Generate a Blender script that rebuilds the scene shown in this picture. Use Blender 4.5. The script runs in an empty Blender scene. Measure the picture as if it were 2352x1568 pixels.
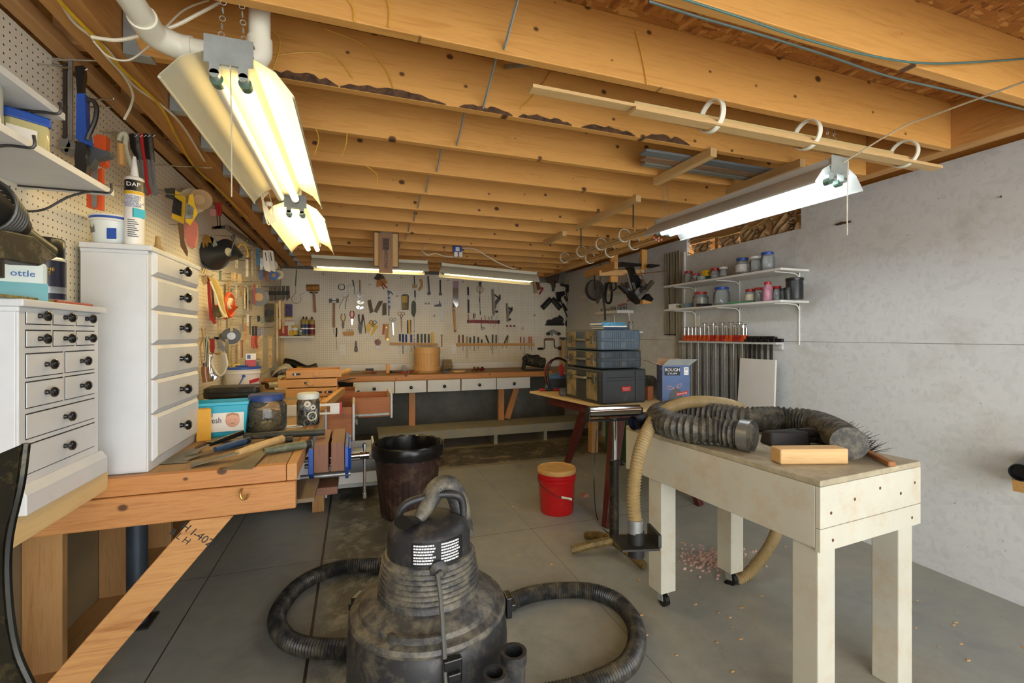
import bpy, math, random
from mathutils import Vector, Matrix, Euler
PI = math.pi
rnd = random.Random(11)
SC = bpy.context.scene
COL = SC.collection
# ---------------------------------------------------------------- camera, world, exposure
H = 1.45; F = 1045.0; HOR = 770.0; YAW = math.atan2(361, 1045)
SN, CS = math.sin(YAW), math.cos(YAW)
cam_d = bpy.data.cameras.new('camera'); cam = bpy.data.objects.new('camera', cam_d); COL.objects.link(cam)
cam.location = (0, 0, H); cam.rotation_euler = (PI/2, 0, -YAW)
cam_d.sensor_width = 36; cam_d.lens = F/2352*36; cam_d.shift_y = -14/2352
cam_d.clip_start = .02
SC.camera = cam
wd = bpy.data.worlds.new('world'); SC.world = wd; wd.use_nodes = True
bg = wd.node_tree.nodes['Background']; bg.inputs[0].default_value = (.95, .96, .97, 1); bg.inputs[1].default_value = 2.7
SC.view_settings.view_transform = 'Standard'; SC.view_settings.look = 'None'
SC.view_settings.gamma = 1; SC.view_settings.use_curve_mapping = False
SC.view_settings.exposure = 1.06
TUBE_WARM = 11.0; TUBE_COOL = 9.0
# ---------------------------------------------------------------- measuring helpers
def ray(px, py):
    k = (px-1176)/F
    return Vector((SN + k*CS, CS - k*SN, (HOR-py)/F))
def onX(px, py, X): r = ray(px, py); t = X/r.x; return Vector((X, r.y*t, H + r.z*t))
def onY(px, py, Y): r = ray(px, py); t = Y/r.y; return Vector((r.x*t, Y, H + r.z*t))
def onZ(px, py, Z): r = ray(px, py); t = (Z-H)/r.z; return Vector((r.x*t, r.y*t, Z))
# ---------------------------------------------------------------- mesh builder
class MB:
    def __init__(s): s.v = []; s.f = []; s.sm = []; s.M = Matrix()
    def add(s, vs, fs, smooth=False):
        b = len(s.v); s.v += [s.M @ Vector(p) for p in vs]
        for f in fs: s.f.append([b+i for i in f]); s.sm.append(smooth)
        return s
    def box(s, x0, x1, y0, y1, z0, z1):
        if x0 > x1: x0, x1 = x1, x0
        if y0 > y1: y0, y1 = y1, y0
        if z0 > z1: z0, z1 = z1, z0
        return s.add([(x0,y0,z0),(x1,y0,z0),(x1,y1,z0),(x0,y1,z0),(x0,y0,z1),(x1,y0,z1),(x1,y1,z1),(x0,y1,z1)],
              [(0,3,2,1),(4,5,6,7),(0,1,5,4),(1,2,6,5),(2,3,7,6),(3,0,4,7)])
    def cb(s, c, d, rz=0):
        k = s.M; s.M = k @ Matrix.Translation(c) @ Matrix.Rotation(rz, 4, 'Z')
        s.box(-d[0]/2, d[0]/2, -d[1]/2, d[1]/2, -d[2]/2, d[2]/2); s.M = k; return s
    def bar(s, a, b, w, h, up=(0,0,1), w2=None, h2=None):
        a = Vector(a); b = Vector(b); d = (b-a).normalized(); u = Vector(up)
        if abs(d.dot(u)) > .98: u = Vector((0,1,0))
        x = d.cross(u).normalized(); z = x.cross(d).normalized(); w2 = w2 or w; h2 = h2 or h
        vs = []
        for p, ww, hh in ((a, w, h), (b, w2, h2)):
            for i, j in ((-1,-1),(1,-1),(1,1),(-1,1)): vs.append(p + x*i*ww/2 + z*j*hh/2)
        return s.add(vs, [(0,1,2,3),(7,6,5,4),(0,4,5,1),(1,5,6,2),(2,6,7,3),(3,7,4,0)])
    def cyl(s, a, b, r0, r1=None, n=16, cap=True, sm=True):
        a = Vector(a); b = Vector(b); r1 = r0 if r1 is None else r1
        d = (b-a).normalized(); u = Vector((0,0,1)) if abs(d.z) < .9 else Vector((1,0,0))
        x = d.cross(u).normalized(); y = d.cross(x).normalized(); vs = []
        for p, r in ((a, r0), (b, r1)):
            for i in range(n):
                t = 2*PI*i/n; vs.append(p + x*math.cos(t)*r + y*math.sin(t)*r)
        s.add(vs, [(i, (i+1) % n, n+(i+1) % n, n+i) for i in range(n)], sm)
        if cap: s.add(vs[:n], [tuple(range(n))[::-1]]); s.add(vs[n:], [tuple(range(n))])
        return s
    def lathe(s, prof, n=24, o=(0,0,0), sm=True, a0=0, sx=1, sy=1):
        o = Vector(o); vs = []; m = len(prof)
        for r, z in prof:
            for i in range(n):
                t = 2*PI*i/n + a0; vs.append(o + Vector((math.cos(t)*r*sx, math.sin(t)*r*sy, z)))
        fs = [(j*n+i, j*n+(i+1) % n, (j+1)*n+(i+1) % n, (j+1)*n+i) for j in range(m-1) for i in range(n)]
        s.add(vs, fs, sm)
        if prof[0][0] > 1e-5: s.add(vs[:n], [tuple(range(n))[::-1]])
        if prof[-1][0] > 1e-5: s.add(vs[-n:], [tuple(range(n))])
        return s
    def tube(s, pts, r, n=8, rf=None, closed=False, sm=True):
        pts = [Vector(p) for p in pts]; m = len(pts); vs = []; px = None
        for k in range(m):
            if closed: d = (pts[(k+1) % m] - pts[k-1]).normalized()
            else: d = (pts[min(k+1, m-1)] - pts[max(k-1, 0)]).normalized()
            if px is None:
                u = Vector((0,0,1)) if abs(d.z) < .9 else Vector((1,0,0)); px = d.cross(u).normalized()
            px = (px - d*px.dot(d)).normalized(); py = d.cross(px)
            rr = rf(k) if rf else r
            for i in range(n):
                t = 2*PI*i/n; vs.append(pts[k] + px*math.cos(t)*rr + py*math.sin(t)*rr)
        fs = [(k*n+i, k*n+(i+1) % n, ((k+1) % m)*n+(i+1) % n, ((k+1) % m)*n+i) for k in range(m if closed else m-1) for i in range(n)]
        s.add(vs, fs, sm)
        if not closed: s.add(vs[:n], [tuple(range(n))[::-1]]); s.add(vs[-n:], [tuple(range(n))])
        return s
    def prism(s, poly, y0, y1, plane='xz'):
        n = len(poly)
        def P(p, t): return (p[0], t, p[1]) if plane == 'xz' else ((p[0], p[1], t) if plane == 'xy' else (t, p[0], p[1]))
        vs = [P(p, y0) for p in poly] + [P(p, y1) for p in poly]
        s.add(vs, [tuple(range(n)), tuple(range(n, 2*n))[::-1]] + [(i, n+i, n+(i+1) % n, (i+1) % n) for i in range(n)])
        return s
    def sph(s, c, r, n=12, m=8, sc=(1,1,1)):
        c = Vector(c); k = s.M; s.M = k @ Matrix.Translation(c) @ Matrix.Diagonal((*sc, 1))
        s.lathe([(max(1e-6, math.sin(PI*i/m)*r), -math.cos(PI*i/m)*r) for i in range(m+1)], n); s.M = k; return s
    def ring(s, c, R, r, n=24, m=8, ax='z', sc=1.0):
        c = Vector(c); pts = []
        for i in range(n):
            t = 2*PI*i/n; a, b = math.cos(t)*R, math.sin(t)*R*sc
            pts.append(c + Vector({'z': (a,b,0), 'y': (a,0,b), 'x': (0,a,b)}[ax]))
        return s.tube(pts, r, m, closed=True)
    def at(s, loc=(0,0,0), rx=0, ry=0, rz=0):
        s.M = Matrix.Translation(loc) @ Euler((rx, ry, rz)).to_matrix().to_4x4(); return s
def spline(pts, k=8, closed=False):
    P = [Vector(p) for p in pts]; n = len(P); out = []
    for i in range(n if closed else n-1):
        if closed: a, b, c, d = P[i-1], P[i], P[(i+1) % n], P[(i+2) % n]
        else: a, b, c, d = P[max(i-1,0)], P[i], P[i+1], P[min(i+2,n-1)]
        for j in range(k):
            t = j/k; out.append(.5*((2*b) + (c-a)*t + (2*a-5*b+4*c-d)*t*t + (3*b-a-3*c+d)*t**3))
    if not closed: out.append(P[-1])
    return out
def resample(pts, step):
    out = [pts[0].copy()]; acc = 0; 
    for a, b in zip(pts, pts[1:]):
        L = (b-a).length
        while acc + L >= step:
            t = (step-acc)/L; a = a + (b-a)*t; out.append(a.copy()); L = (b-a).length; acc = 0
            if L < 1e-9: break
        acc += L
    return out
def mk(name, mb, mat, parent=None, bev=0, label=None):
    me = bpy.data.meshes.new(name); me.from_pydata([tuple(v) for v in mb.v], [], mb.f)
    me.polygons.foreach_set('use_smooth', mb.sm); me.materials.append(mat)
    if any(mb.sm): me.set_sharp_from_angle(angle=.75)
    o = bpy.data.objects.new(name, me); COL.objects.link(o)
    if parent: o.parent = parent
    if bev:
        b = o.modifiers.new('bevel', 'BEVEL'); b.width = bev; b.segments = 2; b.limit_method = 'ANGLE'; b.angle_limit = .7
    if label: o['label'] = label
    return o
def tag(o, label, cat, g=None):
    o['label'] = label; o['category'] = cat
    if g: o['group'] = g
    return o
def rotm(rot):
    if isinstance(rot, (int, float)): return Euler((0, 0, rot))
    return rot if isinstance(rot, Euler) else Euler(rot)
def T(name, label, cat, loc=(0,0,0), rot=0, g=None):
    o = bpy.data.objects.new(name, None); o.empty_display_size = .05; COL.objects.link(o)
    o.location = loc; o.rotation_euler = rotm(rot); return tag(o, label, cat, g)
def put(name, label, cat, parts, loc=(0,0,0), rot=0, g=None, bev=0):
    """parts: list of (part name, MB, material[, bevel[, sub-parts]])"""
    if len(parts) == 1 and len(parts[0]) < 5:
        p = parts[0]; o = mk(name, p[1], p[2], None, p[3] if len(p) > 3 else bev)
        o.location = loc; o.rotation_euler = rotm(rot); return tag(o, label, cat, g)
    t = T(name, label, cat, loc, rot, g)
    for p in parts:
        c = mk(p[0], p[1], p[2], t, p[3] if len(p) > 3 and p[3] is not None else bev)
        if len(p) > 4:
            for q in p[4]: mk(q[0], q[1], q[2], c, q[3] if len(q) > 3 else bev)
    return t
def hang(roll=0, wall=0, out=0):     # wall: 0 back, pi/2 left, -pi/2 right; roll turns the thing in the wall's plane
    return (Matrix.Rotation(wall, 3, 'Z') @ Matrix.Rotation(out, 3, 'X') @ Matrix.Rotation(roll, 3, 'Y')).to_euler()
def copytree(o, loc, label=None, rot=None):
    c = o.copy(); COL.objects.link(c); c.location = loc
    if rot is not None: c.rotation_euler = rotm(rot)
    if label: c['label'] = label
    for ch in list(o.children):
        d = ch.copy(); COL.objects.link(d); d.parent = c
        for g in list(ch.children):
            e = g.copy(); COL.objects.link(e); e.parent = d
    return c
def struct(name, mb, mat, bev=0, parent=None):
    o = mk(name, mb, mat, parent, bev)
    if not parent: o['kind'] = 'structure'
    return o
def text(s, size, mat, parent, loc, rot=(PI/2, 0, 0), name='lettering', sx=1, ext=.0004, align='CENTER'):
    cu = bpy.data.curves.new(name, 'FONT'); cu.body = s; cu.size = size; cu.extrude = ext
    cu.align_x = align; cu.align_y = 'CENTER'; cu.space_line = .8; cu.resolution_u = 2
    o = bpy.data.objects.new(name, cu); me = bpy.data.meshes.new_from_object(o); bpy.data.objects.remove(o)
    me.name = name; o = bpy.data.objects.new(name, me); COL.objects.link(o)
    me.materials.clear(); me.materials.append(mat); o.parent = parent
    o.location = loc; o.rotation_euler = rot; o.scale = (sx, 1, 1); return o
# ---------------------------------------------------------------- materials
def lin(h):
    h = h.lstrip('#'); c = [int(h[i:i+2], 16)/255 for i in (0, 2, 4)]
    return [x/12.92 if x <= .04045 else ((x+.055)/1.055)**2.4 for x in c] + [1]
def base(name):
    m = bpy.data.materials.new(name); m.use_nodes = True; nt = m.node_tree
    return m, nt, nt.nodes['Principled BSDF'], nt.nodes.new
def noise(nt, vec, scale, detail=4, rough=.55, dist=0):
    n = nt.nodes.new('ShaderNodeTexNoise'); n.inputs['Scale'].default_value = scale
    n.inputs['Detail'].default_value = detail; n.inputs['Roughness'].default_value = rough; n.inputs['Distortion'].default_value = dist
    nt.links.new(vec, n.inputs['Vector']); return n.outputs['Fac']
def coords(nt, scale=(1,1,1), rot=(0,0,0)):
    t = nt.nodes.new('ShaderNodeTexCoord'); mp = nt.nodes.new('ShaderNodeMapping')
    mp.inputs['Scale'].default_value = scale; mp.inputs['Rotation'].default_value = rot
    nt.links.new(t.outputs['Object'], mp.inputs['Vector']); return mp.outputs['Vector']
def ramp(nt, fac, stops):
    r = nt.nodes.new('ShaderNodeValToRGB'); e = r.color_ramp.elements
    while len(e) < len(stops): e.new(.5)
    for k, (p, c) in enumerate(stops): e[k].position = p; e[k].color = c if not isinstance(c, str) else lin(c)
    nt.links.new(fac, r.inputs[0]); return r.outputs[0]
def mix(nt, fac, a, b, mode='MIX'):
    m = nt.nodes.new('ShaderNodeMix'); m.data_type = 'RGBA'; m.blend_type = mode
    for v, i in ((fac, 0), (a, 6), (b, 7)):
        if hasattr(v, 'node'): nt.links.new(v, m.inputs[i])
        else: m.inputs[i].default_value = v
    return m.outputs[2]
def mth(nt, op, a, b=None, c=None):
    m = nt.nodes.new('ShaderNodeMath'); m.operation = op
    for i, v in enumerate((a, b, c)):
        if v is None: continue
        if hasattr(v, 'node'): nt.links.new(v, m.inputs[i])
        else: m.inputs[i].default_value = v
    return m.outputs[0]
def bump(nt, bs, h, strength=.3, dist=.01):
    b = nt.nodes.new('ShaderNodeBump'); b.inputs['Strength'].default_value = strength; b.inputs['Distance'].default_value = dist
    nt.links.new(h, b.inputs['Height']); nt.links.new(b.outputs[0], bs.inputs['Normal'])
_mc = {}
def M(col, rough=.5, metal=0, var=.12, scale=9, dust=0, dcol='#B9A88A', bmp=0, coat=0, name=None):
    key = (col, rough, metal, var, scale, dust, dcol, bmp, coat)
    if key in _mc: return _mc[key]
    m, nt, bs, N = base(name or 'paint_' + col.strip('#')); v = coords(nt); c = lin(col)
    f = noise(nt, v, scale, 5)
    dk = [x*(1-var*1.6) for x in c[:3]] + [1]; lt = [min(1, x*(1+var)) for x in c[:3]] + [1]
    out = ramp(nt, f, [(.3, dk), (.7, lt)])
    if dust:
        g = noise(nt, v, scale*2.3, 8, .72, .08); g = ramp(nt, g, [(.62-dust*.4, (0,0,0,1)), (.78-dust*.3, (1,1,1,1))])
        out = mix(nt, mth(nt, 'MULTIPLY', g, min(1, dust*1.2)), out, lin(dcol))
    nt.links.new(out, bs.inputs['Base Color']); bs.inputs['Roughness'].default_value = rough; bs.inputs['Metallic'].default_value = metal
    if coat: bs.inputs['Coat Weight'].default_value = coat
    if bmp: bump(nt, bs, noise(nt, v, scale*6, 3), bmp, .003)
    _mc[key] = m; return m
def wood(c1, c2, axis='x', knots=0, rough=.6, s=1.0, name='wood'):
    key = ('w', c1, c2, axis, knots, rough, s)
    if key in _mc: return _mc[key]
    m, nt, bs, N = base(name + '_' + axis)
    a = {'x': (.9,14,14), 'y': (14,.9,14), 'z': (14,14,.9)}[axis]
    v = coords(nt, tuple(k*s for k in a)); f = noise(nt, v, 2.2, 6, .6, 1.2); f2 = noise(nt, v, 11, 3, .6)
    f = mth(nt, 'ADD', mth(nt, 'MULTIPLY', f, .75), mth(nt, 'MULTIPLY', f2, .25))
    out = ramp(nt, f, [(.32, c2), (.5, c1), (.72, c2)])
    big = noise(nt, coords(nt, tuple(k*.12 for k in a)), 3, 2)
    out = mix(nt, mth(nt, 'MULTIPLY', big, .5), out, lin(c2))
    if knots:
        b = {'x': (2.2,2.2,5), 'y': (2.2,2.2,5), 'z': (5,5,2.2)}[axis]
        vo = nt.nodes.new('ShaderNodeTexVoronoi'); vo.inputs['Scale'].default_value = knots
        if axis == 'x':   # knots: one pattern per joist face
            vo.voronoi_dimensions = '2D'; tc = nt.nodes.new('ShaderNodeTexCoord'); sx = nt.nodes.new('ShaderNodeSeparateXYZ'); nt.links.new(tc.outputs['Object'], sx.inputs[0])
            row = mth(nt, 'MULTIPLY', mth(nt, 'FLOOR', mth(nt, 'DIVIDE', mth(nt, 'SUBTRACT', sx.outputs[1], 1.3), .406)), 13.7)
            cx = nt.nodes.new('ShaderNodeCombineXYZ'); nt.links.new(mth(nt, 'ADD', mth(nt, 'MULTIPLY', sx.outputs[0], 4.2), row), cx.inputs[0]); nt.links.new(mth(nt, 'MULTIPLY', sx.outputs[2], 5.5), cx.inputs[1]); nt.links.new(cx.outputs[0], vo.inputs['Vector'])
        else: nt.links.new(coords(nt, b), vo.inputs['Vector'])
        sp = nt.nodes.new('ShaderNodeSeparateColor'); nt.links.new(vo.outputs['Color'], sp.inputs[0])
        d = mth(nt, 'ADD', vo.outputs['Distance'], mth(nt, 'MULTIPLY', sp.outputs[0], .09))
        k = ramp(nt, d, [(.0, (1,1,1,1)), (.07, (.9,.9,.9,1)), (.1, (0,0,0,1))])
        out = mix(nt, k, out, lin('#4A2B12'))
    nt.links.new(out, bs.inputs['Base Color']); bs.inputs['Roughness'].default_value = rough
    bump(nt, bs, f, .15, .002); _mc[key] = m; return m
def emit(col, st, name='tube_glow'):
    m, nt, bs, N = base(name); c = lin(col); bs.inputs['Base Color'].default_value = c
    bs.inputs['Emission Color'].default_value = c; bs.inputs['Emission Strength'].default_value = st; return m
def glass(col='#F2F6F4', rough=.05, name='clear_plastic', trans=.85):
    key = ('g', col, rough, trans)
    if key in _mc: return _mc[key]
    m, nt, bs, N = base(name)
    tr = N('ShaderNodeBsdfTransparent'); tr.inputs[0].default_value = lin(col); gl = N('ShaderNodeBsdfGlossy'); gl.inputs['Roughness'].default_value = rough
    gl.inputs['Color'].default_value = (1,1,1,1)
    df = N('ShaderNodeBsdfDiffuse'); df.inputs[0].default_value = lin(col)
    m1 = N('ShaderNodeMixShader'); m1.inputs[0].default_value = 1-trans; nt.links.new(tr.outputs[0], m1.inputs[1]); nt.links.new(df.outputs[0], m1.inputs[2])
    lw = N('ShaderNodeFresnel'); lw.inputs[0].default_value = 1.45
    m2 = N('ShaderNodeMixShader'); nt.links.new(lw.outputs[0], m2.inputs[0]); nt.links.new(m1.outputs[0], m2.inputs[1]); nt.links.new(gl.outputs[0], m2.inputs[2])
    nt.links.new(m2.outputs[0], nt.nodes['Material Output'].inputs[0]); _mc[key] = m; return m
def speck(name, stops, scale=30, vscale=(1,1,1), rough=.7, detail=6, bmp=.2, flecks=None, fsc=40, ft=.1):
    m, nt, bs, N = base(name); v = coords(nt, vscale); f = noise(nt, v, scale, detail, .65)
    out = ramp(nt, f, stops)
    if flecks:
        vo = N('ShaderNodeTexVoronoi'); vo.inputs['Scale'].default_value = fsc; nt.links.new(v, vo.inputs['Vector'])
        g = noise(nt, v, fsc*.12, 3); d = mth(nt, 'LESS_THAN', mth(nt, 'SUBTRACT', vo.outputs['Distance'], mth(nt, 'MULTIPLY', mth(nt, 'SUBTRACT', g, .5), 1.2)), ft)
        out = mix(nt, mth(nt, 'MULTIPLY', d, .8), out, lin(flecks))
    nt.links.new(out, bs.inputs['Base Color']); bs.inputs['Roughness'].default_value = rough
    if bmp: bump(nt, bs, f, bmp, .004)
    return m
def osb(name, stops, s=1.0, bmp=.3):
    m, nt, bs, N = base(name); outs = []
    for k, (rz, sc) in enumerate((((.5,.3,.6), (14,55,30)), ((.2,.5,2.0), (50,16,30)))):
        vo = N('ShaderNodeTexVoronoi'); vo.inputs['Scale'].default_value = s; nt.links.new(coords(nt, sc, rz), vo.inputs['Vector'])
        sp = N('ShaderNodeSeparateColor'); nt.links.new(vo.outputs['Color'], sp.inputs[0]); outs.append(sp.outputs[0])
    g = noise(nt, coords(nt), 14, 3); f = mix(nt, ramp(nt, g, [(.45, (0,0,0,1)), (.55, (1,1,1,1))]), outs[0], outs[1])
    c = ramp(nt, f, stops); nt.links.new(c, bs.inputs['Base Color']); bs.inputs['Roughness'].default_value = .75
    bump(nt, bs, f, bmp, .004); return m
def peg(name, ax, c1='#EAE4D0', c2='#DDD3B8'):
    m, nt, bs, N = base(name); t = N('ShaderNodeTexCoord'); v = t.outputs['Object']
    d = N('ShaderNodeVectorMath'); d.operation = 'DIVIDE'; nt.links.new(v, d.inputs[0]); d.inputs[1].default_value = (.0254,)*3
    f = N('ShaderNodeVectorMath'); f.operation = 'FRACTION'; nt.links.new(d.outputs[0], f.inputs[0])
    s = N('ShaderNodeVectorMath'); s.operation = 'SUBTRACT'; nt.links.new(f.outputs[0], s.inputs[0]); s.inputs[1].default_value = (.5,)*3
    k = N('ShaderNodeVectorMath'); k.operation = 'MULTIPLY'; nt.links.new(s.outputs[0], k.inputs[0]); k.inputs[1].default_value = (1,0,1) if ax == 'x' else (0,1,1)
    l = N('ShaderNodeVectorMath'); l.operation = 'LENGTH'; nt.links.new(k.outputs[0], l.inputs[0])
    hole = mth(nt, 'LESS_THAN', l.outputs['Value'], .125)
    bc = ramp(nt, noise(nt, v, 1.6, 5), [(.35, c2), (.65, c1)])
    nt.links.new(mix(nt, hole, bc, lin('#3A2D1C')), bs.inputs['Base Color']); bs.inputs['Roughness'].default_value = .45
    return m
# ---------------------------------------------------------------- shared materials
PINE = lambda ax, k=1: wood('#DCA457', '#C48A40', ax, 1.0 if k else 0, .62, 1, 'joist_pine')
ROUGH = lambda ax: wood('#C79A63', '#A87843', ax, 0, .7, 1, 'stud_pine')
BENCHW = lambda ax: wood('#C98C50', '#A66B35', ax, 1.1, .5, 1, 'bench_fir')
FIR = lambda ax: wood('#CB9257', '#A86D38', ax, .8, .65, 1.6, 'brace_fir')
PALE = lambda ax: wood('#D8B77F', '#C39C62', ax, 0, .6, 1, 'pale_wood')
PLY = lambda ax: wood('#E0C48E', '#CDAE78', ax, 0, .6, .7, 'plywood')
WALNUT = lambda ax: wood('#8A5B42', '#64402C', ax, 0, .55, 1.6, 'vise_wood')
WHITE = M('#D3D5D5', .42, 0, .04, 6, .12, '#A89F8C', 0, 0, 'white_paint')
WHITE2 = M('#E4E2DA', .4, 0, .03, 5)
BLACK = M('#161616', .28, 0, .1, 12); BLK = M('#232220', .55, 0, .15, 9); DUSTBLK = M('#2B2A28', .6, 0, .15, 6, .55, '#8A7F6A')
STEEL = M('#8F8F8B', .36, .6, .12, 14); CHROME = M('#C8CACB', .12, 1, .05, 6); DSTEEL = M('#4A4845', .42, .8, .2, 14)
GALV = M('#A7AFAA', .42, .35, .1, 20); BRASS = M('#B08D4A', .3, .9, .1, 12); RUST = M('#6B4A33', .7, .4, .3, 14)
RED = M('#B3221D', .4, 0, .1, 7); ORANGE = M('#D9541E', .4, 0, .08, 7); YEL = M('#E3B51D', .45, 0, .07, 8); BLUE = M('#1F4FA8', .4, 0, .1, 8)
CREAM = M('#E6DCC0', .5, 0, .05, 8); PVC = M('#E6E2CC', .35, 0, .04, 4); TEAL = M('#2BB0C9', .45, 0, .06, 6); GREEN = M('#2F6B3C', .5, 0, .1, 8)
PAPER = M('#E9E5DA', .8, 0, .03, 5); CARD = M('#C5A171', .8, 0, .07, 6); GREY = M('#77756F', .6, 0, .12, 8); TAN = M('#B79A6A', .6, 0, .1, 7)
INK = M('#20242C', .6, 0, 0, 3); WINK = M('#F2F2EE', .5, 0, 0, 3); BINK = M('#1E56A0', .5, 0, 0, 3); RINK = M('#B02A22', .5, 0, 0, 3)
GLASS = glass(trans=.96); GLASS2 = glass('#E8EFF0', .06, 'jar_glass', .78)
KNOB = M('#141414', .14, 0, .05, 5, 0, '#B9A88A', 0, .6)
PX = -.975
ZJ = H + .95; ZT = ZJ + .235; ZB = .93            # underside of the joists, underside of the subfloor, bench height
# ---------------------------------------------------------------- floor
m, nt, bs, N = base('dusty_concrete'); v = coords(nt)
f = noise(nt, v, 1.1, 8, .6, .5); g = noise(nt, v, 9, 8, .7)
c = ramp(nt, f, [(.3, '#7A7F7D'), (.5, '#92948A'), (.68, '#A49E88')])
c = mix(nt, .45, c, ramp(nt, g, [(.3, '#797B77'), (.6, '#9F9D94')]))
sx = N('ShaderNodeSeparateXYZ'); nt.links.new(v, sx.inputs[0]); X, Y = sx.outputs[0], sx.outputs[1]
def line(o, at, w): return mth(nt, 'LESS_THAN', mth(nt, 'ABSOLUTE', mth(nt, 'SUBTRACT', o, at)), w)
ln = line(X, -.2, .007)
for a, b, w in ((X, -.83, .003), (Y, 3.18, .0022), (Y, 4.9, .006), (X, 1.25, .0012)): ln = mth(nt, 'MAXIMUM', ln, line(a, b, w))
def band(o, lo, hi, soft=.12):
    a = N('ShaderNodeMapRange'); a.interpolation_type = 'SMOOTHSTEP'; nt.links.new(o, a.inputs[0]); a.inputs[1].default_value = lo-soft; a.inputs[2].default_value = lo+soft
    b = N('ShaderNodeMapRange'); b.interpolation_type = 'SMOOTHSTEP'; nt.links.new(o, b.inputs[0]); b.inputs[1].default_value = hi+soft; b.inputs[2].default_value = hi-soft
    return mth(nt, 'MULTIPLY', a.outputs[0], b.outputs[0])
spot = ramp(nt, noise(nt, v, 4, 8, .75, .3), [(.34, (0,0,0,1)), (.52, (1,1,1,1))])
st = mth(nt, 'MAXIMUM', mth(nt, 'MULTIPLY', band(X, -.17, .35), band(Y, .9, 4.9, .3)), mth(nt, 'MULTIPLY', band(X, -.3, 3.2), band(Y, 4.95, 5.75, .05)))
dirt = mth(nt, 'MULTIPLY', band(Y, 4.92, 7.5, .02), .55); c = mix(nt, dirt, c, lin('#9C8559'))
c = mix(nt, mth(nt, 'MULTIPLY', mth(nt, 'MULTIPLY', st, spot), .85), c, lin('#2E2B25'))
sw = ramp(nt, noise(nt, v, 1.7, 6, .7, .6), [(.56, (0,0,0,1)), (.72, (1,1,1,1))]); c = mix(nt, mth(nt, 'MULTIPLY', sw, .3), c, lin('#3F464C'))
c = mix(nt, ln, c, lin('#33291E')); nt.links.new(c, bs.inputs['Base Color'])
nt.links.new(ramp(nt, g, [(.3, (.35,.35,.35,1)), (.7, (.6,.6,.6,1))]), bs.inputs['Roughness']); bump(nt, bs, g, .08, .003)
struct('floor', MB().box(-1.34, 3.6, -2.2, 7.2, -.1, 0), m)
# ---------------------------------------------------------------- ceiling: subfloor and joists
ceil = struct('ceiling', MB().box(-1.34, 3.6, -2.2, 7.2, ZT, ZT+.03), osb('strand_board', [(.1, '#8A5421'), (.4, '#B87C34'), (.7, '#A26A2A'), (.95, '#D09A52')]))
for k in range(-8, 15):
    y = 1.46 + .406*k
    if y > 7: break
    j = MB().box(-.735, 2.87, y, y+.038, ZJ, ZT); mk('joist', j, PINE('x'), ceil, .003)
    if k > 0:
        hgr = MB().box(-.733, -.70, y-.003, y, ZJ-.003, ZT-.03).box(-.733, -.655, y-.004, y+.044, ZJ-.006, ZJ-.001)
        hgr.prism([(-.733, ZJ), (-.68, ZJ), (-.70, ZJ+.05), (-.733, ZJ+.05)], y-.004, y-.001); mk('joist_hanger', hgr, GALV, ceil)
    if k > -3:
        for s in (0, 1):
            if rnd.random() < .25 and s: continue
            xx = .47 + .07*s + rnd.uniform(-.02, .02) + (.06 if k == 1 else 0)
            a = (xx, y-.406+.05, ZT-.03 if not s else ZJ+.02); b = (xx, y-.004, ZJ+.015 if not s else ZT-.03)
            mk('bridging_strap', MB().bar(a, b, .018, .004, (1,0,0)).bar(a, b, .004, .009, (1,0,0)), GALV, ceil)
# small nails, staples and shipping mark on the big joists
# beams along both side walls
BEAM = wood('#D09C58', '#A87438', 'y', 1.2, .65, 1, 'beam_fir')
bl = struct('trim_1', MB().box(-.85, -.737, -2.2, 7.0, ZJ, ZT), BEAM, .004)
struct('trim_2', MB().box(-.955, -.905, -2.2, 7.0, ZJ-.005, ZJ+.04), ROUGH('y'), .003)
blk = MB()
struct('trim_3', MB().box(2.87, 2.96, -2.2, 7.0, ZJ, ZT), BEAM, .004)
for k in range(16):
    mk('blocking', MB().box(-.96, -.852, -.4+.47*k, -.36+.47*k, ZJ+.041, ZT-.001), ROUGH('x'), bl)
# ---------------------------------------------------------------- walls
CONC = speck('foundation_concrete', [(.3, '#6A685F'), (.55, '#807D72'), (.75, '#938F82')], 3, bmp=.25)
BACKB = M('#8E7B5B', .85, 0, .1, 3, name='brown_board')
wl = struct('wall_left', MB().box(-1.34, -1.30, -2.2, 7.2, 0, ZT), BACKB)
for k in range(8): mk('stud', MB().box(-1.298, -1.165, 1.83+.6*k, 1.87+.6*k, 0, ZB-.07), ROUGH('z'), wl, .003)
mk('sill_plate', MB().box(-1.298, -1.165, 1.2, 7.0, .0, .04), ROUGH('y'), wl)
wb = struct('wall_back', MB().box(-1.34, 3.6, 7.03, 7.2, 0, ZT), CONC)
for x in (.33, .80, 1.5, 2.05, 2.6): mk('blocking', MB().box(x, x+.09, 6.93, 7.0, ZJ-.0, ZT-.001), PINE('z', 0), ceil)
WALLR = osb('white_painted_strand_board', [(.05, '#D2D5D3'), (.3, '#D9DCDA'), (.8, '#DDDFDC'), (.97, '#D3D6D2')], .9, .12)
nt = WALLR.node_tree; bs = nt.nodes['Principled BSDF']; src = bs.inputs['Base Color'].links[0].from_socket
v = coords(nt); fl = ramp(nt, noise(nt, v, 26, 6, .75, .4), [(.31, (1,1,1,1)), (.345, (0,0,0,1))]); c = mix(nt, mth(nt, 'MULTIPLY', fl, .75), src, lin('#3E3A33'))
fl = ramp(nt, noise(nt, v, 2.2, 5, .6, .5), [(.56, (0,0,0,1)), (.72, (1,1,1,1))]); c = mix(nt, mth(nt, 'MULTIPLY', fl, .38), c, lin('#A89A84'))
nt.links.new(c, bs.inputs['Base Color']); bs.inputs['Roughness'].default_value = .6
zo = H + .857; zw = H + 1.05; yo0, yo1 = 2.69, 4.02
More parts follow.
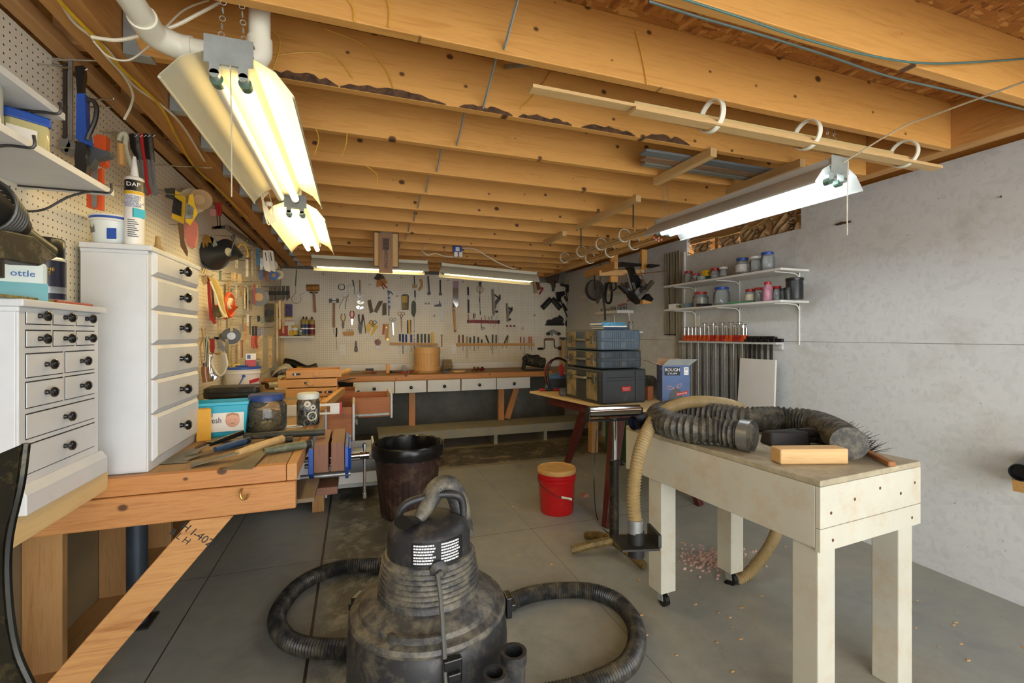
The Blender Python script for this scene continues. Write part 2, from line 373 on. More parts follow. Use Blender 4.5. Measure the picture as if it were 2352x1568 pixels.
w = MB().box(3.381, 3.42, -2.2, 7.03, 0, 1.40).box(3.38, 3.42, -2.2, 7.03, 1.40, zo).box(3.38, 3.42, -2.2, yo0, zo, zw).box(3.38, 3.42, yo1, 7.03, zo, zw)
wr = struct('wall_right', w, WALLR)
mk('panel_seam', MB().box(3.3795, 3.3805, -2.2, 7.03, 1.398, 1.4015), M('#8C8A80', .8), wr)
mk('rim_joist', MB().box(3.52, 3.56, -2.2, 7.2, ZJ-.15, ZT-.001), PINE('y', 0), wr)
mk('top_plate', MB().box(3.425, 3.515, -2.2, 7.03, ZJ+.03, ZJ+.10), ROUGH('y'), wr)
# loose insulation paper in the wall opening
BAG = M('#B08F63', .85, 0, .15, 10, name='kraft_paper')
for i, (a, b) in enumerate(((3.72, 3.98), (3.36, 3.60), (3.02, 3.34), (2.70, 3.00))):
    g = MB(); n = 9
    vs = [(3.47 - .05*rnd.random() - (.03 if (r+cc) % 2 else 0), a+(b-a)*cc/(n-1), zo-.02+(.13+.05*(i > 1))*r/5) for r in range(6) for cc in range(n)]
    g.add(vs, [(r*n+q, r*n+q+1, (r+1)*n+q+1, (r+1)*n+q) for r in range(5) for q in range(n-1)])
    o = mk('insulation_paper', g, BAG, None); s_ = o.modifiers.new('t', 'SOLIDIFY'); s_.thickness = .004
    tag(o, ['crumpled brown kraft paper at the far end of the wall opening', 'creased brown paper packet beside the short stud in the wall opening',
            'brown paper packet with a black letter in the wall opening', 'nearest brown paper sack in the wall opening, printed with capital letters'][i], 'paper', 'kraft paper stuffed in the wall opening')
    if i == 3:
        text('SQUARE', .075, INK, o, (3.405, 2.80, zo+.085), (PI/2, PI/2, -PI/2)); text("1''", .075, INK, o, (3.405, 2.725, zo+.12), (PI/2, PI/2, -PI/2))
    if i == 2: text('O', .075, INK, o, (3.405, 3.14, zo+.07), (PI/2, PI/2, -PI/2))
mk('cripple_stud', MB().box(3.425, 3.51, 3.62, 3.66, zo-.1, ZJ+.03), ROUGH('z'), wr)
mk('cripple_stud', MB().box(3.425, 3.51, 3.00, 3.03, zo-.1, ZJ+.03), ROUGH('z'), wr)
# ---------------------------------------------------------------- pegboards
PEGX = peg('cream_pegboard_back', 'x'); PEGY = peg('cream_pegboard_left', 'y', '#E9E3D0', '#E0D6BC')
pb = MB().box(PX, PX+.006, 1.6, 6.975, ZB+.09, H+.945)
tag(mk('pegboard', pb, PEGY), 'long cream pegboard running along the left wall above the bench', 'pegboard')
tag(mk('splash_board', MB().box(PX+.001, PX+.018, 2.1, 6.96, ZB+.001, ZB+.085), WHITE2, None, .002), 'white board along the foot of the left pegboard', 'board')
p2 = onY(1145, 640, 6.98).x
b1 = MB().box(PX+.01, p2, 6.985, 6.99, ZB+.10, H+.93)
tag(mk('pegboard', b1, PEGX), 'wide cream pegboard on the back wall behind the mallet and scissors', 'pegboard')
b2 = MB().box(p2+.003, 3.375, 6.985, 6.99, ZB+.10, H+.875)
tag(mk('pegboard', b2, PEGX), 'cream pegboard at the right end of the back wall, its top edge lower', 'pegboard')
tag(mk('splash_board', MB().box(PX+.02, 3.37, 6.968, 6.984, ZB+.001, ZB+.098), WHITE2, None, .002), 'white board along the foot of the back wall pegboard', 'board')
# ---------------------------------------------------------------- steel posts
for y, l in ((2.78, 'dark blue-grey steel post under the near end of the left bench'), (5.45, 'dark steel post at the far end of the left wall beams')):
    put('steel_post', l, 'post', [('shaft', MB().cyl((0,0,.01), (0,0,ZJ-.02), .044, n=24), M('#4B5560', .4, .5, .15, 6)),
        ('base_plate', MB().box(-.07,.07,-.07,.07,0,.01), DSTEEL), ('cap_plate', MB().box(-.055,.055,-.06,.06,ZJ-.02,ZJ-.001), DSTEEL)], (-1.035, y, 0))
# ---------------------------------------------------------------- fluorescent shop lights
WARM = '#FFE3A3'; COOL = '#EEF7FF'
def shop_light(label, loc, rz, col, st, L=1.22, tilt=0, lit=(1, 1), cord=0, chain=(1, 1), face=0, power=0):
    sh = M('#C4BEA4' if col == WARM else '#C9CBC6', .4, 0, .02, 4, name='enamel_shade'); e = Euler((face, tilt, rz), 'XYZ')
    t = T('shop_light', label, 'light', loc, e, 'fluorescent shop lights')
    prof = [(-.165,-.062), (-.16,-.055), (-.115,0), (-.06,.028), (.06,.028), (.115,0), (.16,-.055), (.165,-.062)]
    g = MB(); n = len(prof); vs = [(x, y, z) for x in (-L/2, L/2) for y, z in prof] + [(x, y, z+.0025) for x in (-L/2, L/2) for y, z in prof]
    fs = [(i, i+1, n+i+1, n+i) for i in range(n-1)] + [(2*n+i, 3*n+i, 3*n+i+1, 2*n+i+1) for i in range(n-1)]
    fs += [(0, n, 3*n, 2*n), (n-1, 3*n-1, 4*n-1, 2*n-1)] + [(q+i, 2*n+q+i, 2*n+q+i+1, q+i+1) for q in (0, n) for i in range(n-1)]
    g.add(vs, fs); 
    for y, z in ((-.162,-.063), (.162,-.063)): g.cyl((-L/2, y, z), (L/2, y, z), .004, n=6)
    mk('shade', g, sh, t)
    mk('ballast_cover', MB().prism([(-.055,.028), (-.04,-.006), (.04,-.006), (.055,.028)], -L/2+.01, L/2-.01, 'yz').box(-L/2, L/2, -.05, .05, .031, .065), sh, t)
    for s in (-1, 1):
        mk('end_plate', MB().box(s*L/2, s*(L/2+.003), -.06, .06, -.002, .075).box(s*(L/2-.02), s*L/2, -.06, -.02, .066, .07), GALV, t)
        for y in (-.035, .035): mk('lamp_holder', MB().box(s*(L/2-.018), s*(L/2+.004), y-.012, y+.012, -.03, .005).cyl((s*(L/2-.018), y, -.03), (s*(L/2+.004), y, -.03), .012, n=12), GALV, t)
    for y, on in ((-.035, lit[0]), (.035, lit[1])):
        tb = mk('tube', MB().cyl((-L/2+.02, y, -.035), (L/2-.02, y, -.035), .0165, n=16), emit(col, st) if on else M('#F0EBDC', .3, 0, .02, 3), t)
        for s in (-1, 1): mk('tube_cap', MB().cyl((s*(L/2-.045), y, -.035), (s*(L/2-.018), y, -.035), .0172, n=14), M('#5F7A68', .4, .4, .05, 6), tb)
    R_ = e.to_matrix()
    for s in (-1, 1):
        for q in (-1, 1):
            a = Vector((s*(L/2-.04), q*.03, .07)); w0 = Vector(loc) + R_ @ a; top = ZT
            ch = MB(); nl = max(2, int((top-w0.z)/.022)); b = R_.inverted() @ (Vector((w0.x + .03*q*0, w0.y, top)) - Vector(loc)) + Vector((0, -q*.02, 0))
            for i in range(nl):
                c = a.lerp(b, (i+.5)/nl); ch.ring(c, .0075, .0011, 8, 4, 'x' if i % 2 else 'y', 1)
            mk('hanging_chain', ch, GALV, t)
    return t
shop_light('yellowed shop light hanging nearest at the upper left, one tube dark', (-.33, 2.06, H+.75), PI/2, WARM, TUBE_WARM, lit=(1, 0))
shop_light('warm shop light behind the nearest one on the left', (-.33, 3.55, H+.75), PI/2, WARM, TUBE_WARM)
shop_light('white shop light hanging by the right wall with a pull cord', (2.09, 2.10, H+.75), PI/2+.04, COOL, TUBE_COOL, lit=(1, 1))
shop_light('shop light above the back bench, left of the other, behind the clipboard', (.17, 5.05, H+.75), 0, WARM, TUBE_WARM, L=1.16)
shop_light('dim sloping shop light above the back bench at the right', (1.47, 5.05, H+.71), -.03, WARM, TUBE_WARM*.35, L=1.12, tilt=.05)
shop_light('added fill shop light, unseen over the open floor behind the viewer', (1.2, -.9, H+.78), 0, COOL, TUBE_COOL)  # fixture added out of view to fill the room with light
shop_light('second added fill shop light, unseen behind the viewer nearer the left wall', (-.2, -.9, H+.78), 0, COOL, TUBE_COOL*.7)  # another unseen fixture, added as weaker fill
# ================================================================ LARGE OBJECTS
# ---------------------------------------------------------------- left workbench
WB = T('workbench', 'long fir workbench under the left pegboard, trowels and jars on its near end', 'workbench', (-.56, 2.05, 0))
def W(*b): return MB().at((.56, -2.05, 0)).box(*b)
mk('benchtop', W(-.915, -.262, 2.07, 6.09, ZB-.06, ZB), wood('#A98A62', '#86694A', 'y', 0, .65, .8, 'worn_top'), WB, .002)
mk('end_board', W(-.915, -.262, 2.03, 2.069, ZB-.066, ZB+.0005), BENCHW('x'), WB, .003)
mk('edge_strip', W(-.26, -.222, 2.03, 4.2, ZB-.066, ZB+.0005), wood('#C99252', '#A9713A', 'y', 0, .5), WB, .003)
mk('edge_strip', W(-.26, -.205, 4.2, 6.09, ZB-.066, ZB+.0005), wood('#C99252', '#A9713A', 'y', 0, .5), WB, .003)
mk('cross_rail', W(-1.16, -.225, 2.02, 2.06, ZB-.178, ZB-.068), FIR('x'), WB, .006)
mk('under_board', W(-.90, -.16, 2.07, 2.35, ZB-.175, ZB-.158), wood('#7A6A50', '#6A5A42', 'x'), WB)
b0 = MB().at((.56, -2.05, 0)).prism([(-.588,ZB-.179),(-.445,ZB-.179),(-1.05,.02),(-1.196,.02)], 2.02, 2.06)
br = mk('diagonal_brace', b0, wood('#D6A264', '#A06834', 'x', 0, .65, .6, 'brace_fir'), WB, .003)
ang = math.atan2(ZB-.19-.03, .64)
text('H I-402', .042, INK, WB, (-.535+.56-.03, -.0305, ZB-.235), Euler((PI/2, -ang+PI/2, 0), 'XYZ'), 'grade_stamp')
text('B L H', .034, INK, WB, (-.535+.56-.085, -.0305, ZB-.235), Euler((PI/2, -ang+PI/2, 0), 'XYZ'), 'grade_stamp')
mk('hook', MB().tube(spline([(.145,-.025,.85),(.145,-.045,.852),(.143,-.055,.84),(.15,-.058,.822),(.165,-.058,.822),(.17,-.056,.838)], 5), .0042, 8), BRASS, WB)
for y in (4.05, 5.95): mk('leg', W(-.33, -.24, y, y+.09, .0, ZB-.061), ROUGH('z'), WB, .003)
# drawer bank let into the front of the left bench: one frame, drawers pulled out
def drawer(par, x0, x1, y0, y1, z0, z1, wd, slide=True, off=(0,0,0), knob=True, front=WHITE):
    """open box drawer running along x, its front at x1"""
    o = Vector(off); g = MB().at(-o)
    g.box(x0, x1-.02, y0, y0+.012, z0+.02, z1-.03).box(x0, x1-.02, y1-.012, y1, z0+.02, z1-.03).box(x0, x0+.012, y0, y1, z0+.02, z1-.03).box(x0, x1-.02, y0, y1, z0+.015, z0+.022)
    d = mk('drawer', g, wd, par)
    mk('drawer_front', MB().at(-o).box(x1-.02, x1, y0-.03, y1+.03, z0, z1), front, d, .003)
    if slide: mk('drawer_slide', MB().at(-o).box(x0-.1, x1-.03, y0-.012, y0-.001, z0+.03, z0+.05), GALV, d)
    if knob:
        k = MB().at(Vector((x1, (y0+y1)/2, (z0+z1)/2))-o, 0, PI/2, 0).lathe(KP, 14); mk('knob', k, KNOB, d)
    return d
KP = [(.009,0), (.007,.01), (.012,.014), (.018,.021), (.017,.028), (.010,.033), (.001,.034)]
DB = WB; off = (-.56, 2.05, 0)
mk('drawer_frame', MB().at((.56, -2.05, 0)).box(-.75, -.225, 4.18, 4.2, .08, ZB-.07).box(-.75, -.225, 5.88, 5.9, .08, ZB-.07).box(-.75, -.73, 4.2, 5.88, .08, ZB-.07).box(-.75, -.225, 4.2, 5.88, .06, .08).box(-.245,-.225,4.7,4.73,.08,ZB-.07), WHITE, DB)
RWD = wood('#B9733A', '#97582A', 'x', 0, .5, .7, 'drawer_ply')
drawer(DB, -.22, .362, 4.78, 5.30, .615, .855, RWD, off=off)
drawer(DB, -.24, 0.0, 4.24, 4.66, .53, .85, RWD, off=off)
drawer(DB, -.24, -.15, 4.22, 4.66, .47, .52, RWD, off=off, knob=False)
drawer(DB, -.24, .17, 4.24, 4.66, .34, .46, WHITE, off=off, knob=False)
drawer(DB, -.24, .22, 4.24, 4.66, .10, .27, WHITE, off=off, knob=False)
drawer(DB, -.22, 0.02, 5.42, 5.84, .72, .86, RWD, off=off)
drawer(DB, -.22, 0.03, 5.42, 5.84, .45, .6, WHITE, off=off)
# light wood shelf board that carries the small drawer chest
tag(mk('shelf_board', MB().box(PX+.008, -.842, 1.1, 2.028, ZB-.035, ZB+.035), PLY('y'), None, .002), 'pale wood board jutting from the left bench under the small drawer chest', 'shelf')
# ---------------------------------------------------------------- wood vise on the bench corner
V = T('bench_vise', 'blue woodworking vise with two brown wooden jaws at the bench corner', 'vise', (-.22, 2.35, ZB))
mk('inner_jaw', MB().box(.035, .100, 0, .36, -.135, 0), WALNUT('z'), V, .002); mk('outer_jaw', MB().box(.112, .172, 0, .36, -.135, .002), WALNUT('z'), V, .002)
mk('inner_plate', MB().prism([(0,-.02), (.34,-.02), (.34,-.14), (.25,-.21), (.09,-.21), (0,-.14)], .012, .033, 'yz'), BLUE, V, .002)
mk('outer_plate', MB().prism([(0,-.02), (.34,-.02), (.34,-.12), (.25,-.2), (.09,-.2), (0,-.12)], .174, .19, 'yz').prism([(.05,-.04), (.29,-.04), (.21,-.17), (.13,-.17)], .19, .203, 'yz'), BLUE, V, .002)
mk('support_block', MB().box(.0, .14, .02, .3, -.25, -.215), WALNUT('x'), V)
mk('guide_rod', MB().cyl((-.03,.07,-.17), (.2,.07,-.17), .012), STEEL, V); mk('guide_rod', MB().cyl((-.03,.27,-.17), (.2,.27,-.17), .012), STEEL, V)
sc_ = mk('screw', MB().cyl((-.05,.17,-.11), (.245,.17,-.11), .014).cyl((.245,.17,-.11), (.29,.17,-.11), .02), CHROME, V)
mk('handle_bar', MB().cyl((.268,.17,-.05), (.268,.17,-.33), .0075).cyl((.268,.17,-.05), (.268,.17,-.068), .011).cyl((.268,.17,-.31), (.268,.17,-.335), .011), CHROME, V)
# ---------------------------------------------------------------- white drawer chests
def chest(name, label, loc, w, d, h, rows, base=.06, lip=.012, bevel=.01, proud=.014, kn=1.0, side=0):
    """local x runs along the wall, -y points into the room; rows: list of (z0, z1, columns)"""
    t = T(name, label, 'drawer chest', loc, PI/2)
    mk('carcass', MB().box(0, w, .001, d, base*.6, h-.02).box(side, w-side, -.006, .001, base*.4, h-.02), WHITE, t, .002)
    mk('top_board', MB().box(-lip, w+lip, -lip-.008, d, h-.02, h).box(-lip*.4, w+lip*.4, -lip*.6, d, h-.034, h-.02), WHITE, t, .003)
    if base: mk('plinth', MB().prism([(-.028, 0), (d, 0), (d, base), (-.012, base), (-.028, base*.7)], -.01, w+.012, 'yz'), WHITE, t, .003)
    for z0, z1, xs in rows:
        for a, b in xs:
            g = MB().box(a, b, -proud*.5, -.001 if proud > .01 else -proud*.5+.0001, z0, z1)
            vs = [(a,-proud*.5,z0),(b,-proud*.5,z0),(b,-proud*.5,z1),(a,-proud*.5,z1)]; e = bevel
            vs += [(a+e,-proud,z0+e),(b-e,-proud,z0+e),(b-e,-proud,z1-e),(a+e,-proud,z1-e)]
            g.add(vs, [(4,5,6,7),(0,1,5,4),(1,2,6,5),(2,3,7,6),(3,0,4,7)])
            if proud < .01: mk('gap_shade_plate', MB().box(a-.0025, b+.0025, -.0065, -.006, z0-.002, z1+.003), INK, t)  # dark plate rimming each drawer, standing in for the shade of its gap
            dr = mk('drawer', g, WHITE, t)
            s = kn; mk('knob', MB().at(((a+b)/2, -proud, (z0+z1)/2), PI/2).lathe([(r*s, z*s) for r, z in KP], 16), KNOB, dr)
    return t
zc = 1.45-.47
def cols(n, w, m=.028, g=.014):
    k = (w-2*m-(n-1)*g)/n; return [(m+i*(k+g), m+i*(k+g)+k) for i in range(n)]
r6 = [(1.482,1.529,3), (1.418,1.463,3), (1.334,1.398,2), (1.25,1.32,2), (1.165,1.232,1), (1.068,1.148,1)]
SCZ = ZB+.036
chest('drawer_chest', 'small white chest of twelve little drawers with black knobs at the left edge', (-.858, 1.585, SCZ), .40, .10, 1.548-SCZ,
      [(a-SCZ, b-SCZ, cols(n, .40)) for a, b, n in r6], base=.078, lip=.016, bevel=.001, proud=.008, kn=.85, side=.0)
r6 = [(1.683,1.776), (1.553,1.676), (1.418,1.546), (1.283,1.411), (1.149,1.276), (.965,1.142)]
chest('drawer_chest', 'tall white chest of six wide drawers standing on the left bench', (-.748, 2.085, ZB+.001), .565, .20, .86,
      [(a-ZB, b-ZB, [(.028, .545)]) for a, b in r6], base=.0, lip=.012, bevel=.014, proud=.022, kn=1.25)
# ---------------------------------------------------------------- back workbench
BB = T('workbench', 'workbench across the back wall with five white drawers under its top', 'workbench', (1.2, 6.5, 0)); off = (1.2, 6.5, 0)
def Wb(*b): return MB().at((-1.2, -6.5, 0)).box(*b)
mk('benchtop', Wb(-.92, 2.72, 6.1, 6.965, ZB-.055, ZB), wood('#A88252', '#8B673C', 'x', 0, .6, .8, 'worn_top'), BB, .002)
mk('front_edge', Wb(-.2, 2.72, 6.06, 6.099, ZB-.06, ZB+.0005), BENCHW('x'), BB, .003)
for i, (a, b, t_, u) in enumerate(((811,906,873,905),(907,980,875,905),(982,1058,874,902),(1060,1140,872,900),(1141,1218,870,897))):
    yf = 6.03; p = onY(a, t_, yf); r_ = onY(b, u, yf)
    d = mk('drawer', MB().at(-Vector(off)).box(p.x+.01, r_.x-.01, yf+.02, 6.5, .72, .84), PLY('x'), BB)
    mk('drawer_front', MB().at(-Vector(off)).box(p.x+.002, r_.x-.002, yf, yf+.02, .703-.006*i*0, .858), WHITE, d, .003)
    mk('knob', MB().at(Vector(((p.x+r_.x)/2, yf, .775))-Vector(off), PI/2).lathe([(a_*1.25, b_*1.1) for a_, b_ in KP], 14), KNOB, d)
mk('drawer_rail', Wb(-.1, 2.7, 6.07, 6.098, .857, .87), ROUGH('x'), BB)
for x in (.68, 1.93): mk('leg', Wb(x, x+.085, 6.17, 6.22, .241, ZB-.056), BENCHW('z'), BB, .003)
mk('diagonal_brace', MB().at((-1.2,-6.5,0)).bar((2.06, 6.19, .26), (2.26, 6.19, .86), .04, .085, (1,0,0)), BENCHW('z'), BB, .002)
pl = T('low_platform', 'low dusty grey plank platform along the floor under the back bench', 'platform', (1.75, 6.0, 0))
GW = M('#8E8E84', .7, 0, .08, 4, .5, '#A8935F', name='grey_painted_plank')
mk('plank', MB().box(-1.48, 1.58, -.21, .25, .2, .24), GW, pl, .003); mk('front_board', MB().box(-1.48, 1.58, -.235, -.211, .13, .24), GW, pl, .003)
for x in (-1.4, -.72, 0, .72, 1.45): mk('leg', MB().box(x, x+.05, -.2, .2, 0, .199), GW, pl, .003)
# ---------------------------------------------------------------- painted table on casters
PT = T('work_table', 'cream painted wooden table with thick square legs, hoses lying on it', 'table', (1.57, 1.175, 0), math.radians(4.6))
CP = M('#C8C5B3', .5, 0, .05, 3, .30, '#B98B4B', 0, 0, 'worn_cream_paint'); L_, Wd = 1.10, .645
mk('tabletop', MB().box(0, Wd, 0, L_, ZB-.022, ZB), M('#B5AA8E', .6, 0, .12, 8, .5, '#8F8468'), PT, .003)
zt = ZB-.023
mk('side_apron', MB().box(.0, .018, .02, L_, zt-.225, zt), CP, PT, .002); mk('side_apron', MB().box(Wd-.018, Wd, .02, L_, zt-.225, zt), CP, PT, .002)
mk('end_apron', MB().box(0, Wd, .0, .019, zt-.15, zt).box(0, Wd, .0, .019, zt-.235, zt-.152), CP, PT, .002); mk('end_apron', MB().box(.018, Wd-.018, L_-.02, L_, zt-.225, zt), CP, PT, .002)
for x, y, c in ((.019, .02, 0), (Wd-.118, .02, 0), (.019, L_-.27, 1), (Wd-.118, L_-.27, 1)):
    lg = mk('leg', MB().box(x, x+.099, y, y+.099, .085 if c else 0, zt-.001), CP, PT, .004)
    if c:
        cs = mk('caster', MB().box(x+.02, x+.08, y+.02, y+.08, .078, .085).bar((x+.03,y+.05,.08), (x+.03,y+.04,.03), .003, .04, (0,1,0)).bar((x+.07,y+.05,.08), (x+.07,y+.04,.03), .003, .04, (0,1,0)), GALV, lg)
        mk('caster_wheel', MB().cyl((x+.036, y+.035, .032), (x+.064, y+.035, .032), .032, n=20), BLACK, lg)
sc = MB()
for x, z in ((.06,.1),(.2,.07),(.36,.05),(.5,.09),(.6,.06),(.07,.2),(.58,.2)): sc.cyl((x, -.001, zt-z), (x, .0, zt-z), .006, n=10)
mk('screw_heads', sc, RUST, PT)
# ---------------------------------------------------------------- plywood table with dark red legs
tz = .88; A = Vector((1.93, 2.95, 0)); a10 = math.radians(9.6)
TB = T('plywood_table', 'plywood topped table on dark red slanting legs, tool cases stacked on it', 'table', A, a10)
mk('tabletop', MB().box(0, .82, 0, 1.42, tz-.022, tz), PLY('y'), TB, .002)
MAR = M('#5A2420', .4, 0, .15, 5, .25, '#8A6A58', name='dark_red_paint')
inv = Matrix.Rotation(-a10, 3, 'Z')
for b, t_ in (((1.80, 3.02), (1.99, 3.16)), ((2.29, 4.70), (2.35, 4.25)), ((2.78, 3.15), (2.62, 3.3)), ((1.62, 4.52), (1.76, 4.3))):
    if b[0] == 1.62: continue
    p = inv @ (Vector((*b, 0)) - A); r_ = inv @ (Vector((*t_, tz-.024)) - A)
    mk('leg', MB().bar(p, r_, .055, .055, (0,1,0), .095, .095), MAR, TB, .004)
mk('apron', MB().box(.1, .75, .14, .165, tz-.11, tz-.023).box(.1, .75, 1.2, 1.225, tz-.11, tz-.023).box(.08,.10,.14,1.2,tz-.11,tz-.023), MAR, TB)
# roller stand
RS = T('roller_stand', 'roller stand with chrome roller and rusty three-footed base beside the plywood table', 'stand', (1.625, 2.63, 0), -.12)
mk('base', MB().tube(spline([(0,0,.09),(-.1,.02,.075),(-.28,.05,.03)], 4), .03, 8, lambda k: .034-.001*k).tube(spline([(0,0,.09),(.03,-.09,.075),(.09,-.24,.03)], 4), .03, 8, lambda k: .034-.001*k)
   .tube(spline([(0,0,.09),(.12,.05,.075),(.28,.08,.03)], 4), .03, 8, lambda k: .034-.001*k).tube(spline([(0,0,.09),(-.05,.12,.075),(-.1,.24,.03)], 4), .028, 8), M('#6E5A33', .6, .3, .3, 16, .4, '#A88F58'), RS)
mk('outer_pole', MB().cyl((0,0,.08), (0,0,.62), .031, n=20).cyl((0,0,.60), (0,0,.625), .034, n=20), M('#26231D', .45, .3, .2, 8, .35, '#7E7252'), RS)
mk('inner_pole', MB().cyl((0,0,.6), (0,0,.90), .02, n=16), CHROME, RS)
mk('clamp_knob', MB().cyl((0,-.0,.6), (.05,-.0,.6), .006).cyl((.048,0,.6), (.066,0,.6), .017), BLACK, RS)
mk('roller_bracket', MB().box(-.19, .19, -.03, .03, .888, .896).box(-.19, -.184, -.035, .035, .89, .97).box(.184, .19, -.035, .035, .89, .97), BLK, RS)
mk('roller', MB().cyl((-.18,0,.95), (.18,0,.95), .036, n=24), CHROME, RS)
# ---------------------------------------------------------------- shop vacuum and its hose
VC = T('shop_vacuum', 'big dusty black shop vacuum on the floor in front, yellow dust on its lid', 'vacuum', (.246, 1.60, 0), -YAW)
DV = M('#2A2B2D', .45, 0, .15, 7, .32, '#857C68', .05, 0, 'dusty_black_plastic'); DV2 = M('#3A3B3C', .5, 0, .12, 8, .50, '#8F866F', .05, 0, 'dustier_black_plastic')
mk('tank', MB().lathe([(.25,.06),(.27,.1),(.275,.2),(.272,.42),(.268,.47),(.255,.505),(.243,.515)], 48), DV, VC)
bs_ = MB().lathe([(.10,.03),(.30,.03),(.325,.06),(.33,.12),(.30,.17),(.276,.2)], 40)
for i in range(4): a = PI/4+i*PI/2; bs_.lathe([(.05,.05),(.075,.07),(.08,.16),(.05,.19),(.0,.2)], 14, (math.cos(a)*.30, math.sin(a)*.30, 0))
mk('base', bs_, DV, VC)
for i in range(4):
    a = PI/4+i*PI/2; mk('caster', MB().cyl((math.cos(a)*.33-.012, math.sin(a)*.33, .026), (math.cos(a)*.33+.012, math.sin(a)*.33, .026), .026, n=14).cyl((math.cos(a)*.33, math.sin(a)*.33, .03), (math.cos(a)*.33, math.sin(a)*.33, .07), .01), BLACK, VC)
mk('lid', MB().lathe([(.262,.497),(.268,.51),(.262,.522),(.236,.53),(.232,.545),(.20,.565),(.176,.575),(.172,.59)], 48), DV2, VC)
rb = [(.172,.585)]; 
for i in range(7): z = .59+i*.0155; r_ = .172-.0026*i; rb += [(r_, z), (r_+.004, z+.002), (r_+.004, z+.007), (r_-.001, z+.009)]
mk('filter_band', MB().lathe(rb+[(.150,.705),(.140,.708)], 44), DV2, VC)
mk('motor_head', MB().lathe([(.140,.700),(.143,.706),(.142,.77),(.138,.785),(.125,.802),(.10,.812),(.05,.818),(.001,.82)], 44), DV, VC)
mk('handle', MB().tube(spline([(-.10,-.035,.79),(-.098,-.03,.835),(-.075,-.02,.868),(-.02,.0,.882),(.05,.025,.886),(.098,.043,.872),(.112,.05,.84),(.113,.05,.79)], 5), .014, 10), DV, VC)
mk('carry_grip', MB().tube(spline([(-.07,-.225,.545),(-.066,-.25,.553),(0,-.262,.555),(.066,-.25,.553),(.07,-.225,.545)], 5), .012, 8), DV2, VC)
# ribbed elbow and wand end on the head
pth = spline([(-.03,-.045,.822),(-.01,-.01,.85),(.012,.035,.89),(.035,.06,.905),(.065,.075,.895),(.09,.08,.85),(.105,.075,.79),(.115,.06,.72)], 7)
mk('exhaust_elbow', MB().tube(pth, .04, 18, lambda k: .018+.0014*min(k, 12) + (.002 if k > 14 and k % 2 else 0)), DV2, VC)
mk('wand_socket', MB().at((-.05,-.06,.822), 1.25, 0, -.35).lathe([(.016,0),(.026,0),(.027,.05),(.02,.05)], 20, sx=1.25, sy=.8).lathe([(.0205,-.0005),(.001,-.0006)], 16, sx=1.2, sy=.7), BLACK, VC)
# warning label wrapped round the head
lb = MB(); n = 18; a0, a1 = -PI/2-.22, -PI/2+1.05; rr = .1437
vs = [(rr*math.cos(a0+(a1-a0)*i/n), rr*math.sin(a0+(a1-a0)*i/n), z) for z in (.712,.786) for i in range(n+1)]
lb.add(vs, [(i, i+1, n+2+i, n+1+i) for i in range(n)]); lab = mk('warning_label', lb, M('#16181A', .4, 0, .05, 5), VC)
tx = MB(); rr = .1441
for col_ in range(2):
    for r_ in range(7):
        z = .778-.0094*r_; a = a0+.05+col_*.62; e = a+.5-rnd.random()*.08
        while a < e:
            w_ = .02+rnd.random()*.05; b = min(a+w_, e)
            tx.add([(rr*math.cos(a), rr*math.sin(a), z-.0026), (rr*math.cos(b), rr*math.sin(b), z-.0026), (rr*math.cos(b), rr*math.sin(b), z+.0026), (rr*math.cos(a), rr*math.sin(a), z+.0026)], [(0,1,2,3)]); a = b+.009
mk('warning_text', tx, WINK, lab)
mk('cord_boss', MB().at((.055,-.137,.700), PI/2, 0, .35).lathe([(.03,-.01),(.03,.006),(.02,.012),(.01,.016),(.009,.03)], 18), DV, VC)
mk('power_cord', MB().tube(spline([(.055,-.16,.700),(.07,-.19,.64),(.085,-.235,.55),(.10,-.28,.45),(.112,-.30,.32),(.115,-.315,.15),(.11,-.33,.05),(.08,-.42,.012),(-.05,-.55,.008)], 6), .0075, 8), M('#55554F', .5, 0, .1, 9), VC)
for a in (-PI/2+.42, PI-.25, .25):
    mk('latch', MB().at((math.cos(a)*.272, math.sin(a)*.272, .43), 0, 0, a).box(0, .022, -.028, .028, 0, .075).box(.0, .038, -.02, .02, .02, .045), BLACK, VC, .004)
for x, y, z, r_ in ((.295,-.20,.485,.036), (.24,-.275,.475,.031)):
    mk('accessory_tube', MB().lathe([(r_*.95,z-.16),(r_,z-.03),(r_*1.12,z-.03),(r_*1.12,z),(r_*.8,z),(r_*.78,z-.12),(.001,z-.12)], 22, (x, y, 0)), DV, VC)
mk('accessory_caddy', MB().box(.16, .34, -.31, -.13, .24, .34), DV, VC, .012)
def hose(name, label, pts, r, pitch, mat, n=14, depth=.88, k=10, ends=None):
    p = resample(spline(pts, k), pitch/2); c = sum(p, Vector())/len(p)
    mb = MB(); mb.M = Matrix.Translation(-Vector((c.x, c.y, 0))); mb.tube(p, r, n, lambda i: r if i % 2 else r*depth)
    o = [('corrugated_tube' if ends else name, mb, mat)]
    for e in (ends or []):
        g = MB(); g.M = Matrix.Translation(-Vector((c.x, c.y, 0))); e[1](g); o.append((e[0], g, e[2]))
    return put(name, label, 'hose', o, (c.x, c.y, 0))
HP = [onZ(x, y, .044) for x, y in ((1010,1335),(930,1300),(860,1297),(780,1303),(700,1335),(650,1385),(636,1430),(662,1470),(720,1487),(810,1487),(900,1470),(1000,1430),(1090,1402),(1165,1383),(1240,1360),(1340,1355),(1410,1376),(1452,1420),(1463,1470),(1445,1520),(1400,1553),(1330,1580),(1240,1600))]
hose('vacuum_hose', 'long dark ribbed hose looping on the floor left and right of the vacuum', HP, .043, .014, M('#252628', .4, 0, .15, 6, .40, '#7E765E'), 14, .88)
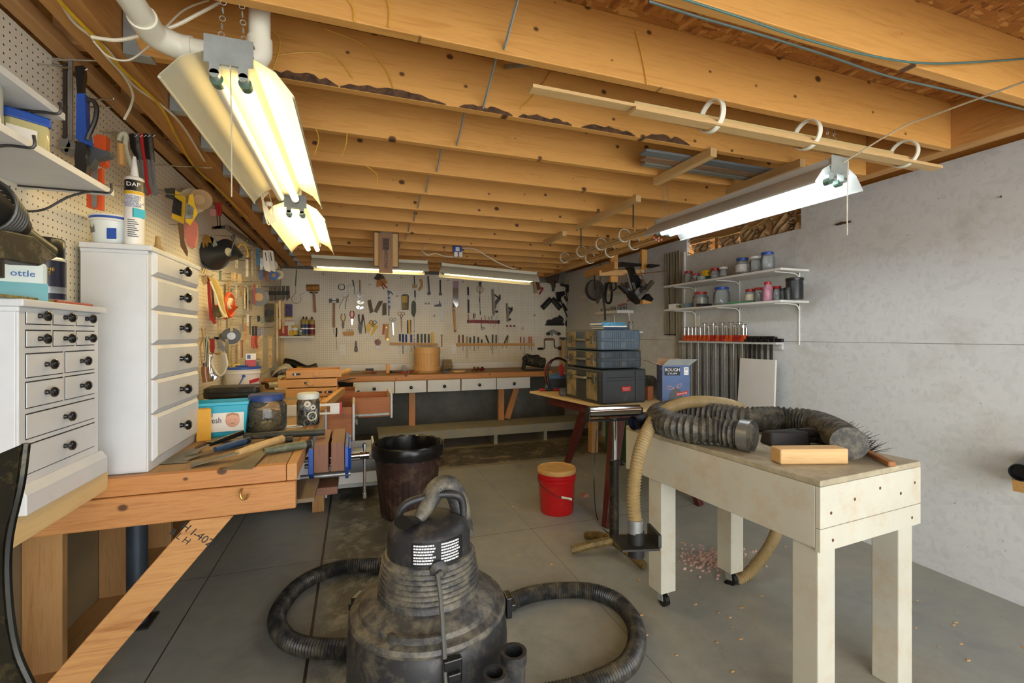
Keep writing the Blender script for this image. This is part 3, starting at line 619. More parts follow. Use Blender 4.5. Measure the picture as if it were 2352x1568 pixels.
# ---------------------------------------------------------------- trash can, bucket
ct = M('#3A2620', .45, 0, .2, 5, .30, '#8E7A5E', name='brown_ribbed_plastic')
g = MB(); n = 72; prof = [(.212,0),(.218,.02),(.262,.47),(.27,.475),(.272,.50)]
g.v = []; vs = []
for r_, z in prof:
    for i in range(n): t = 2*PI*i/n; q = r_*(1-(.018 if i % 2 and z < .47 and z > 0 else 0)); vs.append((math.cos(t)*q, math.sin(t)*q, z))
g.add(vs, [(j*n+i, j*n+(i+1) % n, (j+1)*n+(i+1) % n, (j+1)*n+i) for j in range(4) for i in range(n)], False); g.add(vs[:n], [tuple(range(n))[::-1]])
ln_ = MB(); vs = []; pr = [(.262,.49),(.283,.475),(.288,.52),(.287,.565),(.276,.578),(.262,.57),(.25,.50),(.235,.3),(.20,.05),(.001,.04)]
for j, (r_, z) in enumerate(pr):
    for i in range(48): t = 2*PI*i/48; q = r_*(1+(rnd.random()-.5)*(.03 if j < 6 else .10)); vs.append((math.cos(t)*q, math.sin(t)*q, z+(rnd.random()-.5)*.010))
ln_.add(vs, [(j*48+i, j*48+(i+1) % 48, (j+1)*48+(i+1) % 48, (j+1)*48+i) for j in range(9) for i in range(48)], True)
put('trash_can', 'dark brown ribbed trash can with a black plastic bag liner', 'trash can', [('body', g, ct), ('bag_liner', ln_, BLACK), ('handle', MB().at((.19,-.2,0), 0, 0, -.8).box(-.05,.05,-.02,.015,.42,.475), ct)], (.413, 3.81, 0), .1)
bk = [('body', MB().lathe([(.132,0),(.138,.01),(.150,.30),(.153,.305),(.153,.335),(.149,.35)], 40).lathe([(.151,.30),(.158,.302),(.158,.308),(.151,.31)], 40).lathe([(.151,.27),(.157,.272),(.157,.278),(.151,.28)], 40), M('#C4161A', .3, 0, .08, 4, .12, '#C9A15E')),
      ('lid', MB().lathe([(.157,.325),(.159,.33),(.159,.352),(.155,.362),(.148,.362),(.145,.356),(.001,.356)], 40), M('#C79A58', .7, 0, .15, 9, .2, '#C4352A')),
      ('bail', MB().tube(spline([(-.152,-.02,.29),(-.13,-.11,.25),(-.02,-.162,.19),(.09,-.15,.15),(.15,-.06,.13)], 6), .0025, 6), DSTEEL),
      ('grip', MB().cyl((.05,-.163,.17), (.125,-.115,.142), .010), CREAM)]
put('bucket', 'red plastic bucket with a sawdust-coloured lid on the open floor', 'bucket', bk, (1.58, 3.44, 0), -.5)
# ---------------------------------------------------------------- hoses on the painted table
def TP(px, py, z): return onZ(px, py, z)
zd = ZB+.070
bp = [onZ(x, y, zd) for x, y in ((1722,1001),(1660,991),(1590,985),(1535,974),(1512,955),(1550,945),(1640,953),(1720,962),(1800,962),(1870,972),(1920,994),(1952,1020))]
def cuff(g):
    d = (bp[0]-bp[1]).normalized(); g.cyl(bp[0]-d*.035, bp[0]+d*.012, .071, n=28, cap=False); g.cyl(bp[0]-d*.01, bp[0]-d*.008, .066, n=28)
BH = M('#3C3B36', .5, .1, .2, 12, .45, '#8C836E', name='dusty_duct')
hose('duct_hose', 'fat black corrugated duct hose doubled back on the painted table', bp, .068, .028, BH, 22, .80, 10, [('steel_cuff', cuff, STEEL)])
tp = [onX(1468,1195,1.47), onX(1462,1150,1.46), onX(1457,1110,1.455), onX(1468,1050,1.44), onX(1485,1000,1.44)]
c0 = ray(1466,1205); D = lambda px, py, d: Vector((0,0,H)) + ray(px, py)*d
tp = [D(1459,1195,2.18), D(1455,1140,2.2), D(1462,1070,2.24), D(1478,1010,2.32), D(1508,958,2.42), D(1560,928,2.52), D(1620,922,2.6), D(1680,930,2.7), D(1712,950,2.85), D(1735,985,3.0), D(1790,1100,2.98), D(1790,1190,2.85), D(1770,1250,2.75), D(1725,1310,2.7), D(1690,1335,2.68)]
def c1(g): 
    g.tube([D(1459,1192,2.18), D(1459,1222,2.18)], .037, 16); 
def c2(g): d = (tp[-1]-tp[-2]).normalized(); g.cyl(tp[-1], tp[-1]+d*.12, .036, .034, n=18)
hose('vacuum_hose', 'tan ribbed hose arching over the end of the painted table down to the floor', tp, .034, .015, M('#A08A5E', .45, 0, .15, 8, .2, '#C9B88E'), 16, .80, 10,
     [('tape_wrap', c1, M('#A6A8A6', .3, .6, .1, 30, .1)), ('black_cuff', c2, BLACK)])
n0 = D(1461,1240,2.18)
put('floor_nozzle', 'black flat dust nozzle with square flange hanging on the tan hose', 'nozzle', [('neck', MB().cyl((0,0,.045), (0,0,-.075), .038, n=20), BLK), ('flange', MB().box(-.09,.09,-.07,.09,-.022,-.012).box(.09,.105,-.05,.09,-.02,.04), DSTEEL)], n0, -.25)
# things on the painted table
p = onZ(1874,1066,ZB); put('wood_block', 'pale offcut of two-by-four lying on the painted table', 'wood block', [('wood_block', MB().box(-.14,.14,-.035,.035,0,.062), wood('#E0BC84', '#CBA064', 'x', .0, .6, 1, 'offcut'), .006)], p+Vector((0,.03,.001)), -.30)
p = onZ(1850,1026,ZB)
put('dust_hood', 'black flattened plastic dust hood behind the pale wood block', 'dust hood', [('hood', MB().add([(-.16,-.02,0),(.02,-.05,0),(.02,.07,0),(-.16,.07,0),(-.15,0,.07),(.02,-.035,.07),(.02,.06,.07),(-.15,.06,.06)], [(0,3,2,1),(4,5,6,7),(0,1,5,4),(1,2,6,5),(2,3,7,6),(3,0,4,7)]), BLK, .01),
    ('spout', MB().tube(spline([(.0,.01,.04),(.06,.0,.045),(.11,-.02,.04),(.15,-.05,.038)], 5), .036, 18), M('#1E1E1E', .25, 0, .1, 8, .2))], p+Vector((.01,.035,0)), Euler((0,0,-.25)))
a, b = onZ(1925,1004,ZB+.02), onZ(2050,1066,ZB+.016); d = (b-a); Ln = d.length; g = MB()
for i in range(420):
    t = rnd.random()*.66; w_ = rnd.uniform(-.07,.07); q = Vector((t*Ln-.02, w_*.6-.02, .006+rnd.random()*.075*(1-t))); g.cyl(q, q+Vector((rnd.uniform(-.04,.05), w_*1.1-.02, rnd.uniform(-.004,.045))), .0016, .0006, 4, False)
put('bench_brush', 'bench brush with ragged black bristles lying at the far right of the painted table', 'brush', [('handle', MB().bar((0,0,.012), (Ln,0,.012), .035, .02, (0,0,1), .028, .02), wood('#A8703E', '#8A5528', 'x'), .005), ('bristles', g, BLACK)], (a.x, a.y, ZB+.004), math.atan2(d.y, d.x))
e = onZ(1478,968,ZB+.045); put('hose_end', 'dark round hose coupling at the far left corner of the painted table', 'hose coupling', [('coupling', MB().cyl((0,0,.04), (.16,.02,.05), .036, n=22, cap=False).cyl((.03,.0,.04), (.032,0,.04), .034, n=20), M('#23263A', .4, 0, .1, 6)), ('ring', MB().cyl((-.004,0,.04), (.02,0,.04), .04, n=22, cap=False), BLACK)], (e.x-.06, e.y, ZB-.0), .2)
# green machine body seen behind the painted table
put('metal_cabinet', 'green sheet metal cabinet standing behind the painted table', 'cabinet', [('body', MB().box(-.22,.22,-.2,.2,.02,.86), M('#2E5A3C', .45, .2, .1, 4, .12)), ('plinth', MB().box(-.2,.2,-.18,.18,0,.02), BLK), ('door', MB().box(-.2,.2,-.206,-.201,.08,.82), M('#33613F', .45, .2, .1, 4, .12))], (3.1, 4.65, 0), .1)
# ================================================================ THINGS ON THE WALLS
WR = {'B': 0, 'L': PI/2, 'R': -PI/2}; NR = {'B': Vector((0,-1,0)), 'L': Vector((1,0,0)), 'R': Vector((-1,0,0))}
def PP(w, px, py, out=0):
    if not isinstance(w, str): return onY(px, py, w-out)
    return onY(px, py, 6.985-out) if w == 'B' else onX(px, py, PX+.0065+out) if w == 'L' else onX(px, py, 3.379-out)
def shapes(mb, w, fr, lst):
    n = NR.get(w, NR['B']); z = Vector((0,0,1)); u = z.cross(n)*1.0
    u = {'B': Vector((1,0,0)), 'L': Vector((0,1,0)), 'R': Vector((0,-1,0))}.get(w, Vector((1,0,0)))
    def q(p, out): return PP(w, fr[0]+p[0]/fr[2], fr[1]+p[1]/fr[2], p[2] if len(p) > 2 else out)
    for s in lst:
        k = s[0]
        if k == 'o':
            pts = [q(p, s[2]) for p in s[1]]; m_ = len(pts); e = [p+n*(s[3]-s[2]) for p in pts]
            mb.add(pts+e, [tuple(range(m_)), tuple(range(m_, 2*m_))[::-1]] + [(i, m_+i, m_+(i+1) % m_, (i+1) % m_) for i in range(m_)])
        elif k == 'l': mb.tube(spline([q(p, s[3]) for p in s[1]], 5) if len(s[1]) > 2 else [q(p, s[3]) for p in s[1]], s[2], s[4] if len(s) > 4 else 7)
        elif k == 'b': mb.bar(q(s[1], s[5]), q(s[2], s[5]), s[3], s[4], n, *(s[6:8]))
        elif k == 'c': c = q(s[1], s[3]); mb.cyl(c, c+n*(s[4]-s[3]), s[2], s[5] if len(s) > 5 else s[2], 20)
        elif k == 'r': 
            c = q(s[1], s[4]); mb.tube([c + u*math.cos(t)*s[2] + z*math.sin(t)*s[2]*(s[5] if len(s) > 5 else 1) for t in [2*PI*i/24 for i in range(24)]], s[3], 7, closed=True)
        elif k == 'v': c = q(s[1], s[3]); mb.lathe(s[2], 22, c, True, 0, *(s[4:6]))
        elif k == 'x': c = q(s[1], s[3]); h = s[2]; K = mb.M; mb.M = K @ Matrix.Translation(c) @ Matrix.Rotation(WR.get(w, 0) + (s[4] if len(s) > 4 else 0), 4, 'Z'); mb.box(-h[0]/2, h[0]/2, -h[1]/2, h[1]/2, 0, h[2]); mb.M = K
        elif k == 'k': mb.cyl(q(s[1], 0), q(s[2], 0), s[3], s[4], s[5] if len(s) > 5 else 14)
        elif k == 'p': # outline standing square to the wall
            Y0 = q(s[2], s[3]).y; pts = [onY(fr[0]+p[0]/fr[2], fr[1]+p[1]/fr[2], Y0) for p in s[1]]; m_ = len(pts); e = [p+Vector((0,s[4],0)) for p in pts]
            mb.add(pts+e, [tuple(range(m_)), tuple(range(m_, 2*m_))[::-1]] + [(i, m_+i, m_+(i+1) % m_, (i+1) % m_) for i in range(m_)])
        elif k == 't':
            Y0 = q(s[3], s[4]).y; pts = [onY(fr[0]+p[0]/fr[2], fr[1]+p[1]/fr[2], Y0) for p in s[1]]; mb.tube(spline(pts, 5) if len(pts) > 2 else pts, s[2], s[5] if len(s) > 5 else 8)
        elif k == 'h': # hook out of the wall
            c = q(s[1], 0); L = s[2]; mb.tube(spline([c, c+n*L*.55+z*.0, c+n*L*.9+z*.002, c+n*L+z*.018], 4), .0022, 6)
def tool(w, fr, name, label, cat, org, parts, g=None):
    """parts: (name, material, [shapes], [sub-parts])"""
    o = PP(w, fr[0]+org[0]/fr[2], fr[1]+org[1]/fr[2], 0)
    inv = (Matrix.Translation(o) @ Matrix.Rotation(WR.get(w, 0), 4, 'Z')).inverted()
    def mbf(ls): mb = MB(); mb.M = inv; shapes(mb, w, fr, ls); return mb
    P = []
    for p in parts:
        e = [p[0], mbf(p[2]), p[1], 0]
        if len(p) > 3: e.append([(s_[0], mbf(s_[2]), s_[1]) for s_ in p[3]])
        P.append(tuple(e))
    if w == 'L':   # things that stand off the wall hang on a wire peg hook
        vs = [v for p in P for v in p[1].v]; m0 = max(v.y for v in vs)
        if m0 < -.0015:
            f = P[0][1].v; yt = max(v.z for v in vs)-.012; xc = sum(v.x for v in f)/len(f); yc = min(v.y for v in vs)
            top = [v for v in vs if v.z > yt-.05]; yc = sum(v.y for v in top)/len(top)-.006; xc = sum(v.x for v in top)/len(top)
            P.append(('wire_hook', MB().tube([(xc,.002,yt),(xc,yc,yt),(xc,yc-.008,yt+.008)], .0022, 5), CHROME, 0))
    return put(name, label, cat, P, o, WR.get(w, 0), g)
FA = (620, 600, 6.03); FB = (920, 600, 6.03); FC = (1180, 520, 3.563)
HW = wood('#A5713C', '#84552A', 'z', 0, .5, 1.4, 'handle_wood'); LW = wood('#D3A35E', '#B98443', 'z', 0, .55, 1.2, 'light_handle')
LWX = wood('#D3A35E', '#B98443', 'x', 0, .55, 1, 'rack_wood'); LEA = M('#C4823A', .6, 0, .15, 9, name='tan_leather')
LONG = wood('#A87B45', '#8A6234', 'z', 0, .6, 1, 'weathered')
def B(name, label, cat, org, parts, g=None, fr=FA): return tool('B', fr, name, label, cat, org, parts, g)
gb = 'hand tools hung on the back pegboard'
B('wire_hanger', 'dark rod with a big open wire loop hanging at the left of the back pegboard', 'hanger', (360,120), [('rod', M('#5F6A5E',.5,.3), [('b',(368,115),(354,340),.014,.008,.012)]), ('wire_loop', DSTEEL, [('l',[(354,340),(355,440),(330,465),(298,510),(320,565),(370,582),(420,555),(432,505),(415,480),(440,450),(480,432)],.0018,.012)])], gb)
B('rawhide_mallet', 'big mallet with a tan rawhide barrel head on the back pegboard', 'mallet', (600,400), [('head', M('#A9762F',.6,0,.2,14,.2,'#C99B50'), [('k',(508,368,.035),(682,366,.035),.046,.046,20)]), ('bracket', BLACK, [('b',(550,432),(665,432),.018,.02,.02)]), ('handle', HW, [('b',(607,420),(625,705),.030,.024,.03,.034,.028)])], gb)
B('sledge_hammer', 'double-faced steel hammer with a long wooden handle on the back pegboard', 'hammer', (885,545), [('head', STEEL, [('k',(823,545,.03),(957,545,.03),.031,.031,8),('b',(860,545),(915,545),.06,.055,.03)]), ('handle', HW, [('b',(888,550),(885,915),.026,.02,.03,.032,.024)])], gb)
B('awl', 'slim awl with dark grip hanging beside the hammer handle', 'awl', (922,930), [('handle', BLACK, [('l',[(922,920),(925,985),(918,1045)],.010,.015)]), ('shank', STEEL, [('l',[(920,1045),(924,1225)],.002,.015)]), ('guard_wire', STEEL, [('l',[(885,930),(880,985),(905,1010)],.002,.015), ])], gb)
B('hose_clamp', 'round dark band clamp hung on a hook, left of the compass tools', 'clamp', (990,310), [('band', DSTEEL, [('r',(992,355),.043,.006,.015)]), ('screw', STEEL, [('b',(965,320),(1010,315),.014,.014,.02)])], gb)
B('caliper', 'small steel caliper with crossed legs above the spread dividers', 'caliper', (1160,260), [('body', DSTEEL, [('b',(1145,255),(1165,345),.02,.008,.014),('b',(1165,345),(1177,460),.009,.005,.014)]), ('jaw', STEEL, [('b',(1090,318),(1160,320),.004,.004,.014),('b',(1085,350),(1150,345),.004,.004,.014)]), ('thumb_screw', BRASS, [('b',(1175,285),(1205,300),.008,.008,.016),('b',(1190,250),(1192,300),.004,.004,.016)])], gb)
B('steel_rule', 'thin L-shaped steel rule hanging left of the small caliper', 'ruler', (1080,330), [('steel_rule', STEEL, [('b',(1078,325),(1086,595),.004,.002,.01),('b',(1078,328),(1110,326),.004,.002,.01)])], gb)
B('dividers', 'spread steel dividers with curved legs below the round band clamp', 'dividers', (1033,440), [('hinge', STEEL, [('c',(1033,470),.013,.008,.02),('b',(1015,445),(1055,490),.02,.006,.014),('b',(990,485),(1060,490),.005,.004,.016)]), ('leg', STEEL, [('l',[(1035,485),(1000,560),(968,605),(960,655)],.004,.014)]), ('leg', STEEL, [('l',[(1050,480),(1058,540),(1048,600),(1047,665)],.004,.014)]), ('adjusting_arm', STEEL, [('l',[(1060,490),(1085,480),(1088,455)],.004,.014)])], gb)
B('wrench', 'long chrome wrench hanging above a cluster of chrome wing nuts', 'wrench', (1245,265), [('wrench', CHROME, [('b',(1245,265),(1248,440),.022,.008,.012),('c',(1243,270),.014,.008,.018),('c',(1245,445),.018,.008,.018)])], gb)
for i, (x, y, a) in enumerate(((1248,470,.2),(1245,520,-.2),(1250,570,.3),(1240,640,0))):
    B('adjustable_wrench', ['topmost chrome jaw in the cluster under the long wrench','second chrome jaw in the cluster under the long wrench','third chrome jaw in the cluster under the long wrench','lowest and widest chrome jaw under the long wrench'][i], 'wrench', (x,y),
      [('jaw', CHROME if i != 1 else STEEL, [('o',[(x-38-i*3,y-22),(x-5,y-30),(x+10,y-5),(x+38+i*4,y-20),(x+45+i*5,y+8),(x+15,y+25),(x-25,y+22),(x-45,y+5)],.014+i*.004,.03+i*.004)]), ('worm_screw', DSTEEL, [('c',(x,y+6),.008,.03+i*.004,.038+i*.004)])], 'chrome jaws under the long wrench')
def pliers(x, y, h, hc, label, spread=34, head=STEEL, fr=FA, g=gb, w='B', flip=False, nm='pliers'):
    s = -1 if flip else 1; jh = h*.42
    return tool(w, fr, nm, label, 'pliers', (x,y), [('jaws', head, [('o',[(x-10,y),(x,y+s*jh*.15),(x+10,y),(x+16,y+s*-8),(x+8,y+s*-jh),(x-8,y+s*-jh),(x-16,y+s*-8)][::1],.01,.024)]),
      ('handle', hc, [('l',[(x+4,y),(x-spread*.8,y+s*h*.2),(x-spread,y+s*h*.4),(x-spread*.55,y+s*h*.6)],.0075,.016)]), ('handle', hc, [('l',[(x-4,y),(x+spread*.8,y+s*h*.2),(x+spread,y+s*h*.4),(x+spread*.55,y+s*h*.6)],.0075,.018)])], g)
pliers(1015,845,200, M('#B8963A',.5), 'pliers with olive yellow grips pointing down, left of the red pair', 30, DSTEEL, flip=True)
pliers(1138,800,190, RED, 'pliers with red grips hanging beside the yellow pair', 28, CHROME, flip=True)
B('nippers', 'large dark end nippers with blue grey grips beside the yellow cloth', 'pliers', (1258,870), [('jaws', DSTEEL, [('o',[(1225,870),(1258,850),(1290,870),(1275,940),(1270,1000),(1240,1000),(1225,940)],.01,.03)]), ('handle', M('#4C4E5C',.5), [('l',[(1262,880),(1235,820),(1230,735)],.012,.02)]), ('handle', M('#6A3A40',.5), [('l',[(1258,880),(1280,820),(1285,735)],.012,.02)]), ('side_lever', DSTEEL, [('l',[(1290,735),(1310,850),(1330,1000)],.005,.02)])], gb)
B('yellow_cloth', 'yellow plastic square hung as a diamond behind the big scissors', 'cloth', (1410,800), [('yellow_cloth', YEL, [('o',[(1325,890),(1400,825),(1500,905),(1410,1035),(1345,975)],.002,.005)])])
def scis(x, y, h, dx, col, hc, label, hr=.021, fr=FA, g='scissors on the back pegboard'):
    return tool('B', fr, 'scissors', label, 'scissors', (x,y), [('blade', col, [('b',(x-4,y+h*.3),(x+dx,y+h),.012,.003,.016,.004,.003)]), ('blade', col, [('b',(x+6,y+h*.3),(x+dx+6,y+h),.012,.003,.020,.004,.003)]),
       ('finger_loop', hc, [('r',(x-24,y+32),hr,.004,.018),('l',[(x-14,y+60),(x+2,y+h*.36)],.0045,.018)]), ('finger_loop', hc, [('r',(x+26,y+34),hr,.004,.018),('l',[(x+18,y+60),(x+2,y+h*.36)],.0045,.018)])], g)
scis(1425,812,280,-78, STEEL, DSTEEL, 'large dark scissors hung over the yellow square', .025)
scis(1700,770,250,8, CHROME, STEEL, 'chrome scissors right of the folding wood rule', .022)
scis(1820,690,300,2, M('#7A6248',.4,.6), M('#8A6F50',.4,.5), 'brown scissors with round loops beside the yellow screwdriver pack', .024)
for i, (pg, l) in enumerate((([(1352,545),(1398,530),(1432,700),(1385,722)],'left'),([(1440,690),(1510,550),(1568,552),(1480,715)],'middle, slanting'),([(1560,585),(1612,575),(1612,740),(1556,748)],'right'))):
    B('sanding_block', l+' one of three grey felt blocks above the yellow square', 'sanding block', pg[0], [('sanding_block', M('#6F6650',.8,0,.15,12), [('o',pg,.004,.035)])], 'felt blocks on the back pegboard')
B('leather_holster', 'tan leather holster with red-handled snips hanging under the clipboard', 'holster', (1540,180), [('pouch', LEA, [('o',[(1480,250),(1580,210),(1630,300),(1560,330),(1475,360)],.006,.03)]), ('dark_flap', M('#3A382A',.7), [('o',[(1440,240),(1490,165),(1560,180),(1590,230),(1500,260)],.03,.036)]), ('snips_handle', RED, [('l',[(1550,285),(1600,350),(1640,370)],.008,.04)]), ('snips_grip', M('#A34A32',.5), [('l',[(1545,320),(1580,385)],.008,.04)]), ('hook', CHROME, [('l',[(1550,185),(1562,215),(1525,240),(1540,280),(1600,330),(1650,390)],.004,.045)]), ('handle', CREAM, [('l',[(1600,320),(1655,395)],.007,.05)])], gb)
B('crevice_tool', 'short black T-shaped wrench tip pointing down right of the holster', 'wrench', (1660,405), [('crevice_tool', BLACK, [('b',(1625,410),(1660,420),.02,.012,.02),('b',(1660,410),(1705,460),.015,.012,.02)])], gb)
B('torpedo_level', 'narrow blue and white striped level hanging upright', 'level', (1650,430), [('body', M('#3A4C78',.4), [('b',(1645,425),(1652,660),.032,.014,.012)]), ('window', WHITE2, [('b',(1650,460),(1652,490),.02,.004,.024)]), ('window', WHITE2, [('b',(1650,520),(1652,545),.02,.004,.024)]), ('window', WHITE2, [('b',(1652,580),(1654,610),.02,.004,.024)]), ('tongue', DSTEEL, [('b',(1648,660),(1646,755),.018,.006,.012)])], gb)
B('screwdriver_pack', 'yellow pack of six little screwdrivers on a card', 'screwdriver set', (1873,455), [('card', M('#55503F',.6), [('o',[(1822,470),(1850,455),(1900,455),(1925,475),(1920,670),(1825,670)],.004,.010)]), *[('screwdriver', YEL if i < 5 else DSTEEL, [('b',(1836+i*15,480),(1836+i*15,570),.011,.012,.018),('b',(1836+i*15,570),(1836+i*15,655),.004,.004,.018)]) for i in range(6)]], gb)
B('folding_rule', 'folded yellow wood rule with rust red edge hanging between the scissors', 'rule', (1600,865), [('rule', LW, [('b',(1625,865),(1618,1085),.045,.014,.018)]), ('red_edge', M('#B5532A',.6), [('b',(1580,870),(1570,1015),.03,.008,.01)]), ('pivot', BRASS, [('c',(1612,915),.012,.026,.032),('c',(1628,1080),.018,.012,.03)])], gb)
B('bit_rack', 'small wood rack holding three upright steel bits', 'rack', (1085,1000), [('rack', LWX, [('o',[(1010,975),(1168,970),(1165,1015),(1150,1030),(1025,1030),(1012,1010)],.0,.035)])])
for i in range(3): B('drill_bit', ['left','middle','right'][i]+' steel bit standing in the small wood rack', 'drill bit', (1070+i*33,960), [('drill_bit', DSTEEL, [('b',(1069+i*33,935+i*3),(1072+i*33,972),.008,.008,.018)])], 'bits in the small wood rack')
for (x0,y0,x1,y1,fr,l) in ((965,1160,1050,1290,FA,'white wall outlet on the pegboard left of the wooden keg'),(700,1150,768,1275,FB,'white wall outlet on the pegboard right of the wooden keg')):
    B('outlet', l, 'outlet', (x0,y0), [('plate', WHITE2, [('o',[(x0,y0),(x1,y0),(x1,y1),(x0,y1)],0,.006)]), *[('socket', PAPER, [('o',[(x0+22,yy),(x1-22,yy),(x1-18,yy+20),(x1-22,yy+40),(x0+22,yy+40),(x0+18,yy+20)],.006,.010)], [('slot', INK, [('b',((x0+x1)/2-9,yy+12),((x0+x1)/2-9,yy+26),.002,.001,.0105),('b',((x0+x1)/2+9,yy+12),((x0+x1)/2+9,yy+26),.002,.001,.0105)])]) for yy in (y0+22,y0+70)]], 'wall outlets', fr)
pliers(1192,1165,150, DSTEEL, 'tiny dark pliers hanging right of the left outlet', 14, DSTEEL, flip=False)
B('tape_dispenser', 'round pink tape measure with a small box hanging below the wood rule', 'tape measure', (1495,1120), [('reel', M('#A8705F',.5), [('r',(1495,1120),.033,.012,.02)]), ('hub', DSTEEL, [('c',(1495,1120),.02,.008,.03)]), ('box', STEEL, [('x',(1495,1205),(.05,.03,.035),.02)]), ('wire', STEEL, [('l',[(1430,1050),(1460,1085)],.002,.02),('l',[(1520,1035),(1508,1080)],.002,.02)])], gb)
# little shelf at the left end of the back pegboard
B('wall_shelf', 'small white shelf at the left end of the back pegboard holding glue bottles', 'shelf', (110,1040), [('board', WHITE2, [('o',[(85,1035),(628,1035),(628,1058),(85,1058)],0,.16)]), ('side_panel', PLY('z'), [('o',[(105,1060),(190,1060),(190,1480),(105,1480)],0.001,.012)])])
zf = FA; sd = lambda px, out: None
B('wood_filler_box', 'printed carton with coloured picture lid standing highest on the small shelf', 'carton', (260,780), [('box', M('#5A4A78',.6,0,.3,40), [('x',(262,780),(.088,.03,.185),.05)]), ('band', YEL, [('x',(262,790),(.091,.032,.02),.05)])], 'goods on the small shelf')
B('putty_can', 'white carton can with red lettering behind the red tin on the small shelf', 'can', (262,1030), [('can', PAPER, [('x',(262,1030),(.15,.04,.235),.075)])], 'goods on the small shelf')
o_ = bpy.data.objects[-1]
can = [o for o in COL.objects if o.name.startswith('putty_can')][0]
text('DURHAM\'S', .042, RINK, can, (0.0,-.0965,.205), name='lettering', sx=.75)
B('red_tin', 'ribbed brick red stacked tins at the left on the small shelf', 'tin', (185,1030), [('tin', M('#A8402C',.5), [('x',(185,1028),(.125,.05,.02),.125),('x',(185,1002),(.125,.05,.02),.125),('x',(185,976),(.12,.05,.02),.125),('x',(185,950),(.12,.05,.02),.125),('x',(185,924),(.11,.05,.02),.125),('x',(185,1030),(.11,.04,.135),.125)])], 'goods on the small shelf')
B('yellow_bottle', 'short yellow bottle at the front of the small shelf', 'bottle', (290,1025), [('bottle', YEL, [('v',(290,1028),[(.026,0),(.028,.005),(.028,.055),(.018,.068),(.001,.07)],.13)]), ('cap', WHITE2, [('v',(258,1028),[(.01,0),(.012,.10),(.004,.14),(.001,.15)],.14)])], 'goods on the small shelf')
B('yellow_jar', 'yellow lidded jar stacked behind the yellow bottle', 'jar', (345,900), [('jar', M('#D9B84A',.5), [('v',(345,1028),[(.04,0),(.04,.115),(.042,.12),(.042,.14),(.001,.14)],.08)]), ('label', WHITE2, [('v',(345,955),[(.0405,0),(.0405,.035)],.08)])], 'goods on the small shelf')
B('spray_bottle', 'clear white bottle with pale cap on the small shelf', 'bottle', (425,1028), [('body', GLASS2, [('v',(425,1028),[(.026,0),(.028,.01),(.028,.07),(.015,.09)],.11)]), ('cap', WHITE2, [('v',(425,975),[(.016,0),(.016,.02),(.001,.02)],.11)])], 'goods on the small shelf')
for x, lc, wd_, l in ((462,'#39434F',.030,'glue bottle with dark label, left of the blue-labelled one'),(505,'#20396E',.032,'glue bottle with blue label and pointed cap'),(582,'#7A2028',.038,'glue bottle with dark red label at the right end of the small shelf')):
    B('glue_bottle', l, 'bottle', (x,1028), [('body', M('#A08C4C',.4), [('v',(x,1028),[(wd_-.003,0),(wd_,.006),(wd_,.205),(wd_*.7,.225),(.01,.23)],.09,1,.7)]), ('label', M(lc,.5), [('v',(x,1022),[(wd_+.001,.01),(wd_+.001,.15)],.09,1,.72)]), ('white_stripe', WINK, [('v',(x,1022),[(wd_+.0016,.085),(wd_+.0016,.1)],.09,1,.73)]), ('cap', BLACK, [('v',(x,880),[(.012,.08),(.013,.09),(.005,.115),(.001,.12)],.09)])], 'glue bottles')
B('pencil_box', 'two dark marker pens lying at the front of the small shelf', 'pens', (400,1026), [('pencil_box', BLK, [('k',(330,1024,.15),(425,1024,.15),.006,.006,8)])]); 
# rails of screwdrivers and files
def rail(x0, x1, y, fr0, fr1, label):
    a = (fr0[0]+x0/6.03, 600+y/6.03); b = (fr1[0]+x1/6.03, 600+y/6.03)
    return tool('B', (0,0,1), 'tool_rail', label, 'rack', a, [('tool_rail', LWX, [('o',[(a[0],a[1]-2.5),(b[0],b[1]-2.5+(2 if fr0 is FA else 0)),(b[0],b[1]+3+(2 if fr0 is FA else 0)),(a[0],a[1]+3)],0,.035)])])
rail(1658, 508, 1138, FA, FB, 'wooden rail of files and chisels left of the right outlet')
rail(765, 1842, 1150, FB, FB, 'long wooden rail holding the row of screwdrivers')
def sdr(x, y0, y1, y2, col, label, cat='screwdriver', g='screwdrivers in the long rail', x2=None, r=.012, shank=DSTEEL, fr=FB, nm='screwdriver', sw=.0028):
    x2 = x if x2 is None else x2; f = (y1-y0)/(y2-y0); xm = x+(x2-x)*f
    B(nm, label, cat, (x,y0), [('handle', col, [('l',[(x,y0),(x+(xm-x)*.4,y0+(y1-y0)*.4),(xm,y1)],r,.02,8)]), ('shank', shank, [('b',(xm,y1),(x2,y2),sw*2,sw*1.3,.02)])], g, fr)
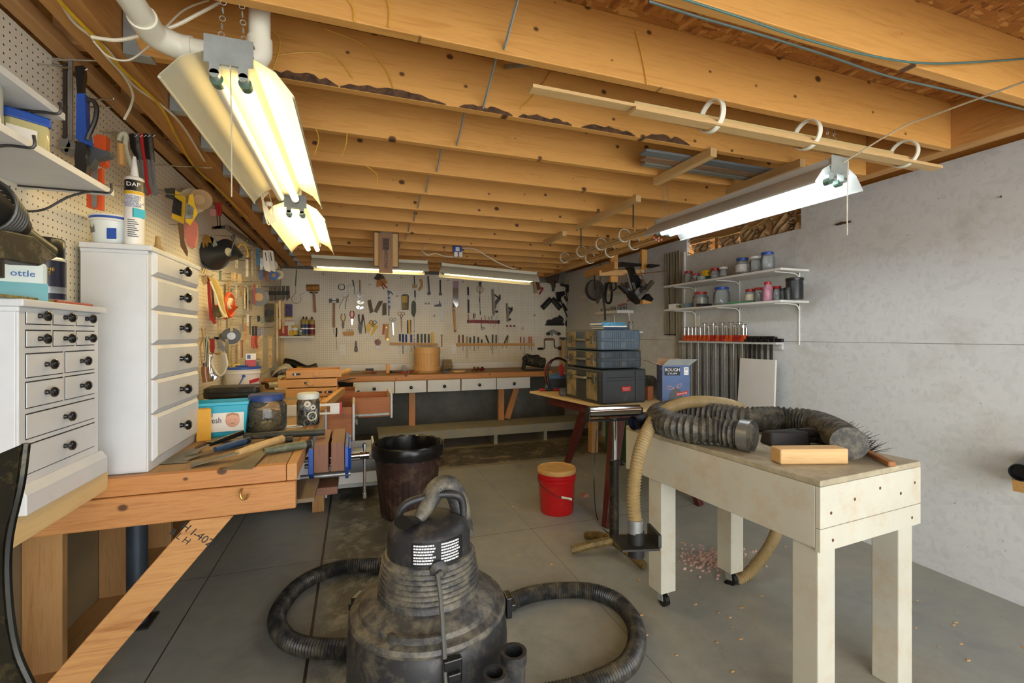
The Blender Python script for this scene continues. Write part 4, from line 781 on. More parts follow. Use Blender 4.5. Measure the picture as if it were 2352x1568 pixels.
rows = [(810,1022,1128,1190,'#8A5A34','brown-handled screwdriver, first in the long rail',None),(865,1018,1130,1240,'#7A3A26','dark handled screwdriver with red-brown top in the long rail',None),(920,1040,1128,1345,'#B79A78','thin long screwdriver with a clear tan handle',None),(965,1052,1130,1215,'#33352E','short dark green screwdriver beside the clear tan one',None),(1020,1035,1130,1240,'#2B2B2B','black banded screwdriver, fifth in the long rail',None),(1075,1050,1130,1215,'#1F1F1F','black screwdriver with pale band, sixth in the long rail',None),(1125,1082,1130,1165,'#22251F','stubby black screwdriver in the long rail',None),
 (1180,1025,1130,1225,'#3A3F2C','olive screwdriver tilted across the long rail',1262),(1275,1012,1130,1290,'#36362F','tall dark screwdriver in the middle of the long rail',None),(1325,1018,1130,1210,'#3B3E3C','dark screwdriver right beside the tallest one',None),(1485,1025,1130,1205,'#3B3A2A','olive screwdriver leaning left in the gap of the long rail',1405),(1490,1030,1130,1200,'#8A8040','olive yellow screwdriver behind the leaning one',1465),(1662,1045,1130,1225,'#A04038','small red screwdriver near the right of the long rail',None),(1712,1050,1130,1350,'#B06A60','pinkish screwdriver with the longest shank at right',None),(1780,1042,1130,1215,'#D0661E','orange screwdriver, left of the orange pair',None),(1812,1042,1130,1240,'#D0661E','orange screwdriver at the right end of the long rail',None)]
for x, a, b, c_, col, l, x2 in rows: sdr(x, a, b, c_, M(col,.35,0,.2,60), l, x2=x2)
for x, y0, y1, y2, col, l, fr in ((1800,1005,1110,1280,'#2F4A7A','blue chisel handle, first in the left rail',FA),(1842,1005,1110,1280,'#2F4A7A','blue chisel handle beside the first one',FA),(35,1005,1120,1280,'#2B4675','blue chisel just right of the keg-side gap in the left rail',FB),(78,1010,1120,1260,'#2F57A5','bright blue splayed handle under the yellow comb card',FB),(148,1012,1120,1255,'#2F57A5','bright blue splayed handle, right one of the pair',FB),
    (240,1005,1125,1180,'#5A6055','grey green file handle right of the hanging wire',FB),(292,1005,1125,1180,'#4F5A62','grey blue file handle, second of four',FB),(340,1005,1125,1180,'#4A5040','dark olive file handle, third of four',FB),(392,1005,1125,1180,'#4E5F78','grey blue file handle beside the yellow knife',FB)):
    sdr(x, y0, y1, y2, M(col,.45), l, 'chisel' if fr is FA or x < 160 else 'file', 'files and chisels in the left rail', None, .014, STEEL, fr, 'chisel' if fr is FA or x < 160 else 'file', .005)
B('utility_knife', 'yellow utility knife standing in the left rail', 'knife', (440,980), [('handle', YEL, [('o',[(420,1000),(455,978),(462,1060),(450,1135),(425,1135)],.01,.03)]), ('blade', STEEL, [('b',(438,1135),(438,1180),.012,.003,.02)])], None, FB)
B('comb_card', 'yellow and black toothed card hanging above the blue splayed handles', 'card', (118,810), [('back', BLK, [('o',[(90,815),(148,815),(148,1000),(90,1000)],.004,.012)]), ('yellow_stripe', YEL, [('o',[(106,812),(133,812),(138,1010),(110,1010)],.012,.018)])], gb, FB)
B('scrub_brush', 'small brush with dark handle and square tan pad near the top of the board', 'brush', (193,200), [('handle', M('#37452E',.5), [('b',(190,200),(195,320),.016,.012,.016)]), ('pad', TAN, [('o',[(165,325),(228,325),(225,370),(168,370)],.006,.035)])], gb, FB)
B('horn_scraper', 'curved pale wood handle hanging right of the small brush', 'scraper', (275,250), [('horn_scraper', LW, [('l',[(270,248),(292,290),(290,350),(255,398)],.018,.022,9)])], gb, FB)
B('adjustable_wrench', 'dark adjustable wrench hanging from the top of the board', 'wrench', (385,205), [('handle', DSTEEL, [('b',(382,205),(398,410),.022,.01,.014)]), ('jaw', DSTEEL, [('o',[(375,425),(405,405),(418,440),(408,470),(395,450),(385,470),(370,455)],.008,.026)])], gb, FB)
B('paint_scraper', 'narrow black scraper with flared blade, top of the board', 'scraper', (550,255), [('handle', BLK, [('b',(550,255),(552,420),.022,.012,.014)]), ('blade', DSTEEL, [('o',[(540,420),(562,420),(575,450),(572,472),(530,472),(530,450)],.008,.014)])], gb, FB)
B('pull_saw', 'Japanese style pull saw with wrapped cane handle and broad blade', 'saw', (760,275), [('blade', CHROME, [('o',[(725,275),(802,275),(800,600),(775,640),(722,560)],.01,.013)], [('printed_tag', M('#A88A9A',.5), [('o',[(726,278),(800,278),(800,372),(726,372)],.013,.0135)])]), ('ferrule', DSTEEL, [('o',[(722,560),(755,640),(735,645),(722,640)],.013,.018)]), ('handle', LW, [('b',(738,640),(758,985),.036,.026,.018,.030,.024)], [('dark_band', BLACK, [('b',(739,680),(740,690),.038,.028,.018),('b',(756,955),(757,968),.034,.026,.018)])])], gb, FB)
B('flat_file', 'flat file with black halves and a bright steel middle', 'file', (935,355), [('upper_half', BLK, [('b',(934,355),(938,465),.026,.01,.014)]), ('middle', CHROME, [('b',(938,465),(940,530),.026,.01,.014)]), ('lower_half', BLK, [('b',(940,530),(942,715),.026,.012,.014)]), ('red_dot', RINK, [('c',(938,550),.006,.019,.022)])], gb, FB)
B('hand_drill_brace', 'thin twisted wire tool with a round tan hoop behind its head', 'tool', (1102,290), [('head', DSTEEL, [('o',[(1080,288),(1122,288),(1112,345),(1092,345)],.012,.03)]), ('hoop', TAN, [('r',(1102,388),.051,.006,.012)]), ('shaft', DSTEEL, [('l',[(1102,345),(1100,500),(1105,740)],.0035,.02),('b',(1093,500),(1095,565),.008,.008,.024),('b',(1105,690),(1107,742),.014,.01,.02)])], gb, FB)
for dx, dy, sc_, l in ((0,0,1,'long bench plane hung sole to the left on the pegboard'),(200,195,.72,'shorter bench plane hung right of the long one')):
    X0, Y0 = 1258+dx, 388+dy-(0)
    q = lambda x, y: (X0+(x-1258)*sc_*1.0, Y0+(y-388)*sc_)
    B('bench_plane', l, 'plane', (X0,Y0), [('body', M('#8C836C',.45,.4), [('o',[q(1258,388),q(1280,388),q(1298,560),q(1295,735),q(1275,740)],.008,.06)]), ('frog', DSTEEL, [('o',[q(1298,560),q(1375,490),q(1385,520),q(1325,600),q(1296,700)],.02,.045)]), ('tote', BLACK, [('l',[q(1300,460),q(1340,490),q(1372,500),q(1378,460)],.011,.035,9)]), ('front_knob', BLK, [('c',q(1328,697),.018,.02,.05)]), ('lever', STEEL, [('l',[q(1340,570),q(1390,490)],.004,.035)])], 'bench planes on the back pegboard', FB)
B('magnetic_rack', 'red and black magnetic bar with small tools stuck on it', 'rack', (925,835), [('bar', M('#9C2B26',.4), [('o',[(925,808),(1365,818),(1365,862),(925,852)],0,.022)]), ('black_strip', BLK, [('o',[(925,828),(1365,838),(1365,844),(925,834)],.022,.024)]), ('end_cap', BLK, [('o',[(1345,816),(1368,816),(1368,864),(1345,864)],.001,.026),('o',[(923,806),(932,806),(932,856),(923,856)],.001,.026)])], None, FB)
for i, (x0,y0,x1,y1,col,l) in enumerate(((938,735,952,870,'#B5655A','pink-handled pick at the left of the red magnetic bar'),(1015,722,1000,850,'#202020','black tweezers leaning left on the red magnetic bar'),(1035,722,1022,850,'#2A2A2A','black tweezers, the right one of the leaning pair'),(1165,745,1190,860,'#D8A82A','yellow pick on the red magnetic bar'),(1220,760,1245,905,'#9AA0A4','bright forked pick on the red magnetic bar'),(1262,765,1290,925,'#7F8588','slim steel pick right of the forked one'),(1300,740,1225,790,'#A6A9AA','shiny steel strip slanting across the magnetic bar'),(1330,760,1312,905,'#8B9092','steel probe near the right end of the magnetic bar'))):
    B('pick', l, 'pick', (x0,y0), [('grip', M(col,.35,.3), [('l',[(x0,y0),((x0+x1)/2,(y0+y1)/2)],.006,.03,6)]), ('tip', STEEL, [('l',[((x0+x1)/2,(y0+y1)/2),(x1,y1)],.0025,.03,5)])], 'small tools on the magnetic bar', FB)
B('c_clamp', 'small dark C-clamp dangling under the magnetic bar', 'clamp', (1120,775), [('bar', DSTEEL, [('b',(1120,775),(1118,940),.009,.006,.03)]), ('jaw', DSTEEL, [('l',[(1118,905),(1155,915),(1158,935),(1125,945)],.004,.03)])], gb, FB)
B('combination_square', 'steel combination square with its dark head to the left', 'square', (590,520), [('rule', STEEL, [('o',[(570,520),(600,520),(575,838),(550,838)],.01,.013)]), ('head', DSTEEL, [('o',[(465,605),(555,585),(572,625),(470,630)],.006,.026)]), ('clamp_arm', DSTEEL, [('l',[(535,545),(540,585),(560,600)],.005,.02)])], gb, FB)
B('slipstone', 'long grey green oval whetstone hanging in a dark sheath', 'sheath', (185,545), [('slipstone', M('#5E6458',.7,0,.2,12), [('o',[(160,560),(185,540),(210,570),(212,700),(195,765),(170,768),(150,720),(152,620)],.006,.028)])], gb, FB)
B('pocket_knife', 'small dark knife hanging just above the oval sheath', 'knife', (202,400), [('handle', BLK, [('b',(200,402),(202,498),.020,.012,.014)]), ('blade', STEEL, [('b',(203,500),(208,540),.010,.003,.014)])], gb, FB)
B('wire_probe', 'thin wire with three black beads hanging down beside the keg', 'wire', (188,770), [('wire', DSTEEL, [('l',[(188,770),(190,1100),(184,1405)],.0016,.014)]), *[('bead', BLACK, [('c',(189,y),.008,.008,.02)]) for y in (968,1022,1085)], ('blue_holder', M('#3A62A0',.4), [('b',(188,1110),(190,1200),.013,.01,.016)])], gb, FB)
for i, x in enumerate((1470,1520,1570)): B('peg_ball', ['left','middle','right'][i]+' one of three dark red balls on pegs under the short plane', 'ball', (x,895), [('ball', M(['#6E2A22','#74201C','#5A4A2A'][i],.3), [('c',(x,895),.012,.01,.034,.017)]), ('peg', STEEL, [('c',(x,895),.004,0,.01)])], 'balls on pegs', FB)
B('ring_hook', 'small steel ring on a peg right of the three balls', 'ring', (1690,930), [('ring_hook', STEEL, [('r',(1690,930),.017,.004,.012),('h',(1690,915),.03)])], None, FB)
B('marking_gauge', 'thin wood marking gauge hanging at the right end of the left rail', 'gauge', (570,1010), [('beam', LONG, [('b',(570,1010),(572,1185),.014,.012,.018)]), ('head', STEEL, [('b',(550,1030),(595,1030),.008,.006,.02)])], gb, FB)
B('drop_cord', 'thin white cord hanging straight down between the lights', 'cord', (368,110), [('drop_cord', CREAM, [('l',[(368,100),(370,230),(368,390)],.002,.03)])], None, FB)
for i, (x, y, fr) in enumerate(((740,180,FA),(1385,325,FA),(1760,485,FA),(1815,230,FA),(345,590,FB),(390,590,FB),(655,265,FB),(860,290,FB),(465,760,FB),(1855,750,FB))):
    B('peg_hook', ['bare hook high at the left of the back board','bare hook above the grey blocks','bare hook left of the yellow pack','bare hook high near the clipboard','left bare hook of the pair beside the square','right bare hook of the pair beside the square','bare hook above the combination square','bare hook right of the pull saw blade','bare hook under the combination square','bare hook on the right-hand board'][i], 'hook', (x,y), [('peg_hook', DSTEEL, [('b',(x-26,y),(x+26,y),.003,.003,.004),('b',(x,y-26),(x,y+10),.003,.003,.004),('h',(x,y),.05)])], 'empty peg hooks on the back board', fr)
# ---- right end of the back wall (third crop frame)
C3 = lambda n, l, c, o, p, g='power and hand tools at the right end of the back wall': tool('B', FC, n, l, c, o, p, g)
C3('red_clamp', 'red-handled sheet pliers with tan strap hung beside the small shop light', 'clamp', (180,420), [('strap', TAN, [('b',(165,430),(180,545),.055,.02,.03)]), ('body', M('#5C4436',.6), [('b',(185,415),(205,520),.04,.03,.05)]), ('handle', RED, [('l',[(205,455),(215,500),(240,505),(210,555)],.012,.06,9)])])
C3('grinder', 'angle grinder with a coiled brown cord hanging from the ceiling joist', 'grinder', (320,340), [('cord_coil', M('#5B4534',.7), [('r',(320,405),.105,.012,.10,1.15),('r',(325,410),.09,.012,.12,1.2),('r',(315,400),.075,.012,.135,1.1),('r',(322,395),.06,.012,.15,1.2)]), ('body', M('#4A3A2C',.6), [('k',(318,400,.1),(328,500,.1),.05,.028,14)]), ('spindle', DSTEEL, [('k',(326,498,.1),(322,530,.1),.02,.02,10)]), ('hook', CHROME, [('l',[(320,290),(322,330),(310,350)],.006,.1)])])
C3('yellow_trimmer', 'yellow and black tool motor hanging in the back right corner', 'power tool', (480,440), [('motor', YEL, [('o',[(435,445),(510,440),(515,500),(480,525),(470,490),(440,470)],.05,.14)]), ('cap', BLACK, [('o',[(455,385),(500,375),(525,400),(515,440),(455,435)],.05,.14)]), ('shaft', STEEL, [('k',(490,520,.08),(480,560,.08),.02,.015,10)]), ('handle', BLK, [('b',(385,475),(455,490),.04,.03,.09)])])
C3('bar_clamp', 'tall pair of steel clamp bars leaning in the back right corner', 'clamp', (440,500), [('bar', STEEL, [('b',(440,520),(510,840),.018,.008,.09)]), ('bar', DSTEEL, [('b',(425,520),(490,830),.014,.008,.08)]), ('head', BLACK, [('o',[(420,480),(455,475),(460,530),(430,540)],.06,.11)])])
C3('long_sheath', 'dark tapered sheath hanging to the right of the clamp bars', 'sheath', (510,540), [('blade', M('#4C4A3A',.6), [('o',[(490,540),(530,545),(520,660),(500,680),(485,600)],.05,.07)]), ('cord', CREAM, [('l',[(480,560),(485,640),(515,730)],.006,.08)])])
C3('corner_clamp', 'black V-shaped corner clamp on the right-hand pegboard', 'clamp', (305,590), [('arm', BLACK, [('b',(305,592),(232,668),.085,.03,.03)]), ('arm', BLACK, [('b',(312,590),(382,672),.085,.03,.03)]), ('slot', M('#3C473E',.6), [('b',(300,603),(245,662),.03,.004,.047),('b',(318,603),(370,664),.03,.004,.047)])])
C3('quick_clamp', 'black pistol-grip quick clamp with its long bar slanting down', 'clamp', (380,550), [('head', BLACK, [('o',[(340,540),(405,530),(410,560),(380,580),(370,620),(350,600)],.02,.07)]), ('bar', DSTEEL, [('b',(380,590),(440,745),.02,.008,.05)]), ('grip', M('#5A2A24',.5), [('b',(415,570),(435,610),.03,.03,.05)]), ('lower_jaw', BLACK, [('b',(400,630),(432,688),.035,.03,.05)])])
C3('square_trowel', 'dark diamond-shaped trowel blade hanging under the quick clamp', 'trowel', (440,755), [('square_trowel', M('#3C3836',.5,.4), [('o',[(438,755),(456,790),(452,812),(436,824),(420,805),(420,785)],.03,.034)])])
C3('router_plane', 'black router plane with curved handles on the right-hand pegboard', 'plane', (330,770), [('sole', BLACK, [('o',[(258,795),(398,790),(395,810),(258,810)],.01,.09)]), ('body', BLK, [('o',[(268,770),(310,762),(330,745),(360,740),(395,780),(390,795),(265,795)],.02,.06)]), ('tote', BLACK, [('l',[(395,785),(400,755),(370,730)],.018,.05,9)]), ('knob', M('#3A3630',.4,.4), [('c',(290,775),.03,.06,.09)])])
C3('spokeshave', 'grey steel router tool with two round knobs above the hand brace', 'plane', (320,865), [('body', STEEL, [('o',[(275,885),(285,855),(320,842),(355,855),(372,885),(350,888),(320,870),(295,888)],.01,.025)]), ('knob', BLK, [('c',(278,878),.028,.025,.06)]), ('knob', BLK, [('c',(366,878),.028,.025,.06)]), ('post', STEEL, [('b',(315,845),(315,895),.014,.014,.03)])])
C3('hand_brace', 'old hand brace with wooden sweep handle on the right-hand pegboard', 'hand drill', (320,930), [('crank', DSTEEL, [('l',[(210,1000),(250,998),(252,930),(260,922),(325,922),(332,935),(340,990),(385,995)],.009,.05,8)]), ('sweep_handle', HW, [('k',(262,922,.05),(322,922,.05),.02,.02,12)]), ('chuck', BLACK, [('k',(198,1000,.05),(235,998,.05),.018,.02,12)]), ('head_knob', M('#3B2A20',.4), [('c',(375,995),.035,.03,.07)])])
C3('caulk_tube', 'upright dusty tan tube behind the tool cases in the corner', 'tube', (405,1080), [('tube', TAN, [('k',(405,1172,.12),(405,930,.12),.035,.035,14)]), ('nozzle', BLK, [('k',(405,930,.12),(405,908,.12),.02,.018,10),('b',(380,915),(425,915),.03,.03,.12)])])
# ================================================================ LEFT WALL
FT = (0, 0, 2.8); F1 = (340, 380, 3.015); F2 = (450, 520, 7.84); F3 = (450, 700, 7.84)
def L(fr, n, l, c, o, p, g='things hung on the left pegboard'): return tool('L', fr, n, l, c, o, p, g)
# white wire-braced shelves high at the left
def lshelf(px, py, x1, y0, label, back=PX+.008):
    p = onX(px, py, x1); z = p.z
    put('wall_shelf', label, 'shelf', [('board', MB().box(0, x1-back, y0-p.y, 0, -.018, 0), WHITE), ('bracket', MB().tube(spline([(0,-.05,-.10),(.06,-.05,-.09),(.12,-.05,-.045),(x1-back-.04,-.05,-.022),(x1-back+.01,-.05,-.02),(x1-back+.012,-.05,.01)],4), .0035, 6).tube([(0,-.05,-.022),(x1-back-.02,-.05,-.022)], .003, 6), DSTEEL),
      ('bracket', MB().tube(spline([(0,-.42,-.10),(.06,-.42,-.09),(.12,-.42,-.045),(x1-back-.04,-.42,-.022),(x1-back+.01,-.42,-.02),(x1-back+.012,-.42,.01)],4), .0035, 6), DSTEEL)], (back, p.y, z))
    return p
s1 = lshelf(262, 438, -.75, 1.0, 'lower white shelf on wire brackets at the upper left, holding clear tubs')
s2 = lshelf(150, 262, -.76, 1.0, 'upper white shelf on wire brackets at the upper left corner')
z1 = s1.z+.001
p = onZ(70, 320, z1+.06) if 0 else onX(78, 330, -.80); yj = p.y
put('tub', 'squarish tub of yellow petroleum jelly with a blue lid on the lower shelf', 'tub', [('body', MB().lathe([(.046,0),(.052,.008),(.053,.075),(.05,.085)], 4, (0,0,0), False, PI/4, 1.15, .8).lathe([(.03,0),(.04,.002)], 12), glass('#E8DDA0', .1, 'jelly', .35), .008), ('jelly', MB().lathe([(.043,.004),(.049,.01),(.049,.06)], 4, (0,0,0), False, PI/4, 1.15, .8), M('#E3D28C', .3, 0, .04)), ('label', MB().box(-.045,.012,-.0445,-.043,.02,.06), PAPER), ('lid', MB().lathe([(.055,.084),(.056,.088),(.056,.104),(.052,.108)], 4, (0,0,0), False, PI/4, 1.15, .82), BLUE, .006)], (-.83, yj+.02, z1), .75)
put('bottle', 'round clear bottle at the far left behind the blue-lidded tub', 'bottle', [('bottle', MB().lathe([(.04,0),(.045,.01),(.045,.12),(.02,.15),(.018,.17),(.001,.172)], 24), glass('#DDE3DC', .1, 'frosted', .4))], (-.84, yj-.13, z1))
# on top of the small chest and tall chest
zs = 1.549; zt_ = ZB+.862
p = onX(122, 600, -.885)
put('spray_can', 'black-capped polish can with black and silver label on the small chest', 'can', [('body', MB().lathe([(.046,0),(.048,.004),(.048,.135),(.044,.142)], 30), M('#BFC2C2', .25, .6, .05)), ('label', MB().lathe([(.0485,.012),(.0485,.13)], 30), M('#1B1D33', .3, 0, .2, 12)), ('panel', MB().lathe([(.0488,.03),(.0488,.05)], 30), M('#9AA0A6', .3, .4, .3, 30)), ('cap', MB().lathe([(.045,.142),(.046,.146),(.046,.195),(.043,.2),(.001,.2)], 30), BLACK)], (-.905, p.y, zs), .3)
cn = [o for o in COL.objects if o.name == 'spray_can'][0]
text('EXTREME\nGLOSS', .014, YEL, cn, (.0, -.0495, .095), name='lettering')
put('soap_box', 'pale bottle with blue lettering at the left edge on the small chest', 'bottle', [('body', MB().box(-.05,.05,-.03,.03,0,.11), M('#C9D6CF', .3, 0, .05), .01), ('liquid_band', MB().box(-.0505,.0505,-.031,.031,.0,.05), M('#4F9AA0', .3, 0, .05))], (-.90, p.y-.115, zs), .6)
sb = [o for o in COL.objects if o.name == 'soap_box'][0]; text('ottle', .026, BINK, sb, (0, -.0315, .075))
put('red_chisel_case', 'flat orange-red plastic strip lying along the top edge of the small chest', 'strip', [('strip', MB().box(-.008,.008,-.10,.10,0,.009), M('#B5532E', .3, 0, .1), .003)], (-.862, 1.86, zs))
put('paint_stick', 'paint-speckled stick lying behind the orange strip on the small chest', 'stick', [('stick', MB().box(-.01,.01,-.12,.12,0,.008), M('#8A8252', .6, 0, .4, 60), .001)], (-.868, 1.63, zs))
# black drill / driver resting high at the left edge
DG = T('heat_gun', 'black power tool with a ribbed body and round barrel jutting in from the left edge', 'power tool', onX(40, 520, -.72)); 
mk('barrel', MB().cyl((0,-.02,-.0), (.0,.115,-.035), .018, .016, 18).cyl((.0,.115,-.035), (.0,.116,-.0352), .0165, .010, 18), M('#6E6A52', .35, .3, .2, 9), DG)
mk('housing', MB().cyl((0,-.16,.03), (0,.0,.0), .05, .026, 20), BLK, DG)
g = MB()
for i in range(6): g.ring((0, -.035-.014*i, .012+.002*i), .036+.004*i, .0035, 24, 6, 'y')
mk('cooling_ribs', g, M('#4B4A45', .4, .3, .1), DG)
mk('guard', MB().prism([(-.17,-.03),(.0,-.02),(.09,-.052),(.02,-.085),(-.17,-.09)], -.028, .03, 'yz'), M('#2A2820', .5, 0, .2, 9, .3), DG, .004)
mk('support', MB().cyl((0,-.1,-.09),(0,-.1,-.125), .03, n=14), BLK, DG)
# dark curved blade very near at the lower left
Y0 = 1.0; PL = [(62,1016),(55,1050),(48,1110),(40,1160),(26,1200),(18,1250),(17,1330),(24,1420),(40,1500),(72,1572),(60,1640),(-50,1640),(-60,1240),(-60,1075),(0,1042)]
P0 = onY(-20, 1500, Y0); P0.z = 0
g = MB(); g.M = Matrix.Translation(-P0); shapes(g, Y0, (0,0,1), [('o', PL, 0, .012), ('l', [(60,1018),(48,1110),(27,1200),(18,1260),(17,1330),(24,1420),(40,1500),(72,1572)], .006, .006)])
g2 = MB().box(-.06, .02, -.01, .01, 0, .62)
put('scoop', 'dark glossy scoop blade with a curved rim standing at the very lower left edge', 'scoop', [('blade', g, M('#24231C', .2, .4, .35, 6, .25, '#8A7A4A')), ('stem', g2, BLK)], P0, 0)
# standing on the tall chest
c0 = onX(184, 545, -.87)
put('paint_tub', 'white plastic tub with blue lettering band standing on the tall chest', 'tub', [('body', MB().lathe([(.055,0),(.057,.004),(.066,.085),(.066,.09)], 32), M('#DCE3DE', .3, 0, .03)), ('rim', MB().lathe([(.069,.09),(.0715,.092),(.0715,.097),(.069,.099)], 32), WHITE2), ('blue_ring', MB().lathe([(.069,.099),(.070,.1),(.070,.106),(.069,.107)], 32), BLUE), ('top_rim', MB().lathe([(.070,.107),(.073,.109),(.073,.113),(.06,.114),(.001,.112)], 32), WHITE2),
   ('blue_print', MB().at((0,0,0),0,0,-.5).box(.02,.05,-.0625,-.058,.02,.06), BLUE), ('barcode', MB().at((0,0,0),0,0,-1.1).box(-.014,.014,-.0635,-.06,.045,.075), GREY)], (-.885, 2.17, zt_), .3)
ct_ = put('caulk_cartridge', 'white caulk cartridge with a long nozzle standing on the tall chest', 'caulk tube', [('body', MB().lathe([(.022,0),(.0235,.003),(.0235,.205),(.02,.21),(.012,.212)], 28), WHITE2), ('nozzle', MB().lathe([(.011,.212),(.010,.22),(.004,.275),(.001,.276)], 16), WHITE2), ('black_band', MB().lathe([(.0238,.165),(.0238,.198)], 28), BLACK), ('yellow_band', MB().lathe([(.0238,.155),(.0238,.164)], 28), YEL), ('blue_picture', MB().at((0,0,0),0,0,.6).box(-.015,.015,-.0242,-.019,.085,.112), TEAL)], (-.80, 2.125, zt_), .25)
text('DAP', .017, WINK, ct_, (0, -.0243, .183)); text('FAST DRY\nACRYLIC\nLATEX\nCAULK PLUS\nSILICONE', .0088, BINK, ct_, (0, -.0243, .132)); 
tx = MB()
for i in range(9): tx.box(-.013, .008+.004*((i*7) % 3)-.004, -.0244, -.0238, .075-.0062*i, .0772-.0062*i)
mk('fine_print', tx, INK, ct_)
ct_.scale = (1.3, 1.3, 1.25)
put('oil_funnel', 'dusty brass-coloured funnel upside down on the far end of the tall chest', 'funnel', [('cone', MB().lathe([(.058,0),(.056,.012),(.02,.06),(.012,.075)], 28), TAN), ('spout', MB().lathe([(.012,.075),(.009,.115),(.001,.116)], 16), TAN)], (-.86, 2.52, zt_))
# hooks with yellow tips and hung tools near the upper left
for i, (a, b, y) in enumerate((((330,385),(632,385),1),((512,434),(675,422),1),((430,692),(730,685),0),((560,642),(732,635),0),((985,898),(1138,897),1),((965,1058),(1365,1078),0))):
    l_ = ['topmost long peg hook with a yellow tip','second peg hook with a yellow tip just below the topmost','bent steel peg hook beside the blue grip','bent steel peg hook behind the blue grip','yellow-tipped peg hook right of the putty knives','longest bare peg hook below the putty knives'][i]
    p = PP('L', a[0]/2.8, a[1]/2.8); y0 = p.y; q_ = onY(b[0]/2.8, b[1]/2.8, y0); v = q_-p; t_ = MB().tube(spline([(0,0,0), v*.5, v*.9+Vector((0,0,-.002)), v], 4), .0028, 6)
    P_ = [('wire', t_, CHROME)]
    if y: P_.append(('yellow_tip', MB().cyl(v*.93, v*1.01+Vector((0,0,.003)), .005, n=8), YEL))
    put('peg_hook', l_, 'hook', P_, p, 0, 'long peg hooks on the left pegboard')
for i, (x, yt, yb, m_, l) in enumerate(((415,400,890,DSTEEL,'dark flat bar hanging from the top hook at upper left'),(452,365,905,STEEL,'bright steel bar with a round chrome foot at upper left'))):
    ref = (400, 640)
    L(FT, 'clamp_bar', l, 'clamp', (x,yt), [('bar', m_, [('p',[(x-13,yt),(x+13,yt),(x+13,yb),(x-13,yb)],ref,.03,.006)]), ('foot', STEEL, [('p',[(x-30+i*20,yb),(x+20,yb-8),(x+38,yb+40),(x+22,yb+85),(x-12,yb+95),(x-40,yb+60)],ref,.03,.02)])], 'clamp bars at the upper left')
ref = (400, 700)
L(FT, 'loppers', 'blue-gripped cutter with black upper arm hanging at the upper left', 'cutter', (510,420), [('upper_arm', BLACK, [('p',[(480,425),(535,420),(540,480),(525,600),(495,600)],ref,.07,.02)]), ('blue_grip', BLUE, [('p',[(492,598),(545,600),(552,800),(572,930),(545,925),(487,890)],ref,.07,.028)]), ('curved_arm', DSTEEL, [('t',[(560,640),(600,650),(622,700),(610,780),(575,860),(560,900)],.007,ref,.075)]), ('jaws', BLK, [('p',[(488,905),(545,920),(560,960),(545,1010),(560,1060),(550,1125),(485,1110),(478,1000)],ref,.07,.02)])])
L(FT, 'blade_guard', 'dark grey triangular nozzle pointing right above the caulk cartridge', 'nozzle', (570,930), [('blade_guard', M('#4C4E50',.5), [('p',[(560,930),(712,980),(700,1000),(610,1020),(575,1075),(560,1080)],(470,900),.08,.035)])])
L(FT, 'orange_tool', 'pair of orange plastic handles hanging behind the caulk cartridge', 'tool', (640,865), [('handle', ORANGE, [('p',[(602,872),(640,862),(682,875),(680,1050),(655,1070),(612,1050)],(520,900),.06,.03)]), ('lower_handle', ORANGE, [('p',[(556,1080),(600,1060),(600,1340),(556,1330)],(520,900),.06,.02), ('p',[(618,1090),(655,1080),(655,1350),(618,1345)],(520,900),.06,.02)]), ('blade', STEEL, [('p',[(582,1060),(625,1050),(620,1330),(590,1330)],(520,900),.065,.006)])])
L(FT, 'dowel', 'short tan wooden dowel hanging behind the caulk nozzle', 'dowel', (780,930), [('dowel', LW, [('t',[(778,928),(782,1062)],.013,(700,900),.06)])])
L(FT, 'cotton_strap', 'pale folded cloth strap drooping left of the putty knives', 'cloth', (800,860), [('cotton_strap', M('#C9C7A8',.8), [('t',[(765,905),(775,870),(800,858),(812,880),(808,950),(840,1050),(880,1130),(860,1150),(815,1140)],.008,(740,900),.05)])])
for i, (x, xb, hc, l) in enumerate(((845,905,BLACK,'leftmost of the hung putty knives, black paint-spattered handle'),(880,930,DUSTBLK,'second hung putty knife, spattered black handle'),(905,950,RED,'red-handled knife in the middle of the hung putty knives'),(930,975,BLACK,'black-handled putty knife right of the red one'),(962,1000,DUSTBLK,'rightmost of the hung putty knives, with a hooked blade'))):
    ref = (x-60, 960)
    L(FT, 'putty_knife', l, 'putty knife', (x,855), [('handle', hc, [('p',[(x-15,862),(x+12,855),(x+18,930),(xb-12,1040),(xb-30,1020),(x-8,950)],ref,.06+.01*i,.016)]), ('blade', STEEL if hc is not RED else RED, [('p',[(xb-32,1020),(xb-10,1030),(xb+2,1180),(xb+22,1240),(xb-5,1262),(xb-25,1180)],ref,.065+.01*i,.003)])], 'putty knives on a left wall hook')
L(FT, 'corner_square', 'clear plastic ruler edge standing behind the caulk cartridge', 'ruler', (812,1180), [('corner_square', GLASS2, [('p',[(806,1200),(818,1180),(848,1540),(826,1545)],(720,1350),.04,.003)])])
L(FT, 'u_hook', 'small bare U-shaped hook low on the near pegboard', 'hook', (870,1400), [('u_hook', STEEL, [('t',[(868,1400),(866,1430),(885,1448),(905,1430),(900,1412)],.0025,(868,1400),.01)])])
